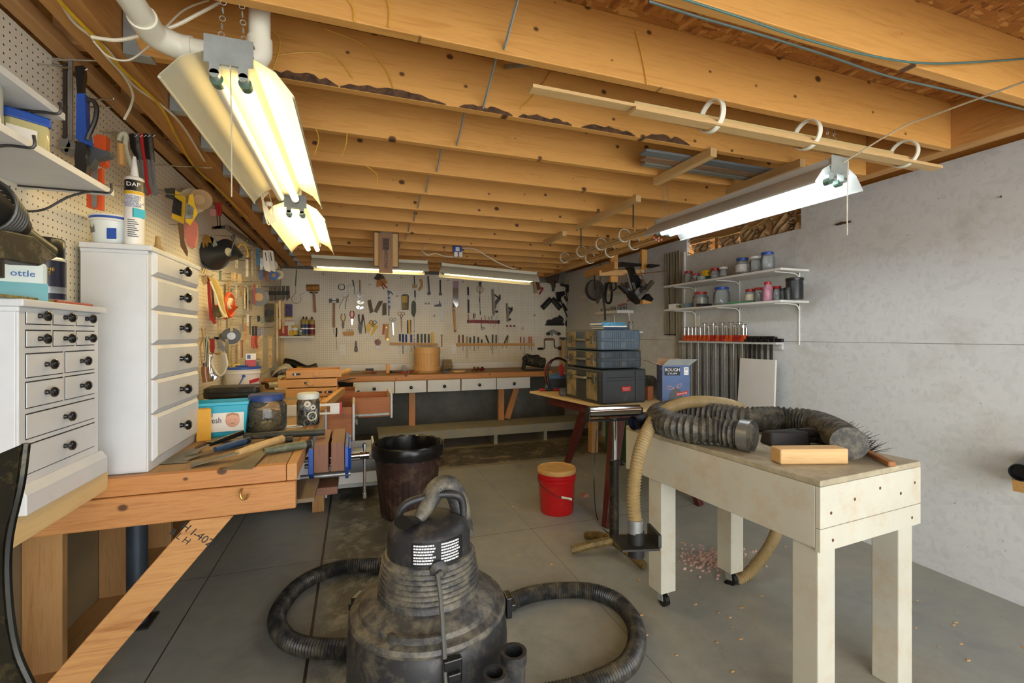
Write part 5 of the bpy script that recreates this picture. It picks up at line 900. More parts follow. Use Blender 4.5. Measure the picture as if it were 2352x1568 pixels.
# F1 frame
for i, (pg, l) in enumerate((([(183,165),(262,222),(260,255),(246,405),(163,362)],'yellow hardware pack with dark contents, left one of two'),([(285,205),(312,195),(320,260),(345,330),(290,415),(258,385)],'yellow hardware pack with crinkled clear plastic, right one of two'))):
    L(F1, 'hardware_pack', l, 'pack', (pg[0]), [('card', YEL, [('p',pg,(150,300),.05+.03*i,.004)]), ('contents', M('#3E3C38',.3,.3,.4,20) if i == 0 else M('#A29E94',.25,.4,.4,25), [('p',[(pg[0][0]+8-i*18,pg[0][1]+60),(pg[0][0]+62-i*20,pg[0][1]+95),(pg[0][0]+55-i*22,pg[0][1]+195-i*25),(pg[0][0]-8-i*8,pg[0][1]+170)],(150,300),.045+.03*i,-.025)])], 'yellow hardware packs')
L(F1, 'paint_brush', 'worn dark paint brush hanging by the yellow hardware packs', 'brush', (110,160), [('paint_brush', M('#3D3A2C',.7), [('p',[(108,160),(180,155),(176,235),(120,215),(125,190)],(110,190),.03,.02)])])
L(F1, 'hand_float', 'pink oval plastic handle with finger grips on the pegboard', 'handle', (290,380), [('body', M('#D9806A',.45), [('p',[(262,360),(300,350),(338,400),(342,480),(325,555),(298,575),(270,550),(252,470)],(240,450),.04,.02)]), ('finger_grip', M('#B5402F',.45), [('p',[(292,400),(318,395),(328,430),(325,490),(305,520),(290,480)],(240,450),.035,-.004)])])
L(F1, 'leather_strap', 'brown strap hanging left of the pink handle', 'strap', (215,400), [('leather_strap', M('#7A5838',.7,0,.15,12), [('p',[(205,395),(245,405),(250,520),(275,600),(270,632),(225,560)],(190,450),.03,.006)])])
for i, (x, y, R_, l) in enumerate(((365,245,.07,'wide pale masking tape roll hanging left of the brown one'),(415,235,.055,'brown masking tape roll hanging on the long hooks'))):
    L(F1, 'tape_roll', l, 'tape', (x,y), [('roll', M(['#CDB98C','#B58E57'][i],.6), [('k',(x-60,y,.03+.05*i),(x-60+(12 if i else 5),y,.075+.075*i),R_,R_,24)]), ('core', CARD, [('k',(x-60,y,.076+.074*i),(x-60,y,.077+.074*i),R_*.5,R_*.5,18)])], 'tape rolls on the left wall')
for i, (x, l) in enumerate(((478,'left red-handled wire brush under the long hooks'),(497,'right red-handled wire brush under the long hooks'))):
    L(F1, 'wire_brush', l, 'brush', (x,255), [('handle', RED, [('t',[(x-4,258),(x,300),(x,345)],.012,(440,330),.04)]), ('bristles', DSTEEL, [('t',[(x,345),(x+3,420)],.003,(440,330),.04),('p',[(x-35,422),(x+28,415),(x+32,435),(x-38,437)],(440,330),.04,.02)])], 'red-handled brushes')
L(F1, 'pink_card', 'translucent pink packet hanging left of the red brushes', 'packet', (430,300), [('pink_card', M('#C98E84',.5), [('p',[(425,300),(470,305),(472,352),(428,345)],(400,330),.04,.01)])])
for i, (a, b, l) in enumerate((((455,212),(635,212),'upper long wire hook below the near shop light'),((470,247),(622,208),'slanting wire hook crossing the upper long hook'),((500,268),(618,262),'lower long wire hook above the red brushes'),((575,522),(690,526),'yellow-tipped hook above the black funnels'),((840,590),(945,585),'wire hook sticking out above the clear tape rolls'),((850,628),(905,630),'short wire hook sticking out below it'),((925,668),(995,670),'wire hook sticking out furthest toward the back wall'),((690,880),(900,862),'long bent hook holding the grey tape roll'),((530,1165),(628,1152),'black-tipped hook holding the black tape'),((745,1120),(870,1118),'wire hook carrying the packs of bits'),((560,800),(720,805),'hook carrying the clear plastic bags'))):
    p = PP('L', 340+a[0]/3.015-8, 380+a[1]/3.015); q_ = onY(340+b[0]/3.015, 380+b[1]/3.015, p.y); v = q_-p
    put('wire_hook', l, 'hook', [('wire', MB().tube(spline([(0,0,0), v*.5, v*.92, v+Vector((0,0,.012))], 4), .003, 6), CHROME)], p, 0, 'long wire hooks on the left pegboard')
L(F1, 'spring_clamp', 'brass-coloured spring clamp with a grey grip near the top', 'clamp', (380,480), [('body', BRASS, [('p',[(378,490),(400,475),(455,505),(450,540),(415,530),(405,560),(395,530),(385,570),(378,560)],(340,520),.04,.02)]), ('grip', M('#6C7468',.5), [('p',[(430,495),(450,490),(475,548),(450,562)],(340,520),.04,.02)])])
L(F1, 'straightedge', 'long grey aluminium bar lying along the top edge of the pegboard', 'bar', (560,430), [('straightedge', M('#7E7A70',.4,.5), [('b',(548,425),(757,562),.03,.03,.02)])])
fc = M('#23282C', .35, 0, .08, 5, .08)
L(F1, 'funnel', 'big black funnel with its wide mouth to the wall, left one', 'funnel', (480,620), [('cone', fc, [('k',(452,622,.06),(560,600,.17),.098,.03,28)]), ('rim', fc, [('k',(449,622,.055),(452,622,.06),.102,.102,28)])], 'black funnels on the left wall')
L(F1, 'funnel', 'pointed black funnel with a curled hook, right of the big one', 'funnel', (560,590), [('cone', fc, [('k',(535,590,.12),(645,628,.24),.082,.018,28)]), ('spout', fc, [('k',(645,628,.24),(665,632,.27),.018,.010,16)]), ('curled_hook', DSTEEL, [('t',[(572,600),(590,540),(600,500),(590,482),(580,495),(586,510)],.005,(520,600),.13)])], 'black funnels on the left wall')
L(F1, 'hose_coil', 'yellow strap loop hanging behind the pointed funnel', 'strap', (650,580), [('hose_coil', YEL, [('t',[(625,570),(640,548),(665,548),(685,580),(692,630),(680,625)],.006,(600,590),.08)])])
L(F1, 'brass_ring', 'round dusty dial hanging at the edge of the tall chest', 'dial', (385,790), [('face', TAN, [('p',[(370,765),(398,760),(412,790),(405,820),(385,825),(370,800)],(350,790),.03,.01)]), ('loop', BRASS, [('t',[(388,765),(400,725),(392,710),(375,745)],.004,(350,790),.03)])])
L(F1, 'bow_saw', 'red folding saw handle hanging beside the yellow hacksaw', 'saw', (410,770), [('handle', M('#B32A22',.4), [('p',[(408,765),(428,780),(430,900),(445,1030),(470,1085),(455,1098),(425,1060),(412,900)],(370,900),.04,.02)]), ('blade', RUST, [('p',[(432,800),(450,850),(470,1070),(450,1040)],(370,900),.05,.004)])])
L(F1, 'hacksaw', 'long yellow-cream saw handle slanting down on the left pegboard', 'saw', (440,770), [('handle', M('#D9B85E',.5), [('p',[(415,765),(470,790),(505,860),(530,1000),(548,1050),(520,1055),(495,1000),(450,850)],(400,900),.07,.025)]), ('frame_edge', CREAM, [('t',[(430,800),(470,900),(505,1000),(540,1050)],.005,(400,900),.105)]), ('bundle', M('#6E6238',.6,0,.3,30), [('p',[(455,980),(500,975),(515,1040),(480,1055),(450,1030)],(400,900),.06,.03)])])
L(F1, 'funnel', 'orange plastic funnel stuffed with cream cord', 'funnel', (630,960), [('bowl', ORANGE, [('r',(565,965),.115,.012,.14,.7)]), ('cone', ORANGE, [('k',(540,975,.11),(538,1040,.11),.075,.02,24)]), ('spout', M('#C4421C',.4), [('k',(538,1020,.10),(534,1060,.10),.022,.014,12)]), ('cord', M('#DCC9A0',.8), [('r',(570,960),.055,.016,.13,.6),('r',(560,965),.03,.016,.14,.6)])], 'orange funnel')
o_ = [o for o in COL.objects if o.get('label','').startswith('orange plastic funnel')][0]; del o_['group']
for i, (x, y, R_, w_, c_, l) in enumerate(((785,910,.085,.06,'#6E6C68','grey duct tape roll hanging on a bent hook'),(596,1180,.062,.035,'#4A4A4C','black electrical tape roll on the black-tipped hook'),(880,690,.055,.07,'#C9C4AE','clear packing tape roll on the hooks near the back'),(890,760,.05,.03,'#2A6CC4','bright blue tape roll near the back corner'),(922,755,.055,.06,'#E3D2A4','cream masking tape roll nearest the back corner'))):
    L(F1, 'tape_roll', l, 'tape', (x,y), [('roll', M(c_,.5), [('k',(x-25,y,.06+.02*(i > 2)),(x-25+6,y,.06+w_+.02*(i > 2)),R_,R_,26)]), ('core', CARD if i != 1 else STEEL, [('k',(x-19,y,.061+w_+.02*(i > 2)),(x-19,y,.062+w_+.02*(i > 2)),R_*.45,R_*.45,18)])], 'tape rolls on the left wall')
L(F1, 'sanding_disc', 'thin dark grinding disc hanging low near the corner', 'disc', (852,1020), [('disc', M('#5E5646',.7,.2,.3,20), [('k',(840,1020,.04),(842,1020,.05),.11,.11,28)]), ('hub', BLK, [('k',(842,1020,.05),(843,1020,.058),.035,.035,18)])])
# hanging packs, boxes and strips: (x, top, bottom, width px, colour, out, name, label)
strips = [(498,725,790,14,'#7F8E76',.02,'hinge_plate','greenish steel plate behind the black funnels'),(612,640,710,20,'#C9BC98',.05,'card_pack','pale card hanging below the pointed funnel'),(685,650,770,18,'#C9BEA2',.10,'card_pack','tall cream card hanging below the pointed funnel spout'),(720,590,770,12,'#A39C86',.12,'steel_strip','long grey strip hanging right of the funnel spout'),(745,560,780,8,'#8A7F66',.12,'steel_strip','thin brownish strip among the hung packs'),
 (760,575,690,16,'#2C78AA',.12,'blister_pack','blue blister pack near the top of the pegboard'),(785,640,720,22,'#BFC6CC',.13,'blister_pack','silver blister pack below the blue one'),(780,720,790,26,'#5D6C8C',.10,'blister_pack','slate blue pack hanging lower'),(825,720,800,26,'#7A4636',.14,'blister_pack','rust-coloured pack next to the slate blue one'),
 (590,740,800,30,'#CDAE74',.06,'plastic_bag','tan plastic bag of fittings, left of two'),(632,750,812,26,'#C9AA6E',.07,'plastic_bag','tan plastic bag of fittings, right of two'),(668,770,840,30,'#8E8468',.09,'plastic_bag','grey bag holding a round fitting'),
 (530,820,1010,12,'#7E6B3C',.05,'brass_strip','olive strip hanging beside the yellow saw'),(556,790,930,10,'#B58B3E',.07,'brass_strip','orange-brown frame strip near the tan bags'),(575,850,940,10,'#8E8A78',.06,'steel_strip','short steel strip above the orange funnel'),(610,830,915,9,'#D7C9A0',.06,'card_pack','narrow cream card above the orange funnel'),(640,830,905,12,'#A8824A',.06,'card_pack','tan card above the orange funnel'),(668,850,990,9,'#D9C48E',.05,'wood_strip','pale wood strip right of the orange funnel'),(690,840,1010,9,'#B9AE98',.06,'steel_strip','grey strip right of the orange funnel'),(712,830,1000,9,'#7C6A4A',.06,'wood_strip','dark wood strip right of the orange funnel'),(735,820,960,9,'#BF3A3A',.07,'twine_card','red and white braided cord hanging in the middle'),(755,830,930,10,'#D0C4A6',.06,'card_pack','cream card right of the braided cord'),(775,800,900,9,'#B8A67A',.06,'wood_strip','short pale strip behind the grey tape'),
 (480,1060,1135,10,'#C9A884',.03,'wood_strip','pinkish wood strip on the bare part of the pegboard'),(497,1055,1140,10,'#D9BF95',.03,'wood_strip','pale wood strip next to the pinkish one'),(545,1050,1130,14,'#A08C66',.05,'card_pack','dusty sheet corner above the black tape'),(575,1060,1150,20,'#B7A57E',.06,'card_pack','crumpled tan sheet above the black tape'),(655,1040,1150,9,'#8F7A50',.05,'wood_strip','dark thin strip left of the grey cards'),(672,1090,1200,14,'#C78E54',.05,'wood_strip','orange wood strip in the lower cluster'),(640,1100,1180,8,'#9AA0A0',.04,'steel_strip','bent grey steel strip in the lower cluster'),
 (690,1030,1110,16,'#CFC9BC',.07,'card_pack','white printed card in the lower cluster'),(705,1040,1170,8,'#6B5E44',.06,'wood_strip','dark strip in the lower cluster'),(765,1040,1080,18,'#23272A',.09,'blister_pack','black pack over the bit packs'),(790,1050,1095,20,'#7B8C84',.09,'blister_pack','green-grey pack with a red mark'),(770,1125,1180,18,'#8C8CA4',.09,'bit_pack','clear lilac bit pack, left of two'),(797,1125,1175,16,'#8E90A6',.09,'bit_pack','clear lilac bit pack, right of two'),
 (685,1205,1400,30,'#CBB489',.03,'sandpaper_sheet','tan sandpaper sheet hung low'),(770,1175,1380,50,'#D9C08E',.02,'wood_board','wide pale plywood board leaning against the lower pegboard'),(845,1180,1400,26,'#D3B47E',.05,'wood_board','knotty narrow board leaning near the corner'),(650,1210,1330,8,'#A5512E',.04,'wood_strip','reddish handle strip hanging low'),(570,1250,1400,12,'#B29A4E',.05,'brass_level','brass-edged level hanging low'),(610,1240,1400,10,'#A87F4C',.03,'wood_strip','brown strip low beside the brass level'),(630,1170,1400,10,'#E0CFA8',.02,'wood_strip','pale wood strip low beside the brass level'),
 (545,1200,1370,24,'#8F8A78',.05,'steel_strip','broad grey steel scraper hanging low'),(880,950,1360,9,'#8E744C',.08,'wood_strip','long dark trim strip standing near the corner'),(893,950,1350,8,'#D9C79A',.08,'wood_strip','long pale trim strip standing near the corner'),(912,930,1130,14,'#D3B985',.10,'wood_strip','wide pale trim strip nearest the corner'),(935,930,1160,12,'#B99A62',.12,'wood_strip','brown trim strip nearest the corner')]
for i, (x, y0, y1, w_, c_, out, nm, l) in enumerate(strips):
    ref = (x-40, (y0+y1)/2); k = 1 if i % 2 else -1
    L(F1, nm, l, nm.replace('_', ' ').split(' ')[-1], (x,y0), [(nm, M(c_, .5, .4 if 'steel' in nm else 0, .25, 30), [('p',[(x-w_/2,y0+k*2),(x+w_/2,y0-k*2),(x+w_/2+1,y1+k*3),(x-w_/2+1,y1-k*3)],ref,out,.012)])])
for i, (x, l) in enumerate(((815,'white label box, left of the pair hanging near the corner'),(850,'white label box with dark print, right of the pair'))):
    L(F1, 'label_box', l, 'box', (x,600), [('box', PAPER, [('p',[(x-20,585),(x+14,590),(x+28,690),(x+26,735),(x-5,725),(x-18,690)],(x-60,650),.12,.05)]), ('print', INK, [('p',[(x-6,600),(x,602),(x+10,660),(x+4,660)],(x-60,650),.12,-.001)])], 'white label boxes')
for i in range(5):
    x = 850+i*29
    L(F1, 'bar_clamp', ['leftmost','second','third','fourth','rightmost'][i]+' of the dark clamps lined up near the back corner', 'clamp', (x,835), [('body', DSTEEL if i % 2 else M('#4E4334',.5,.3), [('p',[(x-12,835),(x+10,832),(x+14,930-i*4),(x-8,935)],(x-60,880),.10,.03)]), ('pad', BLACK, [('p',[(x-14,870),(x+15,868),(x+15,895),(x-13,898)],(x-60,880),.10,-.006)])], 'dark clamps near the back corner')
for i, (x, c_, l) in enumerate(((405,GREEN,'green-handled shears hanging low beside the tall chest'),(442,M('#A02420',.4),'red-handled shears hanging low beside the green ones'))):
    L(F1, 'shears', l, 'shears', (x,1195), [('handle', c_, [('p',[(x-14,1200),(x+12,1195),(x+16,1260),(x+8,1300),(x-12,1290)],(x-40,1240),.05,.022)]), ('blade', STEEL, [('p',[(x-10,1290),(x+6,1300),(x+2,1400),(x-8,1390)],(x-40,1240),.055,.004)])], 'shears on the left wall')
L(F1, 'wire_bundle', 'bundle of thin rods hanging at the edge of the tall chest', 'rods', (385,1120), [('rods', TAN, [('t',[(372,1120),(378,1200),(362,1260),(380,1400)],.005,(350,1250),.04),('t',[(395,1120),(405,1180),(420,1230),(412,1380)],.004,(350,1250),.04),('t',[(380,1130),(390,1250),(395,1390)],.005,(350,1250),.05)])])
L(F1, 'filling_knife', 'silver filling knife slanting over the cable coil', 'knife', (470,1195), [('blade', STEEL, [('p',[(465,1195),(490,1188),(540,1275),(520,1292),(500,1270)],(430,1240),.08,.006)]), ('handle', DSTEEL, [('p',[(455,1185),(492,1190),(490,1205),(460,1200)],(430,1240),.08,.02)])])
L(F1, 'cable_coil', 'white cable wound into a hanging coil at the lower left pegboard', 'cable', (490,1290), [('cable_coil', M('#DAD4C2',.5), [('t',[(455,1300+k),(448-k*.3,1370),(465+k*.5,1440),(490+k,1450),(500+k*2,1380),(498+k*1.5,1300)],.006,(440,1360),.05+.006*k/3) for k in range(0,26,4)]), ('tie', TAN, [('t',[(470,1300),(500,1302)],.012,(440,1360),.07)])])
L(F1, 'screwdriver', 'big screwdriver with a varnished wooden handle hanging low by the chest', 'screwdriver', (400,1390), [('handle', M('#8A5424',.3,0,.2,10,0,'#B9A88A',0,.5), [('t',[(396,1395),(394,1430),(400,1470),(404,1500)],.020,(360,1440),.06,14)]), ('ferrule', BLACK, [('t',[(392,1365),(395,1392)],.009,(360,1440),.06)]), ('shank', STEEL, [('t',[(410,1180),(400,1300),(393,1368)],.0035,(360,1440),.06)])])
for i, (x, l) in enumerate(((428,'open-end wrench hanging beside the wooden screwdriver'),(440,'second wrench hanging beside the wooden screwdriver'))):
    L(F1, 'wrench', l, 'wrench', (x,1310), [('handle', CHROME, [('t',[(x,1310),(x-2,1400),(x+4,1440)],.005,(x-40,1380),.06)]), ('jaw', CHROME, [('t',[(x+4,1440),(x+10,1450),(x+6,1480),(x-2,1490)],.008,(x-40,1380),.06)])], 'wrenches by the wooden screwdriver')
L(F1, 'small_mirror', 'small round steel scoop hanging under the cable coil', 'scoop', (462,1430), [('small_mirror', CHROME, [('k',(440,1455,.045),(441,1455,.05),.03,.03,16)])])
for i, (x, c_, l) in enumerate(((728,'#C4562E','pliers with orange-red lower grips hanging in the lower cluster'),(748,'#B03A2A','dark pliers with red grip tips beside the orange ones'))):
    L(F1, 'pliers', l, 'pliers', (x,1110), [('head', DSTEEL, [('p',[(x-9,1110),(x+6,1112),(x+8,1180),(x-8,1180)],(x-50,1180),.07,.012)]), ('grip', M(c_,.45), [('t',[(x-6,1178),(x-8,1220),(x-4,1262)],.008,(x-50,1180),.07),('t',[(x+5,1178),(x+3,1220),(x+9,1268)],.008,(x-50,1180),.07)])], 'pliers in the lower cluster')
# ================================================================ RIGHT WALL
FR = (1490, 540, 3.733); FS = (1280, 590, 7.468)
def rshelf(name, label, x0, y0, y1, z, t, brs, drop=.26):
    P = [('board', MB().box(-(3.379-x0), 0, y0, y1, -t, 0), WHITE2, .002)]
    for y in brs: P.append(('bracket', MB().tube([(-.006, y, -.02-drop), (-.006, y, -.012)], .006, 6).tube(spline([(-.006,y,-.07),(-.03,y,-.035),(-.09,y,-.023),(-(3.379-x0)+.03,y,-.02)], 5), .005, 6), WHITE2))
    put(name, label, 'shelf', P, (3.379, 0, z))
rshelf('wall_shelf', 'upper long white shelf of empty jars on the right wall', 3.08, 2.62, 4.02, 1.97, .018, (2.7, 3.3, 3.88))
rshelf('wall_shelf', 'lower long white shelf on the right wall with blue-lidded and red-lidded jars', 3.08, 2.62, 4.02, 1.723, .018, (2.7, 3.3, 3.88), .33)
rshelf('wall_shelf', 'short thick white shelf in the back right corner, middle one, with small jars', 3.13, 5.0, 5.56, 1.773, .04, (5.1, 5.45), .3)
rshelf('wall_shelf', 'short white shelf highest in the back right corner', 3.13, 4.9, 6.0, 2.03, .03, (5.1,), .1)
rshelf('wall_shelf', 'lowest short shelf in the back right corner above the tool cases', 3.13, 4.8, 5.9, 1.50, .02, (5.1,), .1)
def jar(px, y0, y1, wpx, lid, z, label, g, fill=None, X=3.2, fr=FR, tag_=None, neck=.8, col=None):
    a = fr[0]+px/fr[2]; p = onX(a, 700, X); d = p.x*SN + p.y*CS; r_ = wpx/fr[2]*d/F/2; h = (y1-y0)/fr[2]*d/F; hl = min(.022, h*.2)
    P = [('body', MB().lathe([(r_*.9,0),(r_,.006),(r_,(h-hl)*.8),(r_*neck,(h-hl)*.95),(r_*neck,h-hl)], 26), GLASS2 if not col else col),
         ('lid', MB().lathe([(r_*neck+.003,h-hl),(r_*neck+.004,h-hl+.002),(r_*neck+.004,h-.003),(r_*neck,h),(.001,h)], 26), lid)]
    if fill: P.append(('contents', MB().lathe([(r_*.86,.004),(r_*.93,.01),(r_*.93,(h-hl)*fill[1]),(.001,(h-hl)*fill[1]+.004)], 20), fill[0]))
    if tag_: P.append(('paper_label', MB().lathe([(r_+.0008,h*.2),(r_+.0008,h*.62)], 26), M(tag_,.7,0,.2,40)))
    return put('jar', label, 'jar', P, (X, p.y, z), .3, g)
g1, g2 = 'jars on the upper right shelf', 'jars on the lower right shelf'
SCREWS = M('#7A6A4C', .5, .4, .4, 90, name='mixed_screws'); DK = M('#4A4038', .6, .3, .4, 80)
z1_, z2_ = 1.9705, 1.7235
jar(340,300,410,75,RED,z1_,'red-lidded clear jar at the far left of the upper right shelf',g1)
jar(403,320,392,68,RED,z1_,'small red-lidded jar, second on the upper right shelf',g1,(DK,.5),X=3.14)
jar(568,262,362,82,RED,z1_,'red-lidded jar just right of the yellow box on the upper right shelf',g1)
jar(640,250,352,72,WHITE2,z1_,'white-lidded jar half full of dark bits on the upper right shelf',g1,(DK,.3))
jar(803,178,328,110,BLUE,z1_,'blue-lidded jar with a white label, left of the tall trio on the upper right shelf',g1,None,X=3.2,tag_='#D9D8D0')
jar(915,160,308,95,WHITE2,z1_,'white-lidded clear jar in the middle of the tall trio',g1,neck=.92)
jar(1018,122,290,112,BLUE,z1_,'tallest blue-lidded empty jar at the right of the upper right shelf',g1)
jar(445,475,607,128,RED,z2_,'wide red-lidded jar with a number tag on the lower right shelf',g2,(M('#B7A27C',.5,0,.4,60),.7),X=3.22,neck=.75)
jar(625,430,590,138,BLUE,z2_,'widest blue-lidded jar on the lower right shelf',g2,(GREY,.15),X=3.22,neck=.78)
jar(870,437,560,84,RED,z2_,'red-lidded jar with a white tag beside the green tray',g2,(DK,.7),tag_='#DCD3B4')
jar(945,430,560,76,RED,z2_,'red-lidded jar of screws right of the white-tagged one',g2,(SCREWS,.8))
jar(1100,415,545,74,RED,z2_,'red-lidded jar behind the pink bottle',g2)
jar(1020,385,552,78,RED,z2_,'pink and black bottle with a red cap on the lower right shelf',g2,None,X=3.13,neck=.6,col=M('#C58A9A',.4,0,.2,50))
jar(1250,365,552,132,BLACK,z2_,'big black canister at the right end of the lower right shelf',g2,None,X=3.2,neck=.98,col=M('#1E2422',.3))
jar(1190,440,545,52,BLK,z2_,'small black can standing left of the big black canister',g2,None,X=3.13,neck=.95,col=M('#2A302E',.35))
jar(1148,445,545,46,BLK,z2_,'narrow grey-black can, leftmost of the black ones',g2,None,X=3.13,neck=.95,col=M('#3A423F',.35))
def rbox(px, w, d_, h, z, col, label, X=3.18, rot=.1, name='small_box', fr=FR, g='small boxes on the right shelves', lab=None):
    p = onX(fr[0]+px/fr[2], 700, X); P = [('box', MB().box(-w/2,w/2,-d_/2,d_/2,0,h), col, .002)]
    if lab: P.append(('label', MB().box(-w/2+.004,w/2-.004,-d_/2-.001,-d_/2,h*.2,h*.8), lab))
    return put(name, label, 'box', P, (X, p.y, z), rot, g)
yb = rbox(497,.075,.05,.055,z1_+.045,YEL,'yellow box of bolts stacked on a dark box on the upper right shelf')
text('BOLT', .02, INK, yb, (0,-.0258,.03))
rbox(500,.07,.06,.044,z1_,M('#2F4A3A',.6,0,.3,50),'dark green box under the yellow box')
rbox(425,.11,.05,.06,z1_,M('#5A2A3A',.6,0,.3,50),'dark red flat box behind the small red-lidded jar',X=3.27)
rbox(452,.06,.05,.045,z1_,M('#9AA69A',.6,0,.3,60),'small grey box in front of the dark red one',X=3.12)
rbox(250,.16,.10,.05,z2_,WHITE2,'white plastic drawer box at the far end of the lower right shelf',X=3.17,name='plastic_box',lab=M('#8A8A50',.5,0,.4,60))
rbox(330,.08,.09,.05,z2_,M('#7E8E98',.4),'grey blue parts box next to the white plastic drawer box',X=3.17,name='plastic_box')
rbox(475,.15,.05,.025,z2_,BLK,'flat black case in front of the wide red-lidded jar',X=3.12)
rbox(790,.20,.08,.016,z2_,GREEN,'flat green tray leaning across the lower right shelf',X=3.13,name='tray',rot=-.9)
jar_n = 0
for i, (px, yt, yb_, w_, lid, l) in enumerate(((760,865,918,34,STEEL,'tiny steel-capped jar, first on the corner shelf'),(825,855,905,40,STEEL,'steel-capped small jar, second on the corner shelf'),(880,850,900,34,STEEL,'third small jar on the corner shelf'),(930,830,898,46,STEEL,'brown-filled small jar, fourth on the corner shelf'),(985,820,892,52,STEEL,'wider brown-filled jar in the middle of the corner shelf'),(1060,790,885,58,RED,'red-lidded jar, left one, on the corner shelf'),(1120,780,885,60,RED,'red-lidded jar, middle one, on the corner shelf'),(1170,780,885,50,RED,'red-lidded jar, right one, on the corner shelf'),(1215,720,885,40,RED,'slim bottle with red top at the end of the corner shelf'))):
    jar(px,yt,yb_,w_,lid,1.7735,l,'small jars on the corner shelf',(RUST,.6),X=3.2,fr=FS)
for i in range(5): jar(1110+i*28,440+8*(i%2),555,26,[BLACK,YEL,STEEL,BLACK,BLK][i],2.031,['black-capped bottle, first on the highest corner shelf','yellow-capped bottle on the highest corner shelf','steel-capped bottle in the middle of the highest corner shelf','black-capped bottle, fourth on the highest corner shelf','dark slim bottle, last on the highest corner shelf'][i],'bottles on the highest corner shelf',X=3.2,fr=FS,col=M('#4A4238',.3))
for i in range(8): jar(880+i*38,1140+6*(i%3),1215,28,[STEEL,DSTEEL,RED][i%3],1.501,['first','second','third','fourth','fifth','sixth','seventh','eighth'][i]+' small tube from the left in the row just above the tool cases','tubes in the row above the tool cases',(RED if i in (2,3,4,5) else DK,.8),X=3.17,fr=FS)
jar(1262,1040,1215,84,STEEL,1.501,'tall glass jar with a steel lid just above the tool cases','tubes in the row above the tool cases',(M('#B8A98C',.5,0,.4,60),.5),X=3.17,fr=FS)
# rack of pipe clamps
yA, yB = onX(1490+280/3.733, 780, 3.33).y, onX(1490+1118/3.733, 780, 3.33).y
put('clamp_rack', 'white notched wooden rail on the right wall holding the pipe clamps', 'rack', [('rail', MB().box(-.085, 0, yB, yA, -.018, 0), WHITE), ('backing', MB().box(-.018, 0, yB, yA, -.06, -.018), WHITE)], (3.379, 0, onX(1788, 786, 3.3).z))
zr = onX(1788, 786, 3.3).z
xs = [328,362,394,424,462,500,536,574,612,652,690,728,768,800,834]
for i, x in enumerate(xs):
    p = onX(1490+x/3.733, 780, 3.325); hc = RED if i in (7, 9, 12, 13) else ORANGE; top = .17 if i < 5 else .185 + .02*(i % 2)
    t = T('pipe_clamp', '%s of the tall pipe clamps from the left, %s head' % (['first','second','third','fourth','fifth','sixth','seventh','eighth','ninth','tenth','eleventh','twelfth','thirteenth','fourteenth','fifteenth'][i], 'red' if hc is RED else 'orange'), 'clamp', (3.325, p.y, zr+.001), 0, 'pipe clamps hung on the right wall')
    mk('pipe', MB().cyl((0,0,-.98+.03*(i % 3)), (0,0,.02), .0095, n=10), STEEL if i % 2 else DSTEEL, t)
    mk('head', MB().box(-.045,.02,-.021,.021,.0,.03).box(-.04,.01,-.017,.017,.03,.058), hc, t, .003)
    mk('screw', MB().cyl((-.03,0,.05), (-.03,0,top-.03), .0065, n=8).cyl((.0,0,.02), (.0,0,top-.06), .010, n=8), CHROME, t)
    mk('crank', MB().tube([(-.03,-.035,top-.032),(-.03,.035,top-.028)], .0035, 6), STEEL, t)
for i, x in enumerate((866,905,946,998,1050)):
    p = onX(1490+x/3.733, 780, 3.325)
    t = T('bar_clamp', ['leftmost','second','middle','fourth','rightmost'][i]+' of the five black bar clamps at the right end of the rail', 'clamp', (3.325, p.y, zr+.001), 0, 'black bar clamps on the right wall')
    mk('bar', MB().box(-.012,.012,-.006,.006,-.9,.04), DSTEEL, t); mk('head', MB().box(-.05,.02,-.018,.018,.0,.022).box(-.02,.02,-.022,.022,.022,.05), BLACK, t, .003)
p = onX(1785, 778, 3.30); put('bar_clamp', 'short black clamp lying sideways at the right end of the rail', 'clamp', [('bar_clamp', MB().box(-.02,.01,-.06,.03,0,.03).box(-.03,.01,.0,.02,.0,.045), BLACK, .003)], (3.33, p.y+.03, zr+.0005))
# leaning white board and long tracks
pa = onX(1705, 940, 3.27); A0 = onX(1718, 817, 3.34); A1 = onX(1776, 820, 3.345); B0 = onX(1704, 935, 3.26)
put('leaning_board', 'white painted board with a chipped edge leaning against the clamp pipes', 'board', [('leaning_board', MB().add([(0,0,0),(-.018,0,0),(-.018,-.40,0),(0,-.40,0),(.10,.0,1.245),(.082,.0,1.245),(.082,-.36,1.245),(.10,-.36,1.245)], [(0,1,2,3),(7,6,5,4),(0,4,5,1),(1,5,6,2),(2,6,7,3),(3,7,4,0)]), WHITE2)], (3.19, A0.y+.02, .001), 0)
for i, (x, y1, l) in enumerate(((1531,767,'left one of the three tall grey tracks standing on the right wall'),(1544,767,'middle one of the three tall grey tracks on the right wall'),(1557,845,'right and longest of the three tall grey tracks on the right wall'))):
    p = onX(x, y1, 3.35); put('metal_track', l, 'track', [('channel', MB().box(-.028,0,-.028,.028,0,ZJ-.02-p.z).box(-.034,-.028,-.028,-.02,0,ZJ-.02-p.z).box(-.034,-.028,.02,.028,0,ZJ-.02-p.z), M('#A29A86',.4,.3,.08,5)), ('end_cap', MB().box(-.036,0,-.03,.03,-.012,0), BLACK)], (3.379, p.y, p.z), 0, 'tall tracks on the right wall')
put('wall_pipe', 'white conduit running down beside the tall tracks', 'pipe', [('wall_pipe', MB().cyl((0,0,0),(0,0,.9), .014, n=12), WHITE2)], (3.362, onX(1572, 700, 3.36).y, 1.45))
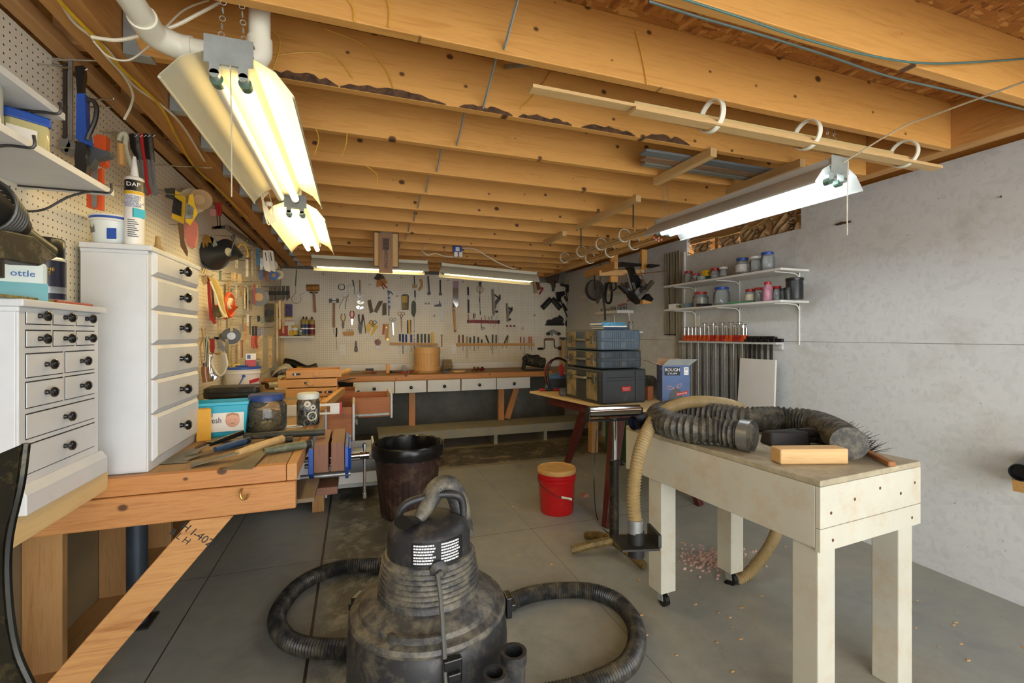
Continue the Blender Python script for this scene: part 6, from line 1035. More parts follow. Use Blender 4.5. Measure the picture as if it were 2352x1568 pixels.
p = onX(1600, 738, 3.37); put('outlet', 'white outlet on the right wall above the orange clamps', 'outlet', [('plate', MB().box(-.006,0,-.036,.036,-.06,.06), WHITE2, .002), ('socket', MB().box(-.008,-.006,-.018,.018,-.045,-.008), PAPER), ('socket', MB().box(-.008,-.006,-.018,.018,.008,.045), PAPER)], (3.379, p.y, p.z))
for i, (x, y) in enumerate(((1935,512),(2295,452))): 
    p = onX(x, y, 3.36); put('nail', ['long dark nail with its shadow block on the right wall','single bent nail further right on the wall'][i], 'nail', [('nail', MB().cyl((.018,0,0),(-.03,-.02,-.004), .0035, n=6) if i else MB().box(0,.018,-.05,.05,-.006,.006).cyl((.0,.05,.0),(-.03,-.02,.002), .003, n=6), RUST)], (3.36, p.y, p.z))
# black round end of a machine tube at the right edge
e = onZ(2345, 1092, 1.03); e = onY(2345, 1085, 1.30)
put('dust_tube', 'black round tube on a small wooden stand poking in at the right edge', 'tube', [('tube', MB().at((0,0,0), 0, 0, -.15).cyl((-.0,0,0),(.35,0,.02), .042, n=26, cap=False).cyl((.01,0,0),(.35,0,.02), .036, n=26, cap=False).ring((0,0,0), .039, .004, 26, 6, 'x').cyl((.03,0,0),(.032,0,0), .034, n=20), BLACK), ('stand', MB().prism([(.02,-.045),(.30,-.045),(.30,-.12),(.10,-.12)], -.03, .03, 'xz'), LWX)], (e.x-.005, e.y, e.z), .35)
# ================================================================ BACK RIGHT CORNER, hanging frame and belts
Q = 4.75
def D_(n, l, c, o, p, Y=Q, g='things hanging in the back right corner'): return tool(Y, FS, n, l, c, o, p, g)
put('lumber_frame', 'frame of two-by-fours hanging from the joists in the back right corner', 'frame', [('post', MB().bar(onY(1409,648,4.5)-Vector((0,0,0)), Vector((onY(1409,648,4.5).x, 4.5, ZJ)), .09, .04, (0,1,0)), PINE('z', 0)),
   ('post', MB().bar(onY(1478,618,4.3), Vector((onY(1478,618,4.3).x, 4.3, ZJ)), .07, .04, (0,1,0)), PINE('z', 0)), ('rail', MB().bar((2.62,4.2,H+.745), (2.66,4.95,H+.745), .04, .08), LW),
   ('rail', MB().bar((2.60,4.52,H+.70), (3.05,4.32,H+.70), .04, .06), LWX)], (0,0,0))
D_('grinding_wheel', 'large round brown disc hanging in front of the corner shelves', 'disc', (640,380), [('disc', M('#5B5042',.7,0,.15,8), [('c',(645,560),.115,.02,.05)]), ('rim', BLK, [('r',(640,570),.118,.012,.03)]), ('hanger', DSTEEL, [('b',(640,300),(645,560),.012,.01,.06)])], 4.9)
D_('drive_belt', 'dark leather belt draped like an hourglass left of the loop', 'belt', (750,430), [('hanger', DSTEEL, [('b',(735,-260),(735,450),.006,.006,.10)]), ('belt', M('#2F2D28',.6), [('l',[(690,800),(680,700),(680,520),(720,440),(780,520),(800,600),(790,720),(815,900),(820,1090)],.012,.10),('l',[(700,780),(735,640),(800,560),(830,440)],.012,.11)])])
D_('drive_belt', 'thick black belt hanging as a long oval loop', 'belt', (870,450), [('hanger', DSTEEL, [('b',(890,-260),(890,445),.006,.006,.14)]), ('belt', BLACK, [('l',[(900,440),(860,470),(830,640),(835,760),(870,790),(915,770),(935,640),(920,480),(895,445)],.014,.14)])])
D_('hook_clamp', 'dusty steel C-shaped hook beside the black oval belt', 'clamp', (960,430), [('hanger', DSTEEL, [('b',(950,-260),(950,440),.005,.005,.16)]), ('hook', DSTEEL, [('l',[(940,450),(900,500),(920,560),(970,570),(1010,520),(1000,440),(960,420)],.011,.16)])])
D_('angle_rack', 'black shelf bar with a rounded end across the frame posts', 'bar', (1040,130), [('bar', BLACK, [('o',[(1040,95),(1400,125),(1400,170),(1040,180)],.0,.05),('o',[(1530,130),(1700,142),(1725,155),(1700,170),(1580,200),(1530,185)],.0,.05)])], 4.2)
D_('cordless_nailer', 'long black ribbed tool slanting down from the frame', 'power tool', (1200,180), [('body', BLACK, [('o',[(1160,180),(1250,180),(1290,290),(1370,400),(1365,540),(1340,590),(1290,580),(1220,380)],.0,.07)]), ('steel_edge', STEEL, [('b',(1195,285),(1275,580),.02,.02,.08)]), ('rib', GREY, [('b',(1280,440),(1330,560),.008,.01,.08),('b',(1310,440),(1350,560),.008,.01,.08)]), ('arm', M('#4A3B30',.6), [('o',[(1230,320),(1330,290),(1420,285),(1410,330),(1280,350)],.01,.06)])], 4.4)
D_('hand_jointer', 'boxy black power tool hanging lowest, under the ribbed one', 'power tool', (1260,600), [('grip', BLK, [('o',[(1020,500),(1060,480),(1200,600),(1160,640)],.0,.06)]), ('body', BLACK, [('o',[(1160,600),(1230,580),(1380,690),(1385,800),(1340,815),(1260,760),(1200,700)],.0,.09)]), ('plate', STEEL, [('b',(1340,640),(1420,560),.06,.03,.10)])], 4.35)
D_('planer', 'black and steel planer with a tilted bright bar, rightmost of the hanging tools', 'power tool', (1500,500), [('steel_bar', CHROME, [('b',(1385,710),(1640,420),.045,.03,.08)]), ('handle', BLK, [('b',(1400,600),(1540,490),.06,.04,.05)]), ('body', BLACK, [('o',[(1400,740),(1500,640),(1580,730),(1530,790),(1440,790)],.0,.08)]), ('base', LW, [('o',[(1390,740),(1560,790),(1540,805),(1380,815)],.0,.09)])], 4.3)
D_('plumb_bob', 'tapered brown weight hanging on a chain by the planer', 'weight', (1450,300), [('weight', M('#5A4A3A',.6), [('o',[(1440,390),(1470,390),(1495,470),(1470,500),(1430,500),(1415,470)],.0,.03)]), ('chain', DSTEEL, [('l',[(1400,0),(1405,180),(1450,300),(1455,390)],.004,.01)])], 4.25)
D_('long_rod', 'thin rusty rod sticking out sideways toward the tall tracks', 'rod', (1460,290), [('long_rod', RUST, [('b',(1320,300),(1860,240),.01,.01,.0)])], 4.2)
put('corner_post', 'rust-stained wood post with dark tubes in the back right corner', 'post', [('post', MB().box(-.04,.04,-.03,.03,0,1.25), M('#8B5A3C',.7,0,.3,9)), ('tube', MB().cyl((.10,0,0),(.10,0,1.2), .03, n=10), BLK), ('tube', MB().cyl((.17,0,0),(.17,0,1.1), .03, n=10), BLK)], (onY(1345,700,6.6).x, 6.6, ZB+.0))
# extra deck so the corner things have a bench under them
put('side_bench', 'wood bench continuing along the right wall under the corner shelves', 'workbench', [('benchtop', MB().box(2.73,3.37,4.95,6.96,ZB-.05,ZB-.0005), wood('#A88252', '#8B673C', 'y', 0, .6, .8, 'worn_top')), ('leg', MB().box(2.76,2.85,4.98,5.07,.0,ZB-.051), ROUGH('z')), ('leg', MB().box(3.25,3.34,4.98,5.07,.0,ZB-.051), ROUGH('z'))], (0,0,0))
put('bench_motor', 'round dark electric motor standing behind the tool cases', 'motor', [('drum', MB().cyl((0,-.12,.1),(0,.12,.1), .09, n=26).cyl((0,.12,.1),(0,.15,.1), .07, n=20), M('#4F4A3E',.5,.4,.2,10,.3)), ('foot', MB().box(-.08,.08,-.1,.1,0,.012), BLK), ('jar', MB().lathe([(.035,.0),(.035,.08),(.03,.09)], 16, (-.02,-.2,0)), GLASS2)], (2.62, 3.75, tz+.001), .2)
# ================================================================ TOOL CASES AND THINGS ON THE PLYWOOD TABLE
GC = M('#3B444B', .5, 0, .1, 3, .22, '#8C8570', .04, 0, 'blue_grey_case'); GC2 = M('#4B5A66', .45, 0, .1, 3, .2, '#93907F'); DC = M('#3A3A36', .6, 0, .15, 4, .75, '#9C8A60', .04, 0, 'dusty_case_end')
def case(label, x, y, z, w, d, h, rot, mat, seam=.5, handle=1, badge=None, lat=2):
    t = T('tool_case', label, 'tool case', (x, y, z), rot, 'stacked tool cases')
    def shell(z0, z1, e=.0): return MB().prism([(e,.03),(.03,e),(w-.03,e),(w-e,.03),(w-e,d-.03),(w-.03,d-e),(.03,d-e),(e,d-.03)], z0, z1, 'xy')
    mk('lower_shell', shell(.003, h*seam-.004), mat, t, .012); mk('seam_band', shell(h*seam-.012, h*seam+.012, -.003), mat, t, .003); mk('upper_shell', shell(h*seam+.004, h-.003), mat, t, .012)
    rb_ = MB()
    for k in range(5): rb_.box(w*.30+k*w*.045, w*.30+k*w*.045+.008, -.004, .001, h*.12, h*.88)
    for k in range(5): rb_.box(w*.62+k*w*.045, w*.62+k*w*.045+.008, -.004, .001, h*.12, h*.88)
    if not badge: mk('side_ribs', rb_, mat, t)
    else: mk('side_ribs', MB().box(w*.02,w*.10,-.008,.001,h*.06,h*.94).box(w*.72,w*.80,-.008,.001,h*.06,h*.94), mat, t, .003)
    mk('end_dust', MB().box(-.003,.0015,.06,d*.36,h*.1,h*.9), DC, t); mk('end_dust', MB().box(-.003,.0015,d*.64,d-.06,h*.1,h*.9), DC, t)
    mk('carry_handle', MB().tube(spline([(0,d*.36,h*seam),(-.035,d*.38,h*seam),(-.04,d*.5,h*seam),(-.035,d*.62,h*seam),(0,d*.64,h*seam)], 5), .011, 8), M('#6E6650',.6,0,.15,9,.4) if mat is not DC else BLK, t)
    for yy in (.17, .80): mk('latch', MB().box(-.014,0,d*yy-.022,d*yy+.022,h*seam-.035,h*seam+.035), M('#5E5A4C',.5,.2,.15,9,.3), t, .003)
    if badge:
        bd = mk('badge', MB().box(w*.42,w*.62,-.0035,.001,h*.36,h*.5), RED, t); mk('badge_print', MB().box(w*.44,w*.60,-.004,-.003,h*.445,h*.455).box(w*.46,w*.58,-.004,-.003,h*.39,h*.40), WINK, bd)
    return t
case('largest dark grey tool case with a red badge at the bottom of the stack', 1.90, 3.27, tz+.001, .47, .62, .285, .06, M('#34383B', .45, 0, .08, 3, .14, '#8C8570'), .72, badge=1)
case('middle tool case of the stack with ribbed grey side', 1.92, 3.33, tz+.288, .44, .60, .155, .05, GC, .5)
case('top tool case of the stack, pale blue-grey with tan dusty end', 1.90, 3.30, tz+.445, .42, .62, .175, .03, GC2, .5)
zt3 = tz+.445+.178
def book(x, y, z, w, d, h, rot, c_, l, g='flat things on the top case'): return put('box_set', l, 'box', [('cover', MB().box(0,w,0,d,0,h), c_, .002), ('pages', MB().box(-.001,w*.98,.004,d-.004,h*.2,h*.8), PAPER)], (x, y, z), rot, g)
book(2.0, 3.40, zt3, .26, .18, .018, .1, M('#2F4A66',.4), 'dark blue flat case lowest on top of the tool cases')
book(1.99, 3.39, zt3+.019, .24, .18, .010, .06, PAPER, 'thin white booklet in the pile on the top tool case')
book(1.97, 3.38, zt3+.030, .26, .17, .030, .12, M('#4E8AA8',.4,0,.3,30), 'blue and red patterned box topmost on the tool cases')
# charger, drill, red tool etc. left end of the table
p = onZ(1283, 895, tz)
put('battery_charger', 'blue battery charger with coiled black leads and a red clamp', 'charger', [('body', MB().prism([(-.13,0),(.12,0),(.14,.05),(.12,.14),(.02,.18),(-.10,.15)], -.09, .09, 'xz'), M('#3F6488', .4, 0, .08, 4, .1), .008), ('side_panel', MB().box(-.11,.11,-.093,-.09,.03,.12), BLK),
   ('handle', MB().tube(spline([(-.12,0,.05),(-.14,0,.2),(-.08,0,.30),(.03,0,.32),(.12,0,.25),(.15,0,.1)], 5), .011, 8), M('#8A2A26',.4)), ('lead', MB().tube(spline([(-.12,-.10,.02),(-.15,-.11,.18),(-.08,-.10,.32),(.05,-.10,.30),(.14,-.1,.18),(.10,-.1,.04)], 6), .006, 6).tube(spline([(-.10,-.11,-.0+.01),(-.13,-.12,.20),(-.04,-.11,.34),(.09,-.11,.27),(.16,-.11,.10)], 6), .006, 6), BLACK),
   ('red_clamp', MB().prism([(-.0,.14),(.03,.16),(.04,.22),(.02,.28),(-.01,.26),(-.015,.20)], -.115, -.09, 'xz'), RED, .003)], p+Vector((.02,.05,.001)), -.25)
p = onZ(1255, 898, tz); put('screwdriver', 'red and black screwdriver lying on the plywood table edge', 'screwdriver', [('handle', MB().cyl((-.09,0,.014),(-.03,0,.014), .013, n=12), RED), ('grip', MB().cyl((-.03,0,.014),(.05,0,.014), .014, n=12), BLK), ('tip', MB().cyl((.05,0,.014),(.12,0,.014), .012, n=12), RED)], p+Vector((.02,0,0)), -.3)
p = onZ(1306, 910, tz); put('battery_pack', 'black battery pack with a red tab at the corner of the tool cases', 'battery', [('body', MB().prism([(-.06,0),(.06,0),(.06,.05),(.04,.07),(-.05,.07),(-.065,.03)], -.045, .045, 'xz'), DUSTBLK, .006), ('red_tab', MB().prism([(.02,.01),(.045,.005),(.05,.03),(.02,.035)], -.05, -.045, 'xz'), RED)], p+Vector((0,.06,.001)), -.35)
p = onZ(1307, 895, tz); put('manual', 'open white booklet leaning against the tool cases', 'booklet', [('manual', MB().add([(-.08,-.06,.0),(.06,-.10,.0),(.07,-.07,.16),(-.10,0,.17),(-.078,-.057,0),(.062,-.097,0),(.072,-.067,.16),(-.098,.003,.17)], [(0,1,2,3),(7,6,5,4),(0,4,5,1),(1,5,6,2),(2,6,7,3),(3,7,4,0)]), PAPER)], p+Vector((.0,.13,.001)), -.2)
p = onZ(1325, 912, tz); put('red_hand_tool', 'red-handled black tool leaning against the big tool case', 'power tool', [('handle', MB().tube(spline([(-.07,0,.15),(-.0,0,.14),(.05,0,.13)], 4), .017, 10), RED), ('blade', MB().prism([(.02,.145),(.07,.125),(.06,.0),(.03,.0),(.0,.07)], -.012, .012, 'xz'), BLK, .003), ('trigger', MB().prism([(.03,.15),(.06,.15),(.10,.10),(.09,.09)], -.014, .014, 'xz'), RED)], p+Vector((-.0,-.0,.001)), -.45)
p = onZ(1500, 922, tz); put('wood_offcut', 'upright brown wood block right of the tool cases', 'wood block', [('wood_offcut', MB().box(-.035,.035,-.02,.02,0,.12), wood('#A5643A', '#8A4E2A', 'z'), .002)], p+Vector((.03,.1,.001)), .2)
p = onZ(1548, 918, tz); put('charger_base', 'low black charger base beside the printed bag box', 'charger', [('base', MB().box(-.06,.06,-.04,.04,0,.035), M('#2A3232',.4), .006), ('post', MB().box(-.01,.05,-.015,.02,.035,.06), M('#2A3232',.4), .004)], p+Vector((.0,.1,.001)), .1)
# bag box with writing
BXB = M('#35588E', .35, 0, .12, 5, name='printed_carton'); p = onZ(1590, 926, tz)
bx = T('bag_box', 'open blue carton of drawstring garbage bags, ROUGH STUFF printed on it', 'carton', (2.50, 3.27, tz+.001), -.28)
mk('front_panel', MB().box(0,.235,0,.004,0,.31), BXB, bx); mk('back_panel', MB().box(0,.235,.13,.134,0,.31), BXB, bx); mk('bottom', MB().box(0,.235,0,.134,0,.003), CARD, bx)
mk('left_panel', MB().box(-.003,.0,0,.134,0,.31), M('#5C73A2', .35, 0, .1, 5), bx); mk('right_panel', MB().box(.235,.238,0,.134,0,.31), BXB, bx)
mk('flap', MB().add([(0,.002,.31),(.235,.002,.31),(.29,-.04,.365),(.04,-.04,.365),(0,.004,.312),(.235,.004,.312),(.29,-.038,.367),(.04,-.038,.367)], [(0,1,2,3),(7,6,5,4),(0,4,5,1),(1,5,6,2),(2,6,7,3),(3,7,4,0)]), M('#A9B0AC',.7), bx)
mk('flap', MB().add([(-.003,0,.31),(-.003,.134,.31),(-.13,.13,.35),(-.13,.0,.35),(-.0,0,.312),(-.0,.134,.312),(-.13,.13,.352),(-.13,.0,.352)], [(0,1,2,3),(7,6,5,4),(0,4,5,1),(1,5,6,2),(2,6,7,3),(3,7,4,0)]), M('#D9B79A',.7), bx)
mk('flap', MB().add([(0,.134,.31),(.235,.134,.31),(.22,.17,.36),(.02,.17,.36),(0,.132,.311),(.235,.132,.311),(.22,.168,.361),(.02,.168,.361)], [(0,1,2,3),(7,6,5,4),(0,4,5,1),(1,5,6,2),(2,6,7,3),(3,7,4,0)]), M('#C79A6E',.7), bx)
tp_ = mk('title_panel', MB().box(.015,.15,-.001,0,.225,.295), INK, bx)
text('ROUGH', .04, WINK, bx, (.083,-.0012,.272), sx=.92); text('STUFF', .021, WINK, bx, (.083,-.0012,.24), sx=1.5)
mk('count_panel', MB().box(.185,.225,-.001,0,.228,.295), WINK, bx); text('30', .03, INK, bx, (.205,-.0014,.278)); text('BAGS', .012, INK, bx, (.205,-.0014,.245))
mk('bag_picture', MB().prism([(.05,.0),(.055,.06),(.08,.10),(.10,.118),(.125,.118),(.15,.10),(.17,.05),(.175,.0)], -.0016, -.0002, 'xz'), BLACK, bx)
mk('drawstring', MB().tube(spline([(.10,-.003,.115),(.07,-.003,.105),(.035,-.003,.12),(.04,-.003,.135),(.08,-.003,.125),(.10,-.003,.115)], 5), .0028, 6).tube(spline([(.125,-.003,.115),(.13,-.003,.14),(.155,-.003,.155),(.16,-.003,.14),(.14,-.003,.12),(.125,-.003,.115)], 5), .0028, 6), M('#D8A8A8',.5), bx)
rb = mk('red_banner', MB().prism([(.115,.045),(.22,.065),(.225,.095),(.12,.078)], -.0024, -.0016, 'xz'), RINK, bx)
text('Drawstring', .019, WINK, bx, (.168,-.0026,.07), (PI/2,-.19,0)); text('30', .02, WINK, bx, (-.0034,.03,.28), (PI/2,0,-PI/2)); text('Drawstring', .016, RINK, bx, (-.0034,.03,.19), (PI/2,PI/2,-PI/2))
text('Garbage Bags', .015, INK, bx, (-.0034,.095,.17), (PI/2,-PI/2,-PI/2))
# ================================================================ CEILING THINGS
# PVC rings holding lumber
def rings(lst, ax, R_, label, g, w_=.022):
    for i, c in enumerate(lst):
        mb = MB(); d = Vector((1,0,0)) if ax == 'x' else Vector((0,1,0)); t_ = .006
        a = -d*w_/2; b = d*w_/2; mb.cyl(a, b, R_, n=30, cap=False).cyl(b, a, R_-t_, n=30, cap=False)
        n = 30; 
        for s in (a, b):
            u = Vector((0,0,1)); v = d.cross(u); vs = []
            for rr in (R_, R_-t_):
                for k in range(n): th = 2*PI*k/n; vs.append(s + v*math.cos(th)*rr + u*math.sin(th)*rr)
            mb.add(vs, [(k, (k+1) % n, n+(k+1) % n, n+k) for k in range(n)])
        up = ZJ-c[2]-R_; P = [('pipe_ring', mb, PVC)]
        if up > .01: P = [('ring', mb, PVC), ('spacer', MB().box(-.008,.008,-.01,.01,R_-.002,R_+up), PALE('z'))]
        put('pipe_ring', label[i], 'ring', P, c, 0, g)
zc_ = ZJ - .0652
yr = 1.475
R3 = [(onZ(px, py, zc_).x, yr, zc_) for px, py in ((1640,264),(1858,308),(2092,348))]
rings(R3, 'x', .065, ['left one of the three large cream rings under the near joist','middle one of the three large cream rings under the near joist','right one of the three large cream rings under the near joist'], 'rings under the near joist')
zb_ = ZJ-.066-.058
def strip_(name, label, a, b, w_, h_, mat, g): 
    a, b = Vector(a), Vector(b); put(name, label, 'wood strip', [(name, MB().bar((0,0,0), b-a, w_, h_), mat, .001)], a, 0, g)
gl = 'wood strips carried in the near rings'
x0, x1 = onZ(1222,205,zb_+.02).x, onZ(2172,380,zb_+.01).x
strip_('wood_strip', 'longest thin strip in the near rings, reaching furthest left', (x0,yr-.005,zb_+.030), (x1-.18,yr-.005,zb_+.030), .045, .012, PALE('x'), gl)
strip_('trim_strip', 'greenish grey tinted moulding in the near rings', (x0+.42,yr+.012,zb_+.048), (x1-.30,yr+.01,zb_+.048), .035, .02, wood('#CDB67C', '#B39B62', 'x'), gl)
strip_('wood_strip', 'middle pale strip resting low in the near rings', (x0+.40,yr-.02,zb_+.012), (x1,yr-.02,zb_+.008), .05, .014, PALE('x'), gl)
strip_('wood_strip', 'brown strip behind the others in the near rings', (x0+.62,yr+.03,zb_+.034), (x1-.06,yr+.03,zb_+.02), .03, .02, LWX, gl)
ra = [(2.27, y, H+.8895) for y in (3.509, 3.915, 4.321, 4.727)]
rings(ra, 'y', .06, [k+' of the four rings on the upper dowel bundle' for k in ('nearest','second','third','farthest')], 'rings on the upper dowel bundle')
rings([(2.375, y, H+.825) for y in (3.509, 3.915, 4.321)], 'y', .06, [k+' of the three rings on the lower dowel bundle' for k in ('nearest','middle','farthest')], 'rings on the lower dowel bundle')
for k in range(6):
    dx, dz = (k % 3-1)*.022, (k//3)*.02; yy = 3.15+.05*rnd.random()
    put('dowel', ['left low','middle low','right low','left high','middle high','right high'][k]+' rod of the upper dowel bundle', 'rod', [('dowel', MB().cyl((0,0,0),(0,1.5+.15*rnd.random(),.0), .0095, n=8), PALE('y'))], (2.27+dx, yy-.05, H+.885-.043+dz+(.008 if k % 3 != 1 else 0)), 0, 'rods of the upper dowel bundle')
    put('dowel', ['left low','middle low','right low','left high','middle high','right high'][k]+' rod of the lower dowel bundle', 'rod', [('dowel', MB().cyl((0,0,0),(0,1.6+.3*rnd.random(),.0), .0095, n=8), LW if k % 2 else PALE('y')), ('pink_end', MB().cyl((0,-.001,0),(0,.004,0), .0097, n=8), M('#D98C7C',.5))], (2.375+dx, yy, H+.825-.043+dz+(.008 if k % 3 != 1 else 0)), 0, 'rods of the lower dowel bundle')
cl = 'short cleats nailed under the joists'
for (xa, ya, yb_, l) in ((1.715,1.84,2.31,'pale cleat under the joists carrying the grey planks, nearest and left'),(2.275,1.80,2.32,'pale cleat under the joists carrying the grey planks, behind the right shop light'),(1.815,2.63,3.50,'long pale cleat under the joists with a thin rod hanging from it'),(1.80,3.75,4.2,'small far cleat under the joists above the dowels')):
    put('cleat', l, 'cleat', [('cleat', MB().box(-.02,.02,0,yb_-ya,-.045,0), PALE('y'), .002)], (xa, ya, ZJ-.001), 0, cl)
put('hanging_rod', 'thin dark threaded rod hanging from the long cleat', 'rod', [('hanging_rod', MB().cyl((0,0,0),(0,0,-.16), .005, n=6), DSTEEL)], (1.82, 2.7, ZJ-.046), 0)
put('hanging_rod', 'second thin dark rod at the far end of the long cleat', 'rod', [('hanging_rod', MB().cyl((0,0,0),(0,0,-.16), .005, n=6), DSTEEL)], (1.81, 3.45, ZJ-.046), 0)
for i, (y, w_, zz, mt, l) in enumerate(((2.02,.06,.012,M('#7E8688',.5,.3,.1,6),'grey metal plank lying on the cleats between joists'),(2.09,.05,.012,wood('#9A7A5C','#7E6045','x'),'brown weathered plank lying on the cleats beside the grey one'),(2.16,.04,.012,wood('#8C8A7C','#72705F','x'),'grey weathered board lying furthest back on the cleats'))):
    put('plank', l, 'plank', [('plank', MB().box(0,1.05+.1*i,-w_/2,w_/2,0,zz), mt)], (1.42+.05*i, y, ZJ+.001), 0, 'planks on the near cleats')
# PVC drain pipe
pp = [Vector(v) for v in ((-.555,1.0,H+.885),(-.552,1.3,H+.875),(-.548,1.50,H+.868))]
pv = MB().tube(spline(pp, 4), .031, 24).tube(spline([(-.548,1.50,H+.868),(-.545,1.57,H+.865),(-.50,1.61,H+.863),(-.46,1.612,H+.862)], 6), .036, 24).tube([(-.50,1.612,H+.863),(-.30,1.612,H+.860)], .031, 24)
put('drain_pipe', 'cream plastic drain pipe bending above the nearest shop light', 'pipe', [('pipe', pv, PVC), ('elbow', MB().tube(spline([(-.36,1.612,H+.860),(-.31,1.612,H+.861),(-.285,1.612,H+.885),(-.283,1.612,H+.93)], 6), .036, 24), PVC), ('riser', MB().cyl((-.283,1.612,H+.92),(-.283,1.612,ZT-.002), .031, n=24), PVC), ('barcode', MB().box(-.42,-.385,1.5795,1.581,H+.855,H+.87), GREY)], (0,0,0))
# cables
def cable(label, pts, r, mat, k=8, name='cable'):
    p = spline(pts, k); c = p[0].copy(); put(name, label, 'cable', [(name, MB().tube([q-c for q in p], r, 7), mat)], c)
Zc = H+.938
cable('yellow cable running along the beam above the left pegboard', [onZ(x+9, y, Zc-.008) for x, y in ((60,-90),(130,5),(205,82),(265,152),(310,195),(360,245),(400,320),(440,385),(500,440),(560,500))], .0055, YEL)
cable('white cable running beside the yellow one along the left beam', [onZ(x, y, Zc-.004) for x, y in ((120,-30),(165,45),(205,80),(250,118),(290,175),(312,200),(375,245),(420,290),(470,370))], .005, CREAM)
cable('second white cable drooping from the left beam to the pegboard', [onZ(205,78,Zc), onZ(245,130,Zc-.01), onZ(285,175,Zc-.01), onZ(305,215,Zc-.02), onZ(300,245,Zc-.04), onZ(285,275,Zc-.09)], .0045, CREAM)
cable('white cable looping across behind the drain pipe', [onY(210,85,1.45+.19), onY(270,92,1.64), onY(330,80,1.64), onY(400,60,1.64), onY(450,35,1.64), onY(505,5,1.64)], .005, CREAM)
cable('thin white wire hanging under the drain pipe', [onY(215,95,1.75), onY(250,130,1.75), onY(295,138,1.75), onY(335,112,1.75), onY(360,85,1.75), onY(420,25,1.75), onY(480,0,1.75)], .003, CREAM)
cable('white cord stretched across the ceiling to the right shop light', [Vector((2.14,1.53,H+.79)), onY(2060,298,1.25), onY(2150,262,1.1), onY(2360,185,.8)], .0035, CREAM)
cable('grey green cable stapled along the nearest ceiling joist', [onZ(x, y, ZJ-.004) for x, y in ((1490,3),(1600,38),(1760,84),(1900,128),(2040,175),(2180,208),(2370,256))], .004, M('#54625C',.5))
cable('green cable following the joist edge at the upper right', [onY(x, y, 1.03) for x, y in ((1560,-5),(1700,40),(1850,90),(2000,128),(2150,146),(2370,134))], .0035, M('#4A6E66',.5))
cable('copper water pipe running along the top of the right wall', [(3.30, y, H+1.07) for y in (.5,1.5,2.5,3.5,4.5,5.5,6.9)], .011, M('#8A4A34',.35,.7), name='copper_pipe')
cable('yellow electrical cable above the copper pipe', [(3.33, y, H+1.095+.006*((i*7) % 3)) for i, y in enumerate((.5,1.5,2.5,3.5,4.5))], .005, YEL)
cable('orange brown cable crossing the wall opening', [onX(x, y, 3.40) for x, y in ((1590,584),(1572,575),(1576,560),(1600,548),(1660,542),(1730,520),(1765,498))], .006, M('#C9A560',.5))
cable('white cable sagging between the back shop lights and the blue outlet box', [onY(x, y, 5.2) for x, y in ((760,552),(830,556),(890,560),(930,558),(1000,566),(1040,566))], .007, CREAM)
cable('white cord from the blue outlet box to the sloping back light', [onY(x, y, 5.1) for x, y in ((1062,570),(1090,572),(1130,595),(1160,610),(1185,618))], .007, CREAM)
cable('white cord drooping left of the blue outlet box', [onY(x, y, 5.15) for x, y in ((960,565),(980,585),(1000,582),(1020,588),(1045,590))], .006, CREAM)
cable('thin pale pull cord hanging from the nearest shop light', [onY(529,150,1.43), onY(531,250,1.43), onY(532,350,1.43), onY(532,452,1.43)], .0018, M('#C9C2A0',.6,.2), name='light_cord')
cable('thin pale pull cord with a small end hanging from the right shop light', [onY(1948,370,1.47), onY(1947,430,1.47), onY(1946,490,1.47), onY(1946,540,1.47)], .0022, M('#E3DCC4',.6,.2), name='light_cord')
p = onY(618, 480, 2.75); g = MB()
for k in range(5): g.tube(spline([(0,0,.09),(-.03-.004*k,.0,.05+.01*k),(-.018+.008*k,0,-.04),(.0+.008*k,0,-.085+.006*k),(.02,0,-.02),(.01,0,.04),(0,0,.09)], 5), .0035, 6)
put('cord_bundle', 'tied bundle of white cord hanging between the two left shop lights', 'cord', [('loops', g, CREAM), ('tie', MB().cyl((0,0,.015),(0,0,.035), .018, n=10), CREAM), ('hanger', MB().tube([(0,0,.09),(.0,0,ZJ-p.z+.02)], .002, 6), CREAM)], p)
p = onY(1050, 574, 5.1); put('outlet_box', 'blue electrical box with two plugs on a far ceiling joist', 'outlet', [('box', MB().box(-.05,.05,-.02,.03,-.03,.045), BLUE, .003), ('receptacle', MB().box(-.022,.022,-.023,-.02,-.015,.03), PAPER), ('plug', MB().box(-.045,-.005,-.06,-.0,-.085,-.031), WHITE2, .004), ('plug', MB().box(.008,.048,-.06,-.0,-.085,-.031), WHITE2, .004)], (p.x, p.y, p.z))
# clipboard and name board
p = onY(887, 533, 4.42); cb_ = T('clipboard', 'brown clipboard hanging from a joist in front of the left back light', 'clipboard', (p.x, p.y, p.z))
mk('board', MB().box(-.115,.115,0,.004,-.33,.01), M('#5A4630',.6,0,.1), cb_, .004); mk('paper', MB().box(-.105,.105,-.004,0,-.32,-.01), M('#C9A268',.7,0,.04,4), cb_)
mk('clip', MB().box(-.05,.05,-.012,0,-.03,.012).prism([(-.02,.01),(.02,.01),(.022,.04),(.0,.052),(-.022,.04)], -.006, -.002, 'xz'), GALV, cb_); mk('hanger', MB().tube([(0,-.003,.04),(0,0,ZJ-p.z)], .002, 6), DSTEEL, cb_)
nb = put('name_board', 'narrow weathered board with carved capital letters hanging over the clipboard', 'board', [('board', MB().box(-.062,.062,-.018,0,-.375,.0), wood('#9C7650','#7A5A3C','z',0,.6), .003), ('groove', MB().box(-.03,.03,-.019,-.018,-.16,-.05), M('#5A4430',.7))], (p.x-.005, p.y-.013, p.z-.012))
text('PARSONS', .046, INK, nb, (.0,-.0192,-.235), (PI/2, PI/2, 0), sx=1.0); text('G.E.', .036, INK, nb, (.0,-.0196,-.09), (PI/2, PI/2, 0))
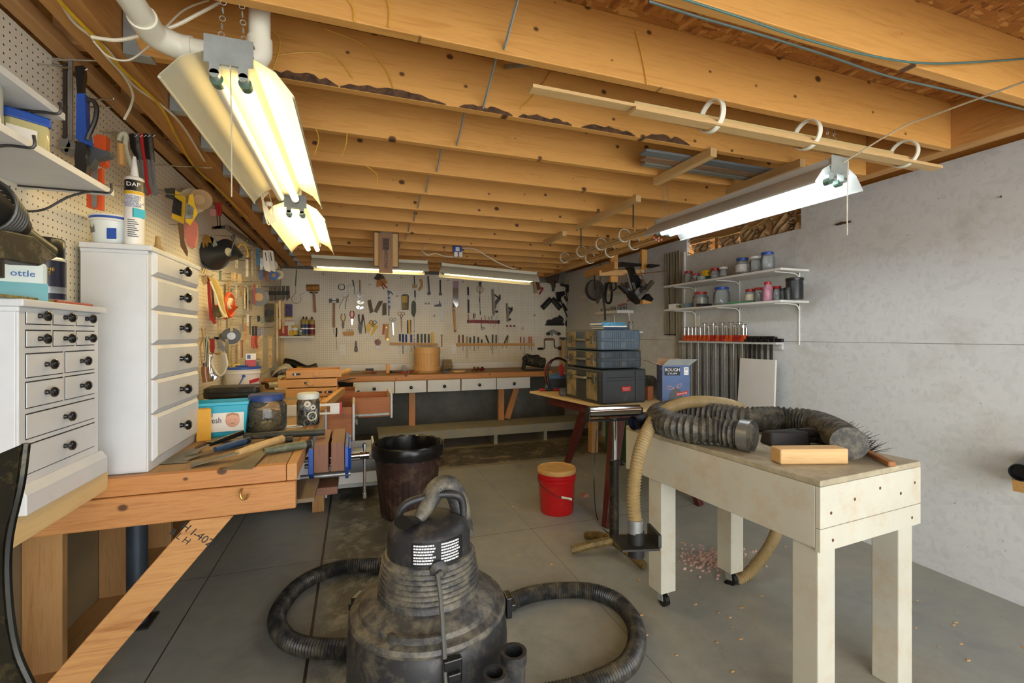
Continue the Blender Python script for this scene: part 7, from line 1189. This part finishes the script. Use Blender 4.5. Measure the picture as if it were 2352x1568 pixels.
# ================================================================ THINGS ON THE LEFT BENCH
def bz(px, py, z=ZB): return onZ(px, py, z)
def lay(name, label, cat, a, b, parts, g=None, z=ZB, dz=0):
    """parts in a frame whose x runs from a to b along the bench; a, b are points"""
    d = b-a; return put(name, label, cat, parts(d.length), (a.x, a.y, z+dz), math.atan2(d.y, d.x), g)
gj = 'jars at the near end of the left bench'
NAIL = M('#8A7A4A', .4, .6, .3, 60, name='brass_nails'); 
g = MB(); r_ = .082
for i in range(420):
    a = rnd.random()*2*PI; q = math.sqrt(rnd.random())*r_; zz = .006+rnd.random()*.095; c = Vector((math.cos(a)*q, math.sin(a)*q, zz)); t = rnd.random()*2*PI; v = Vector((math.cos(t), math.sin(t), rnd.uniform(-.6,.8))).normalized()*.022
    if (c+v).xy.length < .092 and (c-v).xy.length < .092 and (c-v).z > .003: g.cyl(c-v, c+v, .0016, n=4, cap=False)
g.lathe([(.06,.004),(.068,.02),(.06,.06),(.001,.075)], 16)
p = bz(612, 987)
nj = put('jar', 'big square-shouldered jar full of nails with a dark blue lid', 'jar', [('body', MB().lathe([(.085,0),(.098,.008),(.102,.02),(.102,.13),(.092,.152),(.082,.16),(.082,.168)], 32), GLASS), ('lid', MB().lathe([(.084,.166),(.087,.168),(.087,.194),(.083,.199),(.001,.2)], 36), M('#27407E', .45, 0, .08, 4, .25)), ('nails', g, NAIL)], p, .2, gj)
for o in nj.children:
    if o.name.startswith('nails'): o['kind'] = 'stuff'
p = bz(708, 974); g = MB()
for i in range(46):
    a = rnd.random()*2*PI; zz = .012+rnd.random()*.12; q = .042+rnd.random()*.008; R_ = rnd.choice((.008,.011,.014,.02)); c = Vector((math.cos(a)*q, math.sin(a)*q, zz)); 
    g.at(c, PI/2, rnd.uniform(-.4,.4), a+PI/2).ring((0,0,0), R_, R_*.3, 14, 5)
g.at()
rj = MB().lathe([(.04,.004),(.05,.02),(.045,.09),(.001,.125)], 18)
wj = put('jar', 'clear jar of washers and rings with a speckled white lid', 'jar', [('body', MB().lathe([(.056,0),(.062,.008),(.062,.13),(.056,.148),(.052,.152)], 32), GLASS), ('lid', MB().lathe([(.057,.15),(.06,.152),(.06,.178),(.056,.184),(.001,.185)], 36), M('#D5D9CE', .5, 0, .08, 20, .3)), ('washers', g, STEEL), ('dark_fittings', rj, M('#2C2E30', .4, .5, .4, 50))], p, 0, gj)
for o in wj.children:
    if o.name.startswith('washers'): o['kind'] = 'stuff'
big_w = MB().at((.025,-.054,.055), PI/2, 0, .4).ring((0,0,0), .024, .004, 20, 6); mk('ring', big_w, CREAM, wj); mk('ring', MB().at((.0,-.058,.125), PI/2, 0, 0).ring((0,0,0), .012, .006, 20, 6), CREAM, wj); mk('ring', MB().at((.03,-.052,.105), PI/2, 0, .5).ring((0,0,0), .010, .005, 20, 6), CREAM, wj)
p = bz(513, 1003); TE = M('#24A9C4', .35, 0, .04, 4)
wb_ = put('wipes_tub', 'bright teal plastic tub open at the top with a baby picture on its label', 'tub', [('body', MB().lathe([(.09,0),(.10,.01),(.112,.16),(.116,.165),(.116,.178),(.11,.178),(.104,.16),(.094,.02),(.001,.015)], 4, (0,0,0), False, PI/4, 1.55, .95), TE, .006), ('label', MB().box(-.085,.105,-.078,-.0765,.03,.125).at(), PAPER)], p+Vector((-.02,.06,0)), .12)
lbo = [o for o in wb_.children if o.name.startswith('label')][0]; lbo.data.transform(Matrix.Translation((0,.0,0))); lbo.location = (0,.0,0)
text('Fresh', .042, INK, wb_, (-.028,-.0795,.088), sx=.75, name='lettering'); text('ted', .022, INK, wb_, (-.045,-.0795,.116))
SK = M('#DDA98C', .6, 0, .03, 6); fa = mk('baby_picture', MB().at((.055,-.0787,.085), PI/2).lathe([(.03,-.001),(.032,.0),(.03,.001),(.001,.0015)], 24, sx=1, sy=1.1), SK, wb_)
mk('hair_shape', MB().prism([(.025,.1),(.03,.118),(.055,.124),(.08,.117),(.086,.098),(.078,.108),(.055,.113),(.034,.108)], -.0812, -.0798, 'xz'), M('#B8875A'), fa)
mk('face_marks', MB().at((.045,-.0803,.088), PI/2).lathe([(.0022,0),(.001,.001)], 8).at((.066,-.0803,.088), PI/2).lathe([(.0022,0),(.001,.001)], 8).at().box(.048,.062,-.0808,-.08,.069,.0715), M('#5A3A30'), fa)
p = bz(462, 1013); put('yellow_carton', 'yellow cardboard packet with a barcode tucked against the tall chest', 'carton', [('box', MB().box(-.03,.03,-.035,.035,0,.155), M('#E0A52A',.6,0,.06), .001), ('barcode', MB().box(.0301,.0306,-.02,.02,.08,.14), GREY)], p+Vector((.0,.03,.001)), .35)
# putty knives and trowels
gk = 'trowels and knives spread on the near end of the left bench'
def knife(label, h0, h1, tip, hw, hcol, w0, w1, z0=.012, lift=.0, name='putty_knife', cap=None):
    """h0 handle butt, h1 handle root, tip: blade tip (pixel points on the bench)"""
    a, b, c = bz(*h0, ZB+z0+lift), bz(*h1, ZB+z0+lift*.6), bz(*tip, ZB+.003+lift*.3); o = Vector((b.x, b.y, ZB+.001)); d1 = (a-b); d2 = (c-b)
    A = a-o; Bv = b-o; Cv = c-o; n = Vector((-d2.y, d2.x, 0)).normalized()
    P = [('handle', MB().tube(spline([Bv, Bv.lerp(A,.25), Bv.lerp(A,.6), Bv.lerp(A,.92), A], 3), hw, 12, lambda k: hw*(.7+.3*math.sin(min(1, k/6)*PI/2))), hcol),
         ('blade', MB().add([tuple(Bv+n*w0/2), tuple(Bv-n*w0/2), tuple(Cv-n*w1/2), tuple(Cv+n*w1/2), tuple(Bv+n*w0/2+Vector((0,0,.0015))), tuple(Bv-n*w0/2+Vector((0,0,.0015))), tuple(Cv-n*w1/2+Vector((0,0,.0012))), tuple(Cv+n*w1/2+Vector((0,0,.0012)))], [(0,3,2,1),(4,5,6,7),(0,1,5,4),(1,2,6,5),(2,3,7,6),(3,0,4,7)]), M('#8E8A78', .35, .7, .15, 9, .3, '#6B5E44'))]
    if cap: P.append(('end_cap', MB().tube([Bv.lerp(A,.86), Bv.lerp(A,.97), Bv.lerp(A,1.02)], hw, 12, lambda k: hw*(1.04, 1.03, .6)[k]), cap))
    return put(name, label, 'knife' if name == 'putty_knife' else 'trowel', P, o, 0, gk)
knife('putty knife with an olive grey handle and broad blade nearest the bench end', (716,1018), (606,1036), (545,1078), .018, M('#5E6650',.5,0,.15,9,.3), .03, .11, .018, cap=BLK)
knife('scraper with a dusty bare wood handle across the middle of the pile', (648,1008), (545,1040), (440,1066), .019, M('#C9A66E',.7,0,.15,12,.3), .03, .09, .022, .012)
knife('putty knife with a blue handle and black end cap', (572,1010), (494,1032), (418,1056), .016, M('#2E4C72',.45,0,.1,8,.2), .025, .055, .016, .006, cap=BLK)
knife('putty knife with a black and white riveted handle pointing at the washers jar', (556,993), (483,1020), (425,1045), .013, BLACK, .02, .06, .03, .02)
knife('long taping knife with a thick dark rubber handle across the back of the pile', (746,991), (560,1003), (480,1012), .019, M('#33342C',.5,0,.15,8,.25), .035, .10, .024, .004)
knife('dark-handled knife almost hidden behind the dusty wood one', (672,1008), (600,1016), (520,1030), .016, BLK, .02, .05, .012, 0)
knife('wide worn taping blade lying flat by the tall chest', (470,1018), (450,1030), (398,1064), .010, RUST, .06, .10, .008)
tr = bz(508, 1000); put('trowel', 'grey triangular trowel blade leaning up before the baby label', 'trowel', [('blade', MB().prism([(-.07,.01),(.0,.095),(.075,.03),(.05,.005),(-.05,0)], -.002, .002, 'xz'), GREY), ('ferrule', MB().cyl((-.06,.0,.012),(-.085,.01,.012), .014, n=10), RUST)], tr+Vector((0,.0,.001)), Euler((-.5,0,.2)), gk)
# black zip cases
gz = 'black cases stacked on the left bench'
p = bz(535, 918); 
def softcase(label, x, y, z, w, d, h, rz, m_): put('soft_case', label, 'case', [('body', MB().lathe([(.46,0),(.5,.25),(.5,.75),(.46,1)], 4, (0,0,0), False, PI/4, 1.41, 1.41), m_)], (x, y, z), rz, gz).scale = (w, d, h)
for k, (l, dx, dz_, w_, d_, h_, rz, m_) in enumerate((('flat black folder lowest of the black cases',-.04,0,.34,.24,.040,.1,DUSTBLK),('black ring folder in the middle of the black cases',.03,.041,.32,.22,.070,-.05,BLK),('puffy black zipped case on top of the black cases',-.0,.112,.32,.20,.072,.05,M('#26251F',.35,0,.1,6,.15)))):
    q = MB(); w2, d2 = w_/2, d_/2; e = .02
    q.prism([(-w2+e,-d2),(w2-e,-d2),(w2,-d2+e),(w2,d2-e),(w2-e,d2),(-w2+e,d2),(-w2,d2-e),(-w2,-d2+e)], 0, h_, 'xy')
    P = [('body', q, m_, min(.02, h_*.4)), ('zip', MB().ring((0,0,h_/2), .001, .001, 6, 4), BLACK)]
    if k == 2: P[1] = ('zip', MB().prism([(-w2+e,-d2-.002),(w2-e,-d2-.002),(w2+.002,-d2+e),(w2+.002,d2-e),(w2-e,d2+.002),(-w2+e,d2+.002),(-w2-.002,d2-e),(-w2-.002,-d2+e)], h_/2-.003, h_/2+.003, 'xy'), BLACK)
    put('soft_case', l, 'case', P if k == 2 else P[:1], (-.76+dx, 3.47, ZB+.0006+dz_), rz, gz)
# joint compound bucket
bx_ = -.83; by = 4.05
jb = put('bucket', 'white plastic bucket with blue rim, red and blue print and a blue bail', 'bucket', [('body', MB().lathe([(.103,0),(.107,.006),(.122,.25),(.125,.252),(.125,.258)], 36).lathe([(.121,.225),(.127,.227),(.127,.232),(.122,.234)], 36), WHITE2), ('rim', MB().lathe([(.124,.258),(.13,.26),(.13,.272),(.122,.275),(.115,.27),(.001,.268)], 36), BLUE),
    ('red_print', MB().at((0,0,0),0,0,.1).prism([(.0,.175),(.07,.19),(.07,.165),(.0,.15)], -.125, -.112, 'xz'), RED), ('blue_print', MB().box(.0,.05,-.119,-.11,.075,.105), BLUE), ('bail', MB().bar((-.10,-.125,.07),(-.03,-.125,.21), .004, .014, (0,1,0)).cyl((-.03,-.13,.21),(-.03,-.118,.21), .011, n=14), BLUE)], (bx_, by, ZB+.001), .5)
text('SHEETROCK\nLightweight\nAll Purpose\nJoint', .02, INK, jb, (.078,-.098,.10), (PI/2,0,.62), name='lettering')
put('primer_box', 'small white and red carton standing on the bucket lid', 'carton', [('upper', MB().box(-.035,.035,-.02,.02,.05,.10), PAPER), ('lower', MB().box(-.035,.035,-.02,.02,0,.05), RED), ('blue_window', MB().box(-.025,-.002,-.0215,-.02,.06,.09), BLUE)], (bx_+.055, by, ZB+.278), .3)
put('yellow_clip', 'yellow plastic clip lying on the bucket lid', 'clip', [('yellow_clip', MB().prism([(-.03,0),(.03,0),(.02,.025),(-.02,.02)], -.015, .015, 'xz'), YEL)], (bx_-.03, by-.05, ZB+.278), .3)
put('blue_scraper', 'flat blue plastic scraper on the bucket lid beside the yellow clip', 'scraper', [('blue_scraper', MB().box(-.04,.04,-.015,.015,0,.012), BLUE, .003)], (bx_+.01, by-.075, ZB+.278), -.1)
def onb(name, label, cat, px, py, parts, rz=0, g='clutter along the left bench', dy=0, z=ZB+.001): p = onZ(px, py, ZB); return put(name, label, cat, parts, (p.x, p.y+dy, z), rz, g)
put('fuse_box', 'grey steel box standing upright behind the bucket', 'box', [('body', MB().box(-.035,.035,-.09,.09,0,.30), M('#9A9078',.5,.3,.1,6), .004), ('plate', MB().box(-.02,.02,-.093,-.09,.24,.28), GREY)], (-.86, 4.75, ZB+.001), .2)
onb('glass_jar', 'glass jar of red bits against the left wall', 'jar', 626, 868, [('body', MB().lathe([(.06,0),(.062,.01),(.062,.12),(.03,.15),(.025,.19)], 20), GLASS2), ('contents', MB().lathe([(.055,.004),(.056,.07),(.001,.09)], 16), M('#8A2A2A',.6,0,.5,70))])
onb('wood_box', 'low wood box under the jar of red bits', 'box', 628, 874, [('wood_box', MB().box(-.09,.09,-.05,.05,0,.045), LWX, .002)], dy=-.14)
# white cloth / sleeve
g = MB(); n = 14; m_ = 12; vs = []
for j in range(m_):
    for i in range(n):
        u, v = i/(n-1), j/(m_-1); vs.append((-.16+.34*u, -.14+.26*v, .005+.19*math.sin(PI*min(1,u*1.05))*(.75+.25*math.sin(PI*v))*(1-.15*abs(math.sin(6*v+u*5)))))
g.add(vs, [(j*n+i, j*n+i+1, (j+1)*n+i+1, (j+1)*n+i) for j in range(m_-1) for i in range(n-1)], True)
q = onb('white_cloth', 'white cloth humped over on the far left bench', 'cloth', 655, 870, [('white_cloth', g, M('#DAD5C4',.9,0,.06,9))]); q.modifiers.new('t','SOLIDIFY').thickness = .004
onb('folded_towel', 'pale green edged folded towel before the white cloth', 'towel', 662, 876, [('folded_towel', MB().box(-.11,.11,-.08,.08,0,.07), M('#CDD0A8',.9,0,.12,14), .02)], .1)
onb('black_gun_case', 'black and yellow power tool lying far on the left bench', 'power tool', 690, 858, [('body', MB().tube(spline([(-.20,0,.16),(-.1,0,.14),(.02,0,.08),(.10,0,.05)], 5), .055, 12), BLACK), ('foot', MB().box(-.06,.16,-.06,.06,0,.05), BLK, .01), ('yellow_panel', MB().box(-.03,.08,-.065,-.055,.06,.10).box(.0,.09,-.067,-.056,.01,.05), YEL, .004)], -.15)
onb('heat_shield', 'dark green-grey metal can tilted on its side by the power tool', 'can', 712, 864, [('heat_shield', MB().cyl((-.09,0,.06),(.09,.0,.12), .055, .05, 18), M('#4C4A38',.5,.3,.2,10))], .1)
onb('nail_gun', 'old brown pistol-shaped tool in front of the dark can', 'tool', 708, 872, [('barrel', MB().cyl((-.18,0,.015),(.14,0,.09), .022, .028, 12), RUST), ('grip', MB().cyl((.05,0,.07),(.10,0,.015), .02, n=10), HW), ('tip', MB().cyl((-.26,0,.01),(-.18,0,.02), .009, n=8), STEEL)], .2)
onb('small_motor', 'small motor with an upright shaft near the back corner', 'motor', 730, 852, [('body', MB().lathe([(.07,0),(.072,.01),(.072,.09),(.06,.1)], 20), DSTEEL), ('shaft', MB().cyl((0,0,.1),(0,0,.19), .008, n=8), BLACK)])
onb('teal_box', 'teal open cardboard box at the bench corner', 'box', 752, 858, [('teal_box', MB().box(-.09,.09,-.05,.05,0,.085), TEAL, .002)])
onb('brown_block', 'dark brown wooden block at the end of the left bench', 'wood block', 766, 872, [('brown_block', MB().box(-.075,.075,-.03,.03,0,.09), WALNUT('x'), .003)], -.1)
onb('brown_block', 'honey brown wooden block right of the dark one', 'wood block', 789, 876, [('brown_block', MB().box(-.065,.065,-.03,.03,0,.075), wood('#A66F34','#7E5226','x'), .003)])
# stacked wooden tool trays
TR = wood('#CE9A56', '#B27A3A', 'x', 0, .5, 1, 'tray_wood')
for k, (px, py, w_, z0, h_, l) in enumerate(((716,912,.40,0,.075,'lowest and nearest of three wooden tool trays'),(708,899,.46,.078,.07,'middle wooden tool tray with a slotted end'),(722,886,.44,.15,.07,'top wooden tool tray of the three'))):
    p = onZ(px, py+ (0, 12, 22)[k], ZB); q = MB().box(-w_/2,w_/2,0,.015,0,h_).box(-w_/2,w_/2,.3,.315,0,h_).box(-w_/2,-w_/2+.012,.015,.3,0,h_).box(w_/2-.012,w_/2,.015,.3,0,h_).box(-w_/2,w_/2,.0,.315,0,.006)
    P = [('box', q, TR, .002), ('handle', MB().cyl((.02,-.03,h_*.55),(.02,.0,h_*.55), .024, n=18), LW)]
    for sx_ in ((-.14,) if k == 2 else (.05,.13) if k == 0 else (.0,)): P.append(('slot', MB().box(sx_-.03,sx_+.03,-.002,.001,h_*.4,h_*.65), INK)); P.append(('bolt', MB().cyl((sx_-.01,-.008,h_*.52),(sx_-.01,0,h_*.52), .009, n=10), CHROME))
    put('tool_tray', l, 'tray', P, (p.x, p.y, ZB+.001+z0), .03*k, 'stacked wooden tool trays')
onb('mallet_handle', 'turned wooden handle lying over the right edge of the tool trays', 'handle', 770, 893, [('grip', MB().cyl((0,0,.03),(.13,.09,.07), .024, .028, 14), LW), ('blade', MB().bar((0,0,.03),(-.14,-.09,.02), .03, .004), STEEL)], 0, None, 0, ZB+.10)
onb('file', 'flat steel file slanting across the corner of the trays', 'file', 785, 896, [('file', MB().bar((-.2,-.05,.06),(.12,.12,.10), .03, .006), DSTEEL)])
onb('wood_rail', 'pale wooden rail lying along the right edge of the left bench', 'rail', 770, 925, [('wood_rail', MB().bar((-.06,-.35,.03),(.04,.55,.03), .04, .055), LW)], 0, None, 0, ZB+.002)
onb('spray_tin', 'small printed tin lying on its side behind the nails jar', 'can', 628, 893, [('body', MB().cyl((-.05,-.03,.035),(.05,.07,.035), .034, n=20), M('#B9B4A6',.4,.2,.2,20)), ('dark_end', MB().cyl((-.053,-.033,.035),(-.05,-.03,.035), .03, n=20), RUST)])
onb('red_pliers', 'dark red pliers lying behind the small printed tin', 'pliers', 625, 882, [('red_pliers', MB().tube(spline([(-.14,0,.012),(0,.02,.016),(.16,.0,.014)], 4), .013, 8).tube(spline([(-.14,.05,.012),(0,.02,.016),(.12,-.03,.014)], 4), .012, 8), M('#6A2A24',.5))])
onb('instruction_sheet', 'paper bag with yellow print lying beside the tool trays', 'paper', 663, 893, [('sheet', MB().box(-.12,.10,-.06,.07,0,.012), PAPER, .002), ('yellow_print', MB().box(-.02,.09,-.05,.05,.012,.0135), M('#E6C83C',.7,0,.3,60))], .2)
onb('steel_plate', 'flat grey steel sheet lying right behind the jars', 'plate', 668, 912, [('steel_plate', MB().box(-.13,.13,-.14,.14,0,.004), M('#9A9A8A',.5,.4,.1,6))], -.2)
p = onZ(665, 957, ZB); lv = put('level', 'white framed level with a red end cap lying behind the washers jar', 'level', [('rail', MB().box(0,.32,0,.012,0,.012).box(0,.32,0,.012,.055,.07).box(0,.06,0,.012,.012,.055).box(.26,.32,0,.012,.012,.055).box(.14,.18,0,.012,.012,.055), WHITE2, .002), ('red_cap', MB().box(.32,.335,-.004,.016,-.0,.074), RED, .002), ('vial', MB().cyl((.145,-.004,.034),(.175,-.004,.034), .009, n=10), M('#C9D24A',.2))], p+Vector((-.02,.0,.001)), .05)
onb('wood_stick', 'pair of pale wooden slats lying behind the level', 'slats', 675, 945, [('wood_stick', MB().box(-.12,.2,-.02,.015,0,.02).box(-.15,.18,.03,.06,0,.02), LWX)], .05)
onb('leaflet', 'blue and white leaflet under the jars', 'paper', 672, 980, [('paper', MB().box(-.07,.05,-.03,.04,0,.003), PAPER), ('blue_band', MB().box(-.06,.04,-.025,-.005,.003,.0035), BLUE)], .2)
onb('red_snips', 'red-handled snips lying in the open upper drawer', 'snips', 822, 938, [('handle', MB().tube(spline([(.0,0,0),(.06,.01,.03),(.11,.0,.02)], 4), .014, 8), RED), ('blade', MB().bar((-.16,-.02,-.01),(0,0,0), .02, .006), STEEL)], 0, None, 0, ZB-.10)
[o for o in COL.objects if o.name == 'red_snips'][0].location = (-.02, 5.0, ZB-.225)
# ================================================================ THINGS ON THE BACK BENCH
def onk(name, label, cat, px, py, parts, rz=0, dy=0, g='small things on the back bench'): p = onZ(px, py, ZB); return put(name, label, cat, parts, (p.x, min(p.y+dy, 6.85), ZB+.001), rz, g)
KG = wood('#DDB070', '#C9965A', 'z', .8, .5, .8, 'keg_wood'); g = MB(); n = 26
for i in range(n):
    a0, a1 = 2*PI*i/n+.008, 2*PI*(i+1)/n-.008
    vs = []
    for r_, z in ((.178,.0),(.182,.18),(.176,.345)):
        for a in (a0, a1): vs.append((math.cos(a)*r_, math.sin(a)*r_, z))
    g.add(vs, [(0,1,3,2),(2,3,5,4)], False)
g.lathe([(.174,.002),(.176,.34)], 26); 
onk('keg', 'pale wooden staved keg standing on the back bench', 'keg', 984, 855, [('staves', g, KG), ('hoop', MB().lathe([(.182,.26),(.187,.262),(.184,.335),(.179,.338)], 40), KG), ('hoop', MB().lathe([(.184,.02),(.188,.022),(.190,.08),(.186,.082)], 40), KG), ('lid', MB().lathe([(.17,.338),(.17,.352),(.001,.353)], 36), PLY('x'))], 0, .12, None)
onk('black_box', 'small black open tray on the back bench', 'tray', 848, 851, [('black_box', MB().box(-.055,.055,-.03,.03,0,.045), BLACK, .003)])
onk('yellow_block', 'upright yellow plastic block on the back bench edge', 'block', 891, 857, [('yellow_block', MB().box(-.025,.025,-.02,.02,0,.12), M('#D99A22',.4), .004)])
onk('tape_measure', 'square grey tape measure left of the keg', 'tape measure', 929, 853, [('case', MB().prism([(-.035,0),(.035,0),(.035,.05),(.015,.085),(-.035,.085)], -.02, .02, 'xz'), M('#8A7F74',.4,.2), .004), ('tape', MB().box(.035,.14,-.01,.01,.02,.025), STEEL)])
onk('pliers', 'small black and steel pliers lying left of the keg', 'pliers', 908, 857, [('pliers', MB().tube(spline([(-.06,0,.012),(0,.02,.014),(.10,.01,.012)], 4), .010, 8).sph((-.06,0,.02), .018), BLK)])
onk('pliers', 'red-handled pliers lying just left of the keg', 'pliers', 925, 858, [('handle', MB().tube(spline([(-.06,0,.012),(.0,.01,.016),(.06,0,.012)], 4), .009, 8), RED), ('jaw', MB().sph((.08,0,.014), .018), STEEL)])
onk('ball_stop', 'round red-ended knob lying by the foot of the keg', 'knob', 942, 857, [('ball_stop', MB().sph((0,0,.02), .02), RED)])
onk('screwdriver', 'wooden-handled screwdriver lying on the back bench left part', 'screwdriver', 838, 857, [('handle', MB().cyl((-.02,0,.018),(.08,.01,.018), .018, .014, 12), HW), ('shank', MB().cyl((-.2,-.02,.012),(-.02,0,.018), .004, n=8), STEEL)])
onk('wood_peg', 'short brown handle beside the wooden screwdriver', 'handle', 858, 857, [('wood_peg', MB().cyl((-.04,0,.016),(.04,0,.016), .016, n=12), M('#8A4A3A',.5))])
onk('plane_grip', 'brown plane handle lying left of the keg foot', 'handle', 957, 857, [('plane_grip', MB().cyl((-.04,0,.014),(.03,0,.014), .014, .01, 12), HW)])
onk('wood_tray', 'wooden moulding stack behind the keg', 'moulding', 1026, 848, [('wood_tray', MB().box(-.075,.075,-.03,.03,0,.055).box(-.07,.07,-.02,.03,.055,.11).box(-.065,.065,-.01,.03,.11,.15), wood('#A08450','#84683C','x'), .004)])
onk('bench_tool', 'dark steel clamp lying right of the keg', 'clamp', 1025, 856, [('bench_tool', MB().box(-.06,.04,-.02,.02,0,.03).cyl((-.04,0,.03),(.06,0,.05), .016, n=10), DSTEEL, .003)])
onk('wood_disc', 'flat round wood disc lying on the back bench', 'disc', 1054, 854, [('wood_disc', MB().lathe([(.095,0),(.1,.004),(.1,.022),(.001,.024)], 28), PALE('x'))])
for i, (px, l) in enumerate(((1088,'left turned wooden knob on the back bench'),(1097,'middle, tallest turned wooden knob on the back bench'),(1106,'right dark red turned knob on the back bench'))):
    onk('turned_knob', l, 'knob', px, 853, [('turned_knob', MB().at((0,0,.028), .5*i, 1.1-.5*i, .4).lathe([(.012,-.03),(.02,-.02),(.010,0),(.03,.015),(.032,.03),(.001,.04)], 18), M(['#7A4A2A','#5A3420','#6A1E1A'][i],.25))], 0, 0, 'turned knobs on the back bench')
p = onk('router', 'old dark router with round motor at the right end of the back bench', 'router', 1228, 850, [('motor', MB().cyl((-.13,0,.16),(.16,0,.10), .09, .08, 22), M('#3E3C30',.5,.3,.25,10,.3)), ('base', MB().box(-.17,.17,-.10,.10,0,.018), DSTEEL, .004), ('handle', MB().cyl((-.17,0,.02),(-.15,-.02,.16), .03, n=14).sph((-.15,-.02,.17), .045), BLK), ('cord', MB().tube(spline([(.1,0,.18),(.05,-.04,.22),(-.06,-.05,.2),(-.1,-.05,.1)], 5), .01, 7), BLACK)], 0, .03)
# ================================================================ FLOOR: chips, insulation, cord
def scatter(name, label, cat, n, area, size, mat, flat=.25):
    g = MB()
    for i in range(n):
        x, y = area(); s = size*rnd.uniform(.4, 1.2); a = rnd.random()*PI; K = [(math.cos(a+t)*s*rnd.uniform(.5,1), math.sin(a+t)*s*rnd.uniform(.3,.8)) for t in (0, 1.3, 2.4, 3.6, 4.9)]; h = s*flat
        g.add([(x+u, y+v, .0008) for u, v in K] + [(x+u*.7, y+v*.7, h+.001) for u, v in K], [(0,1,2,3,4),(5,6,7,8,9)] + [(k, (k+1) % 5, 5+(k+1) % 5, 5+k) for k in range(5)])
    o = mk(name, g, mat); tag(o, label, cat); o['kind'] = 'stuff'
scatter('wood_chips', 'scattered pale wood shavings and chips across the concrete floor', 'wood chips', 170, lambda: (rnd.uniform(.9, 3.2), rnd.uniform(.9, 4.6)), .014, M('#C29A66',.8,0,.2,20))
scatter('insulation_fluff', 'heap of pink insulation fluff on the floor behind the painted table', 'insulation', 420, lambda: (2.22+rnd.gauss(0,.13), 2.36+rnd.gauss(0,.075)), .014, M('#BFA094',.95,0,.2,20), .8)
scatter('sawdust_clumps', 'dark sawdust and debris along the floor before the low platform', 'debris', 200, lambda: (rnd.uniform(-.1, 2.9), rnd.uniform(4.95, 5.7)), .012, M('#4A4030',.9,0,.3,20))
p = onZ(1340, 1140, 0); scatter('pink_scrap', 'small pink scrap of insulation by the red bucket', 'insulation', 8, lambda: (p.x+rnd.gauss(0,.015), p.y+rnd.gauss(0,.012)), .03, M('#B07864',.95,0,.2,20), .8)
cable('thin black cord drooping beside the dark red table leg to the floor', [onY(1371,985,3.0), onY(1366,1060,3.0), onY(1365,1130,3.0), onZ(1372,1190,.01), onZ(1395,1222,.006), onZ(1440,1235,.006)], .004, BLACK)
# bark along one joist edge, ink lines, staples of glue on the joists, shipping mark
yb = 1.866; g = MB(); BK = M('#5A3F28', .9, .0, .4, 40, 0, '#B9A88A', .6)
xA, xB = onY(600, 160, yb).x, onY(1560, 325, yb).x; x = xA
while x < xB:
    L_ = rnd.uniform(.16, .42); h_ = rnd.uniform(.012, .028); k = 12
    top = [(x+L_*i/k, ZJ+.004+h_*math.sin(PI*i/k)**.4*rnd.uniform(.5,1.2)) for i in range(k+1)]; bot = [(x+L_*i/k, ZJ+.001) for i in range(k, -1, -1)]
    g.prism(top+bot, yb-.003, yb-.0003, 'xz'); x += L_+rnd.uniform(.0,.10)
mk('bark_edge', g, BK, ceil)
g = MB()
for (pts, yy) in (([(610,60),(640,85),(640,120),(622,170)],1.64+.2),([(620,130),(700,120),(770,130),(810,180)],1.862),([(800,0),(812,20),(814,50)],1.455),([(890,0),(895,30),(892,62)],1.455),([(745,66),(830,100),(880,150),(905,205)],1.862),([(725,295),(732,320),(722,355)],2.268),([(797,305),(795,330),(783,362)],2.268),([(840,380),(865,400),(866,425)],2.674),([(1265,165),(1230,215),(1195,250)],1.862),([(1460,70),(1475,130),(1487,195)],1.455)):
    g.tube(spline([onY(a, b, yy-.002) for a, b in pts], 5), .0025, 5)
mk('glue_drip', g, M('#D9A83A',.5), ceil)
text('APA', .07, M('#6A4420',.8), ceil, (1.75, 1.28, ZT-.001), (PI, 0, .3), 'panel_stamp')
# nails in the joists, spider plates
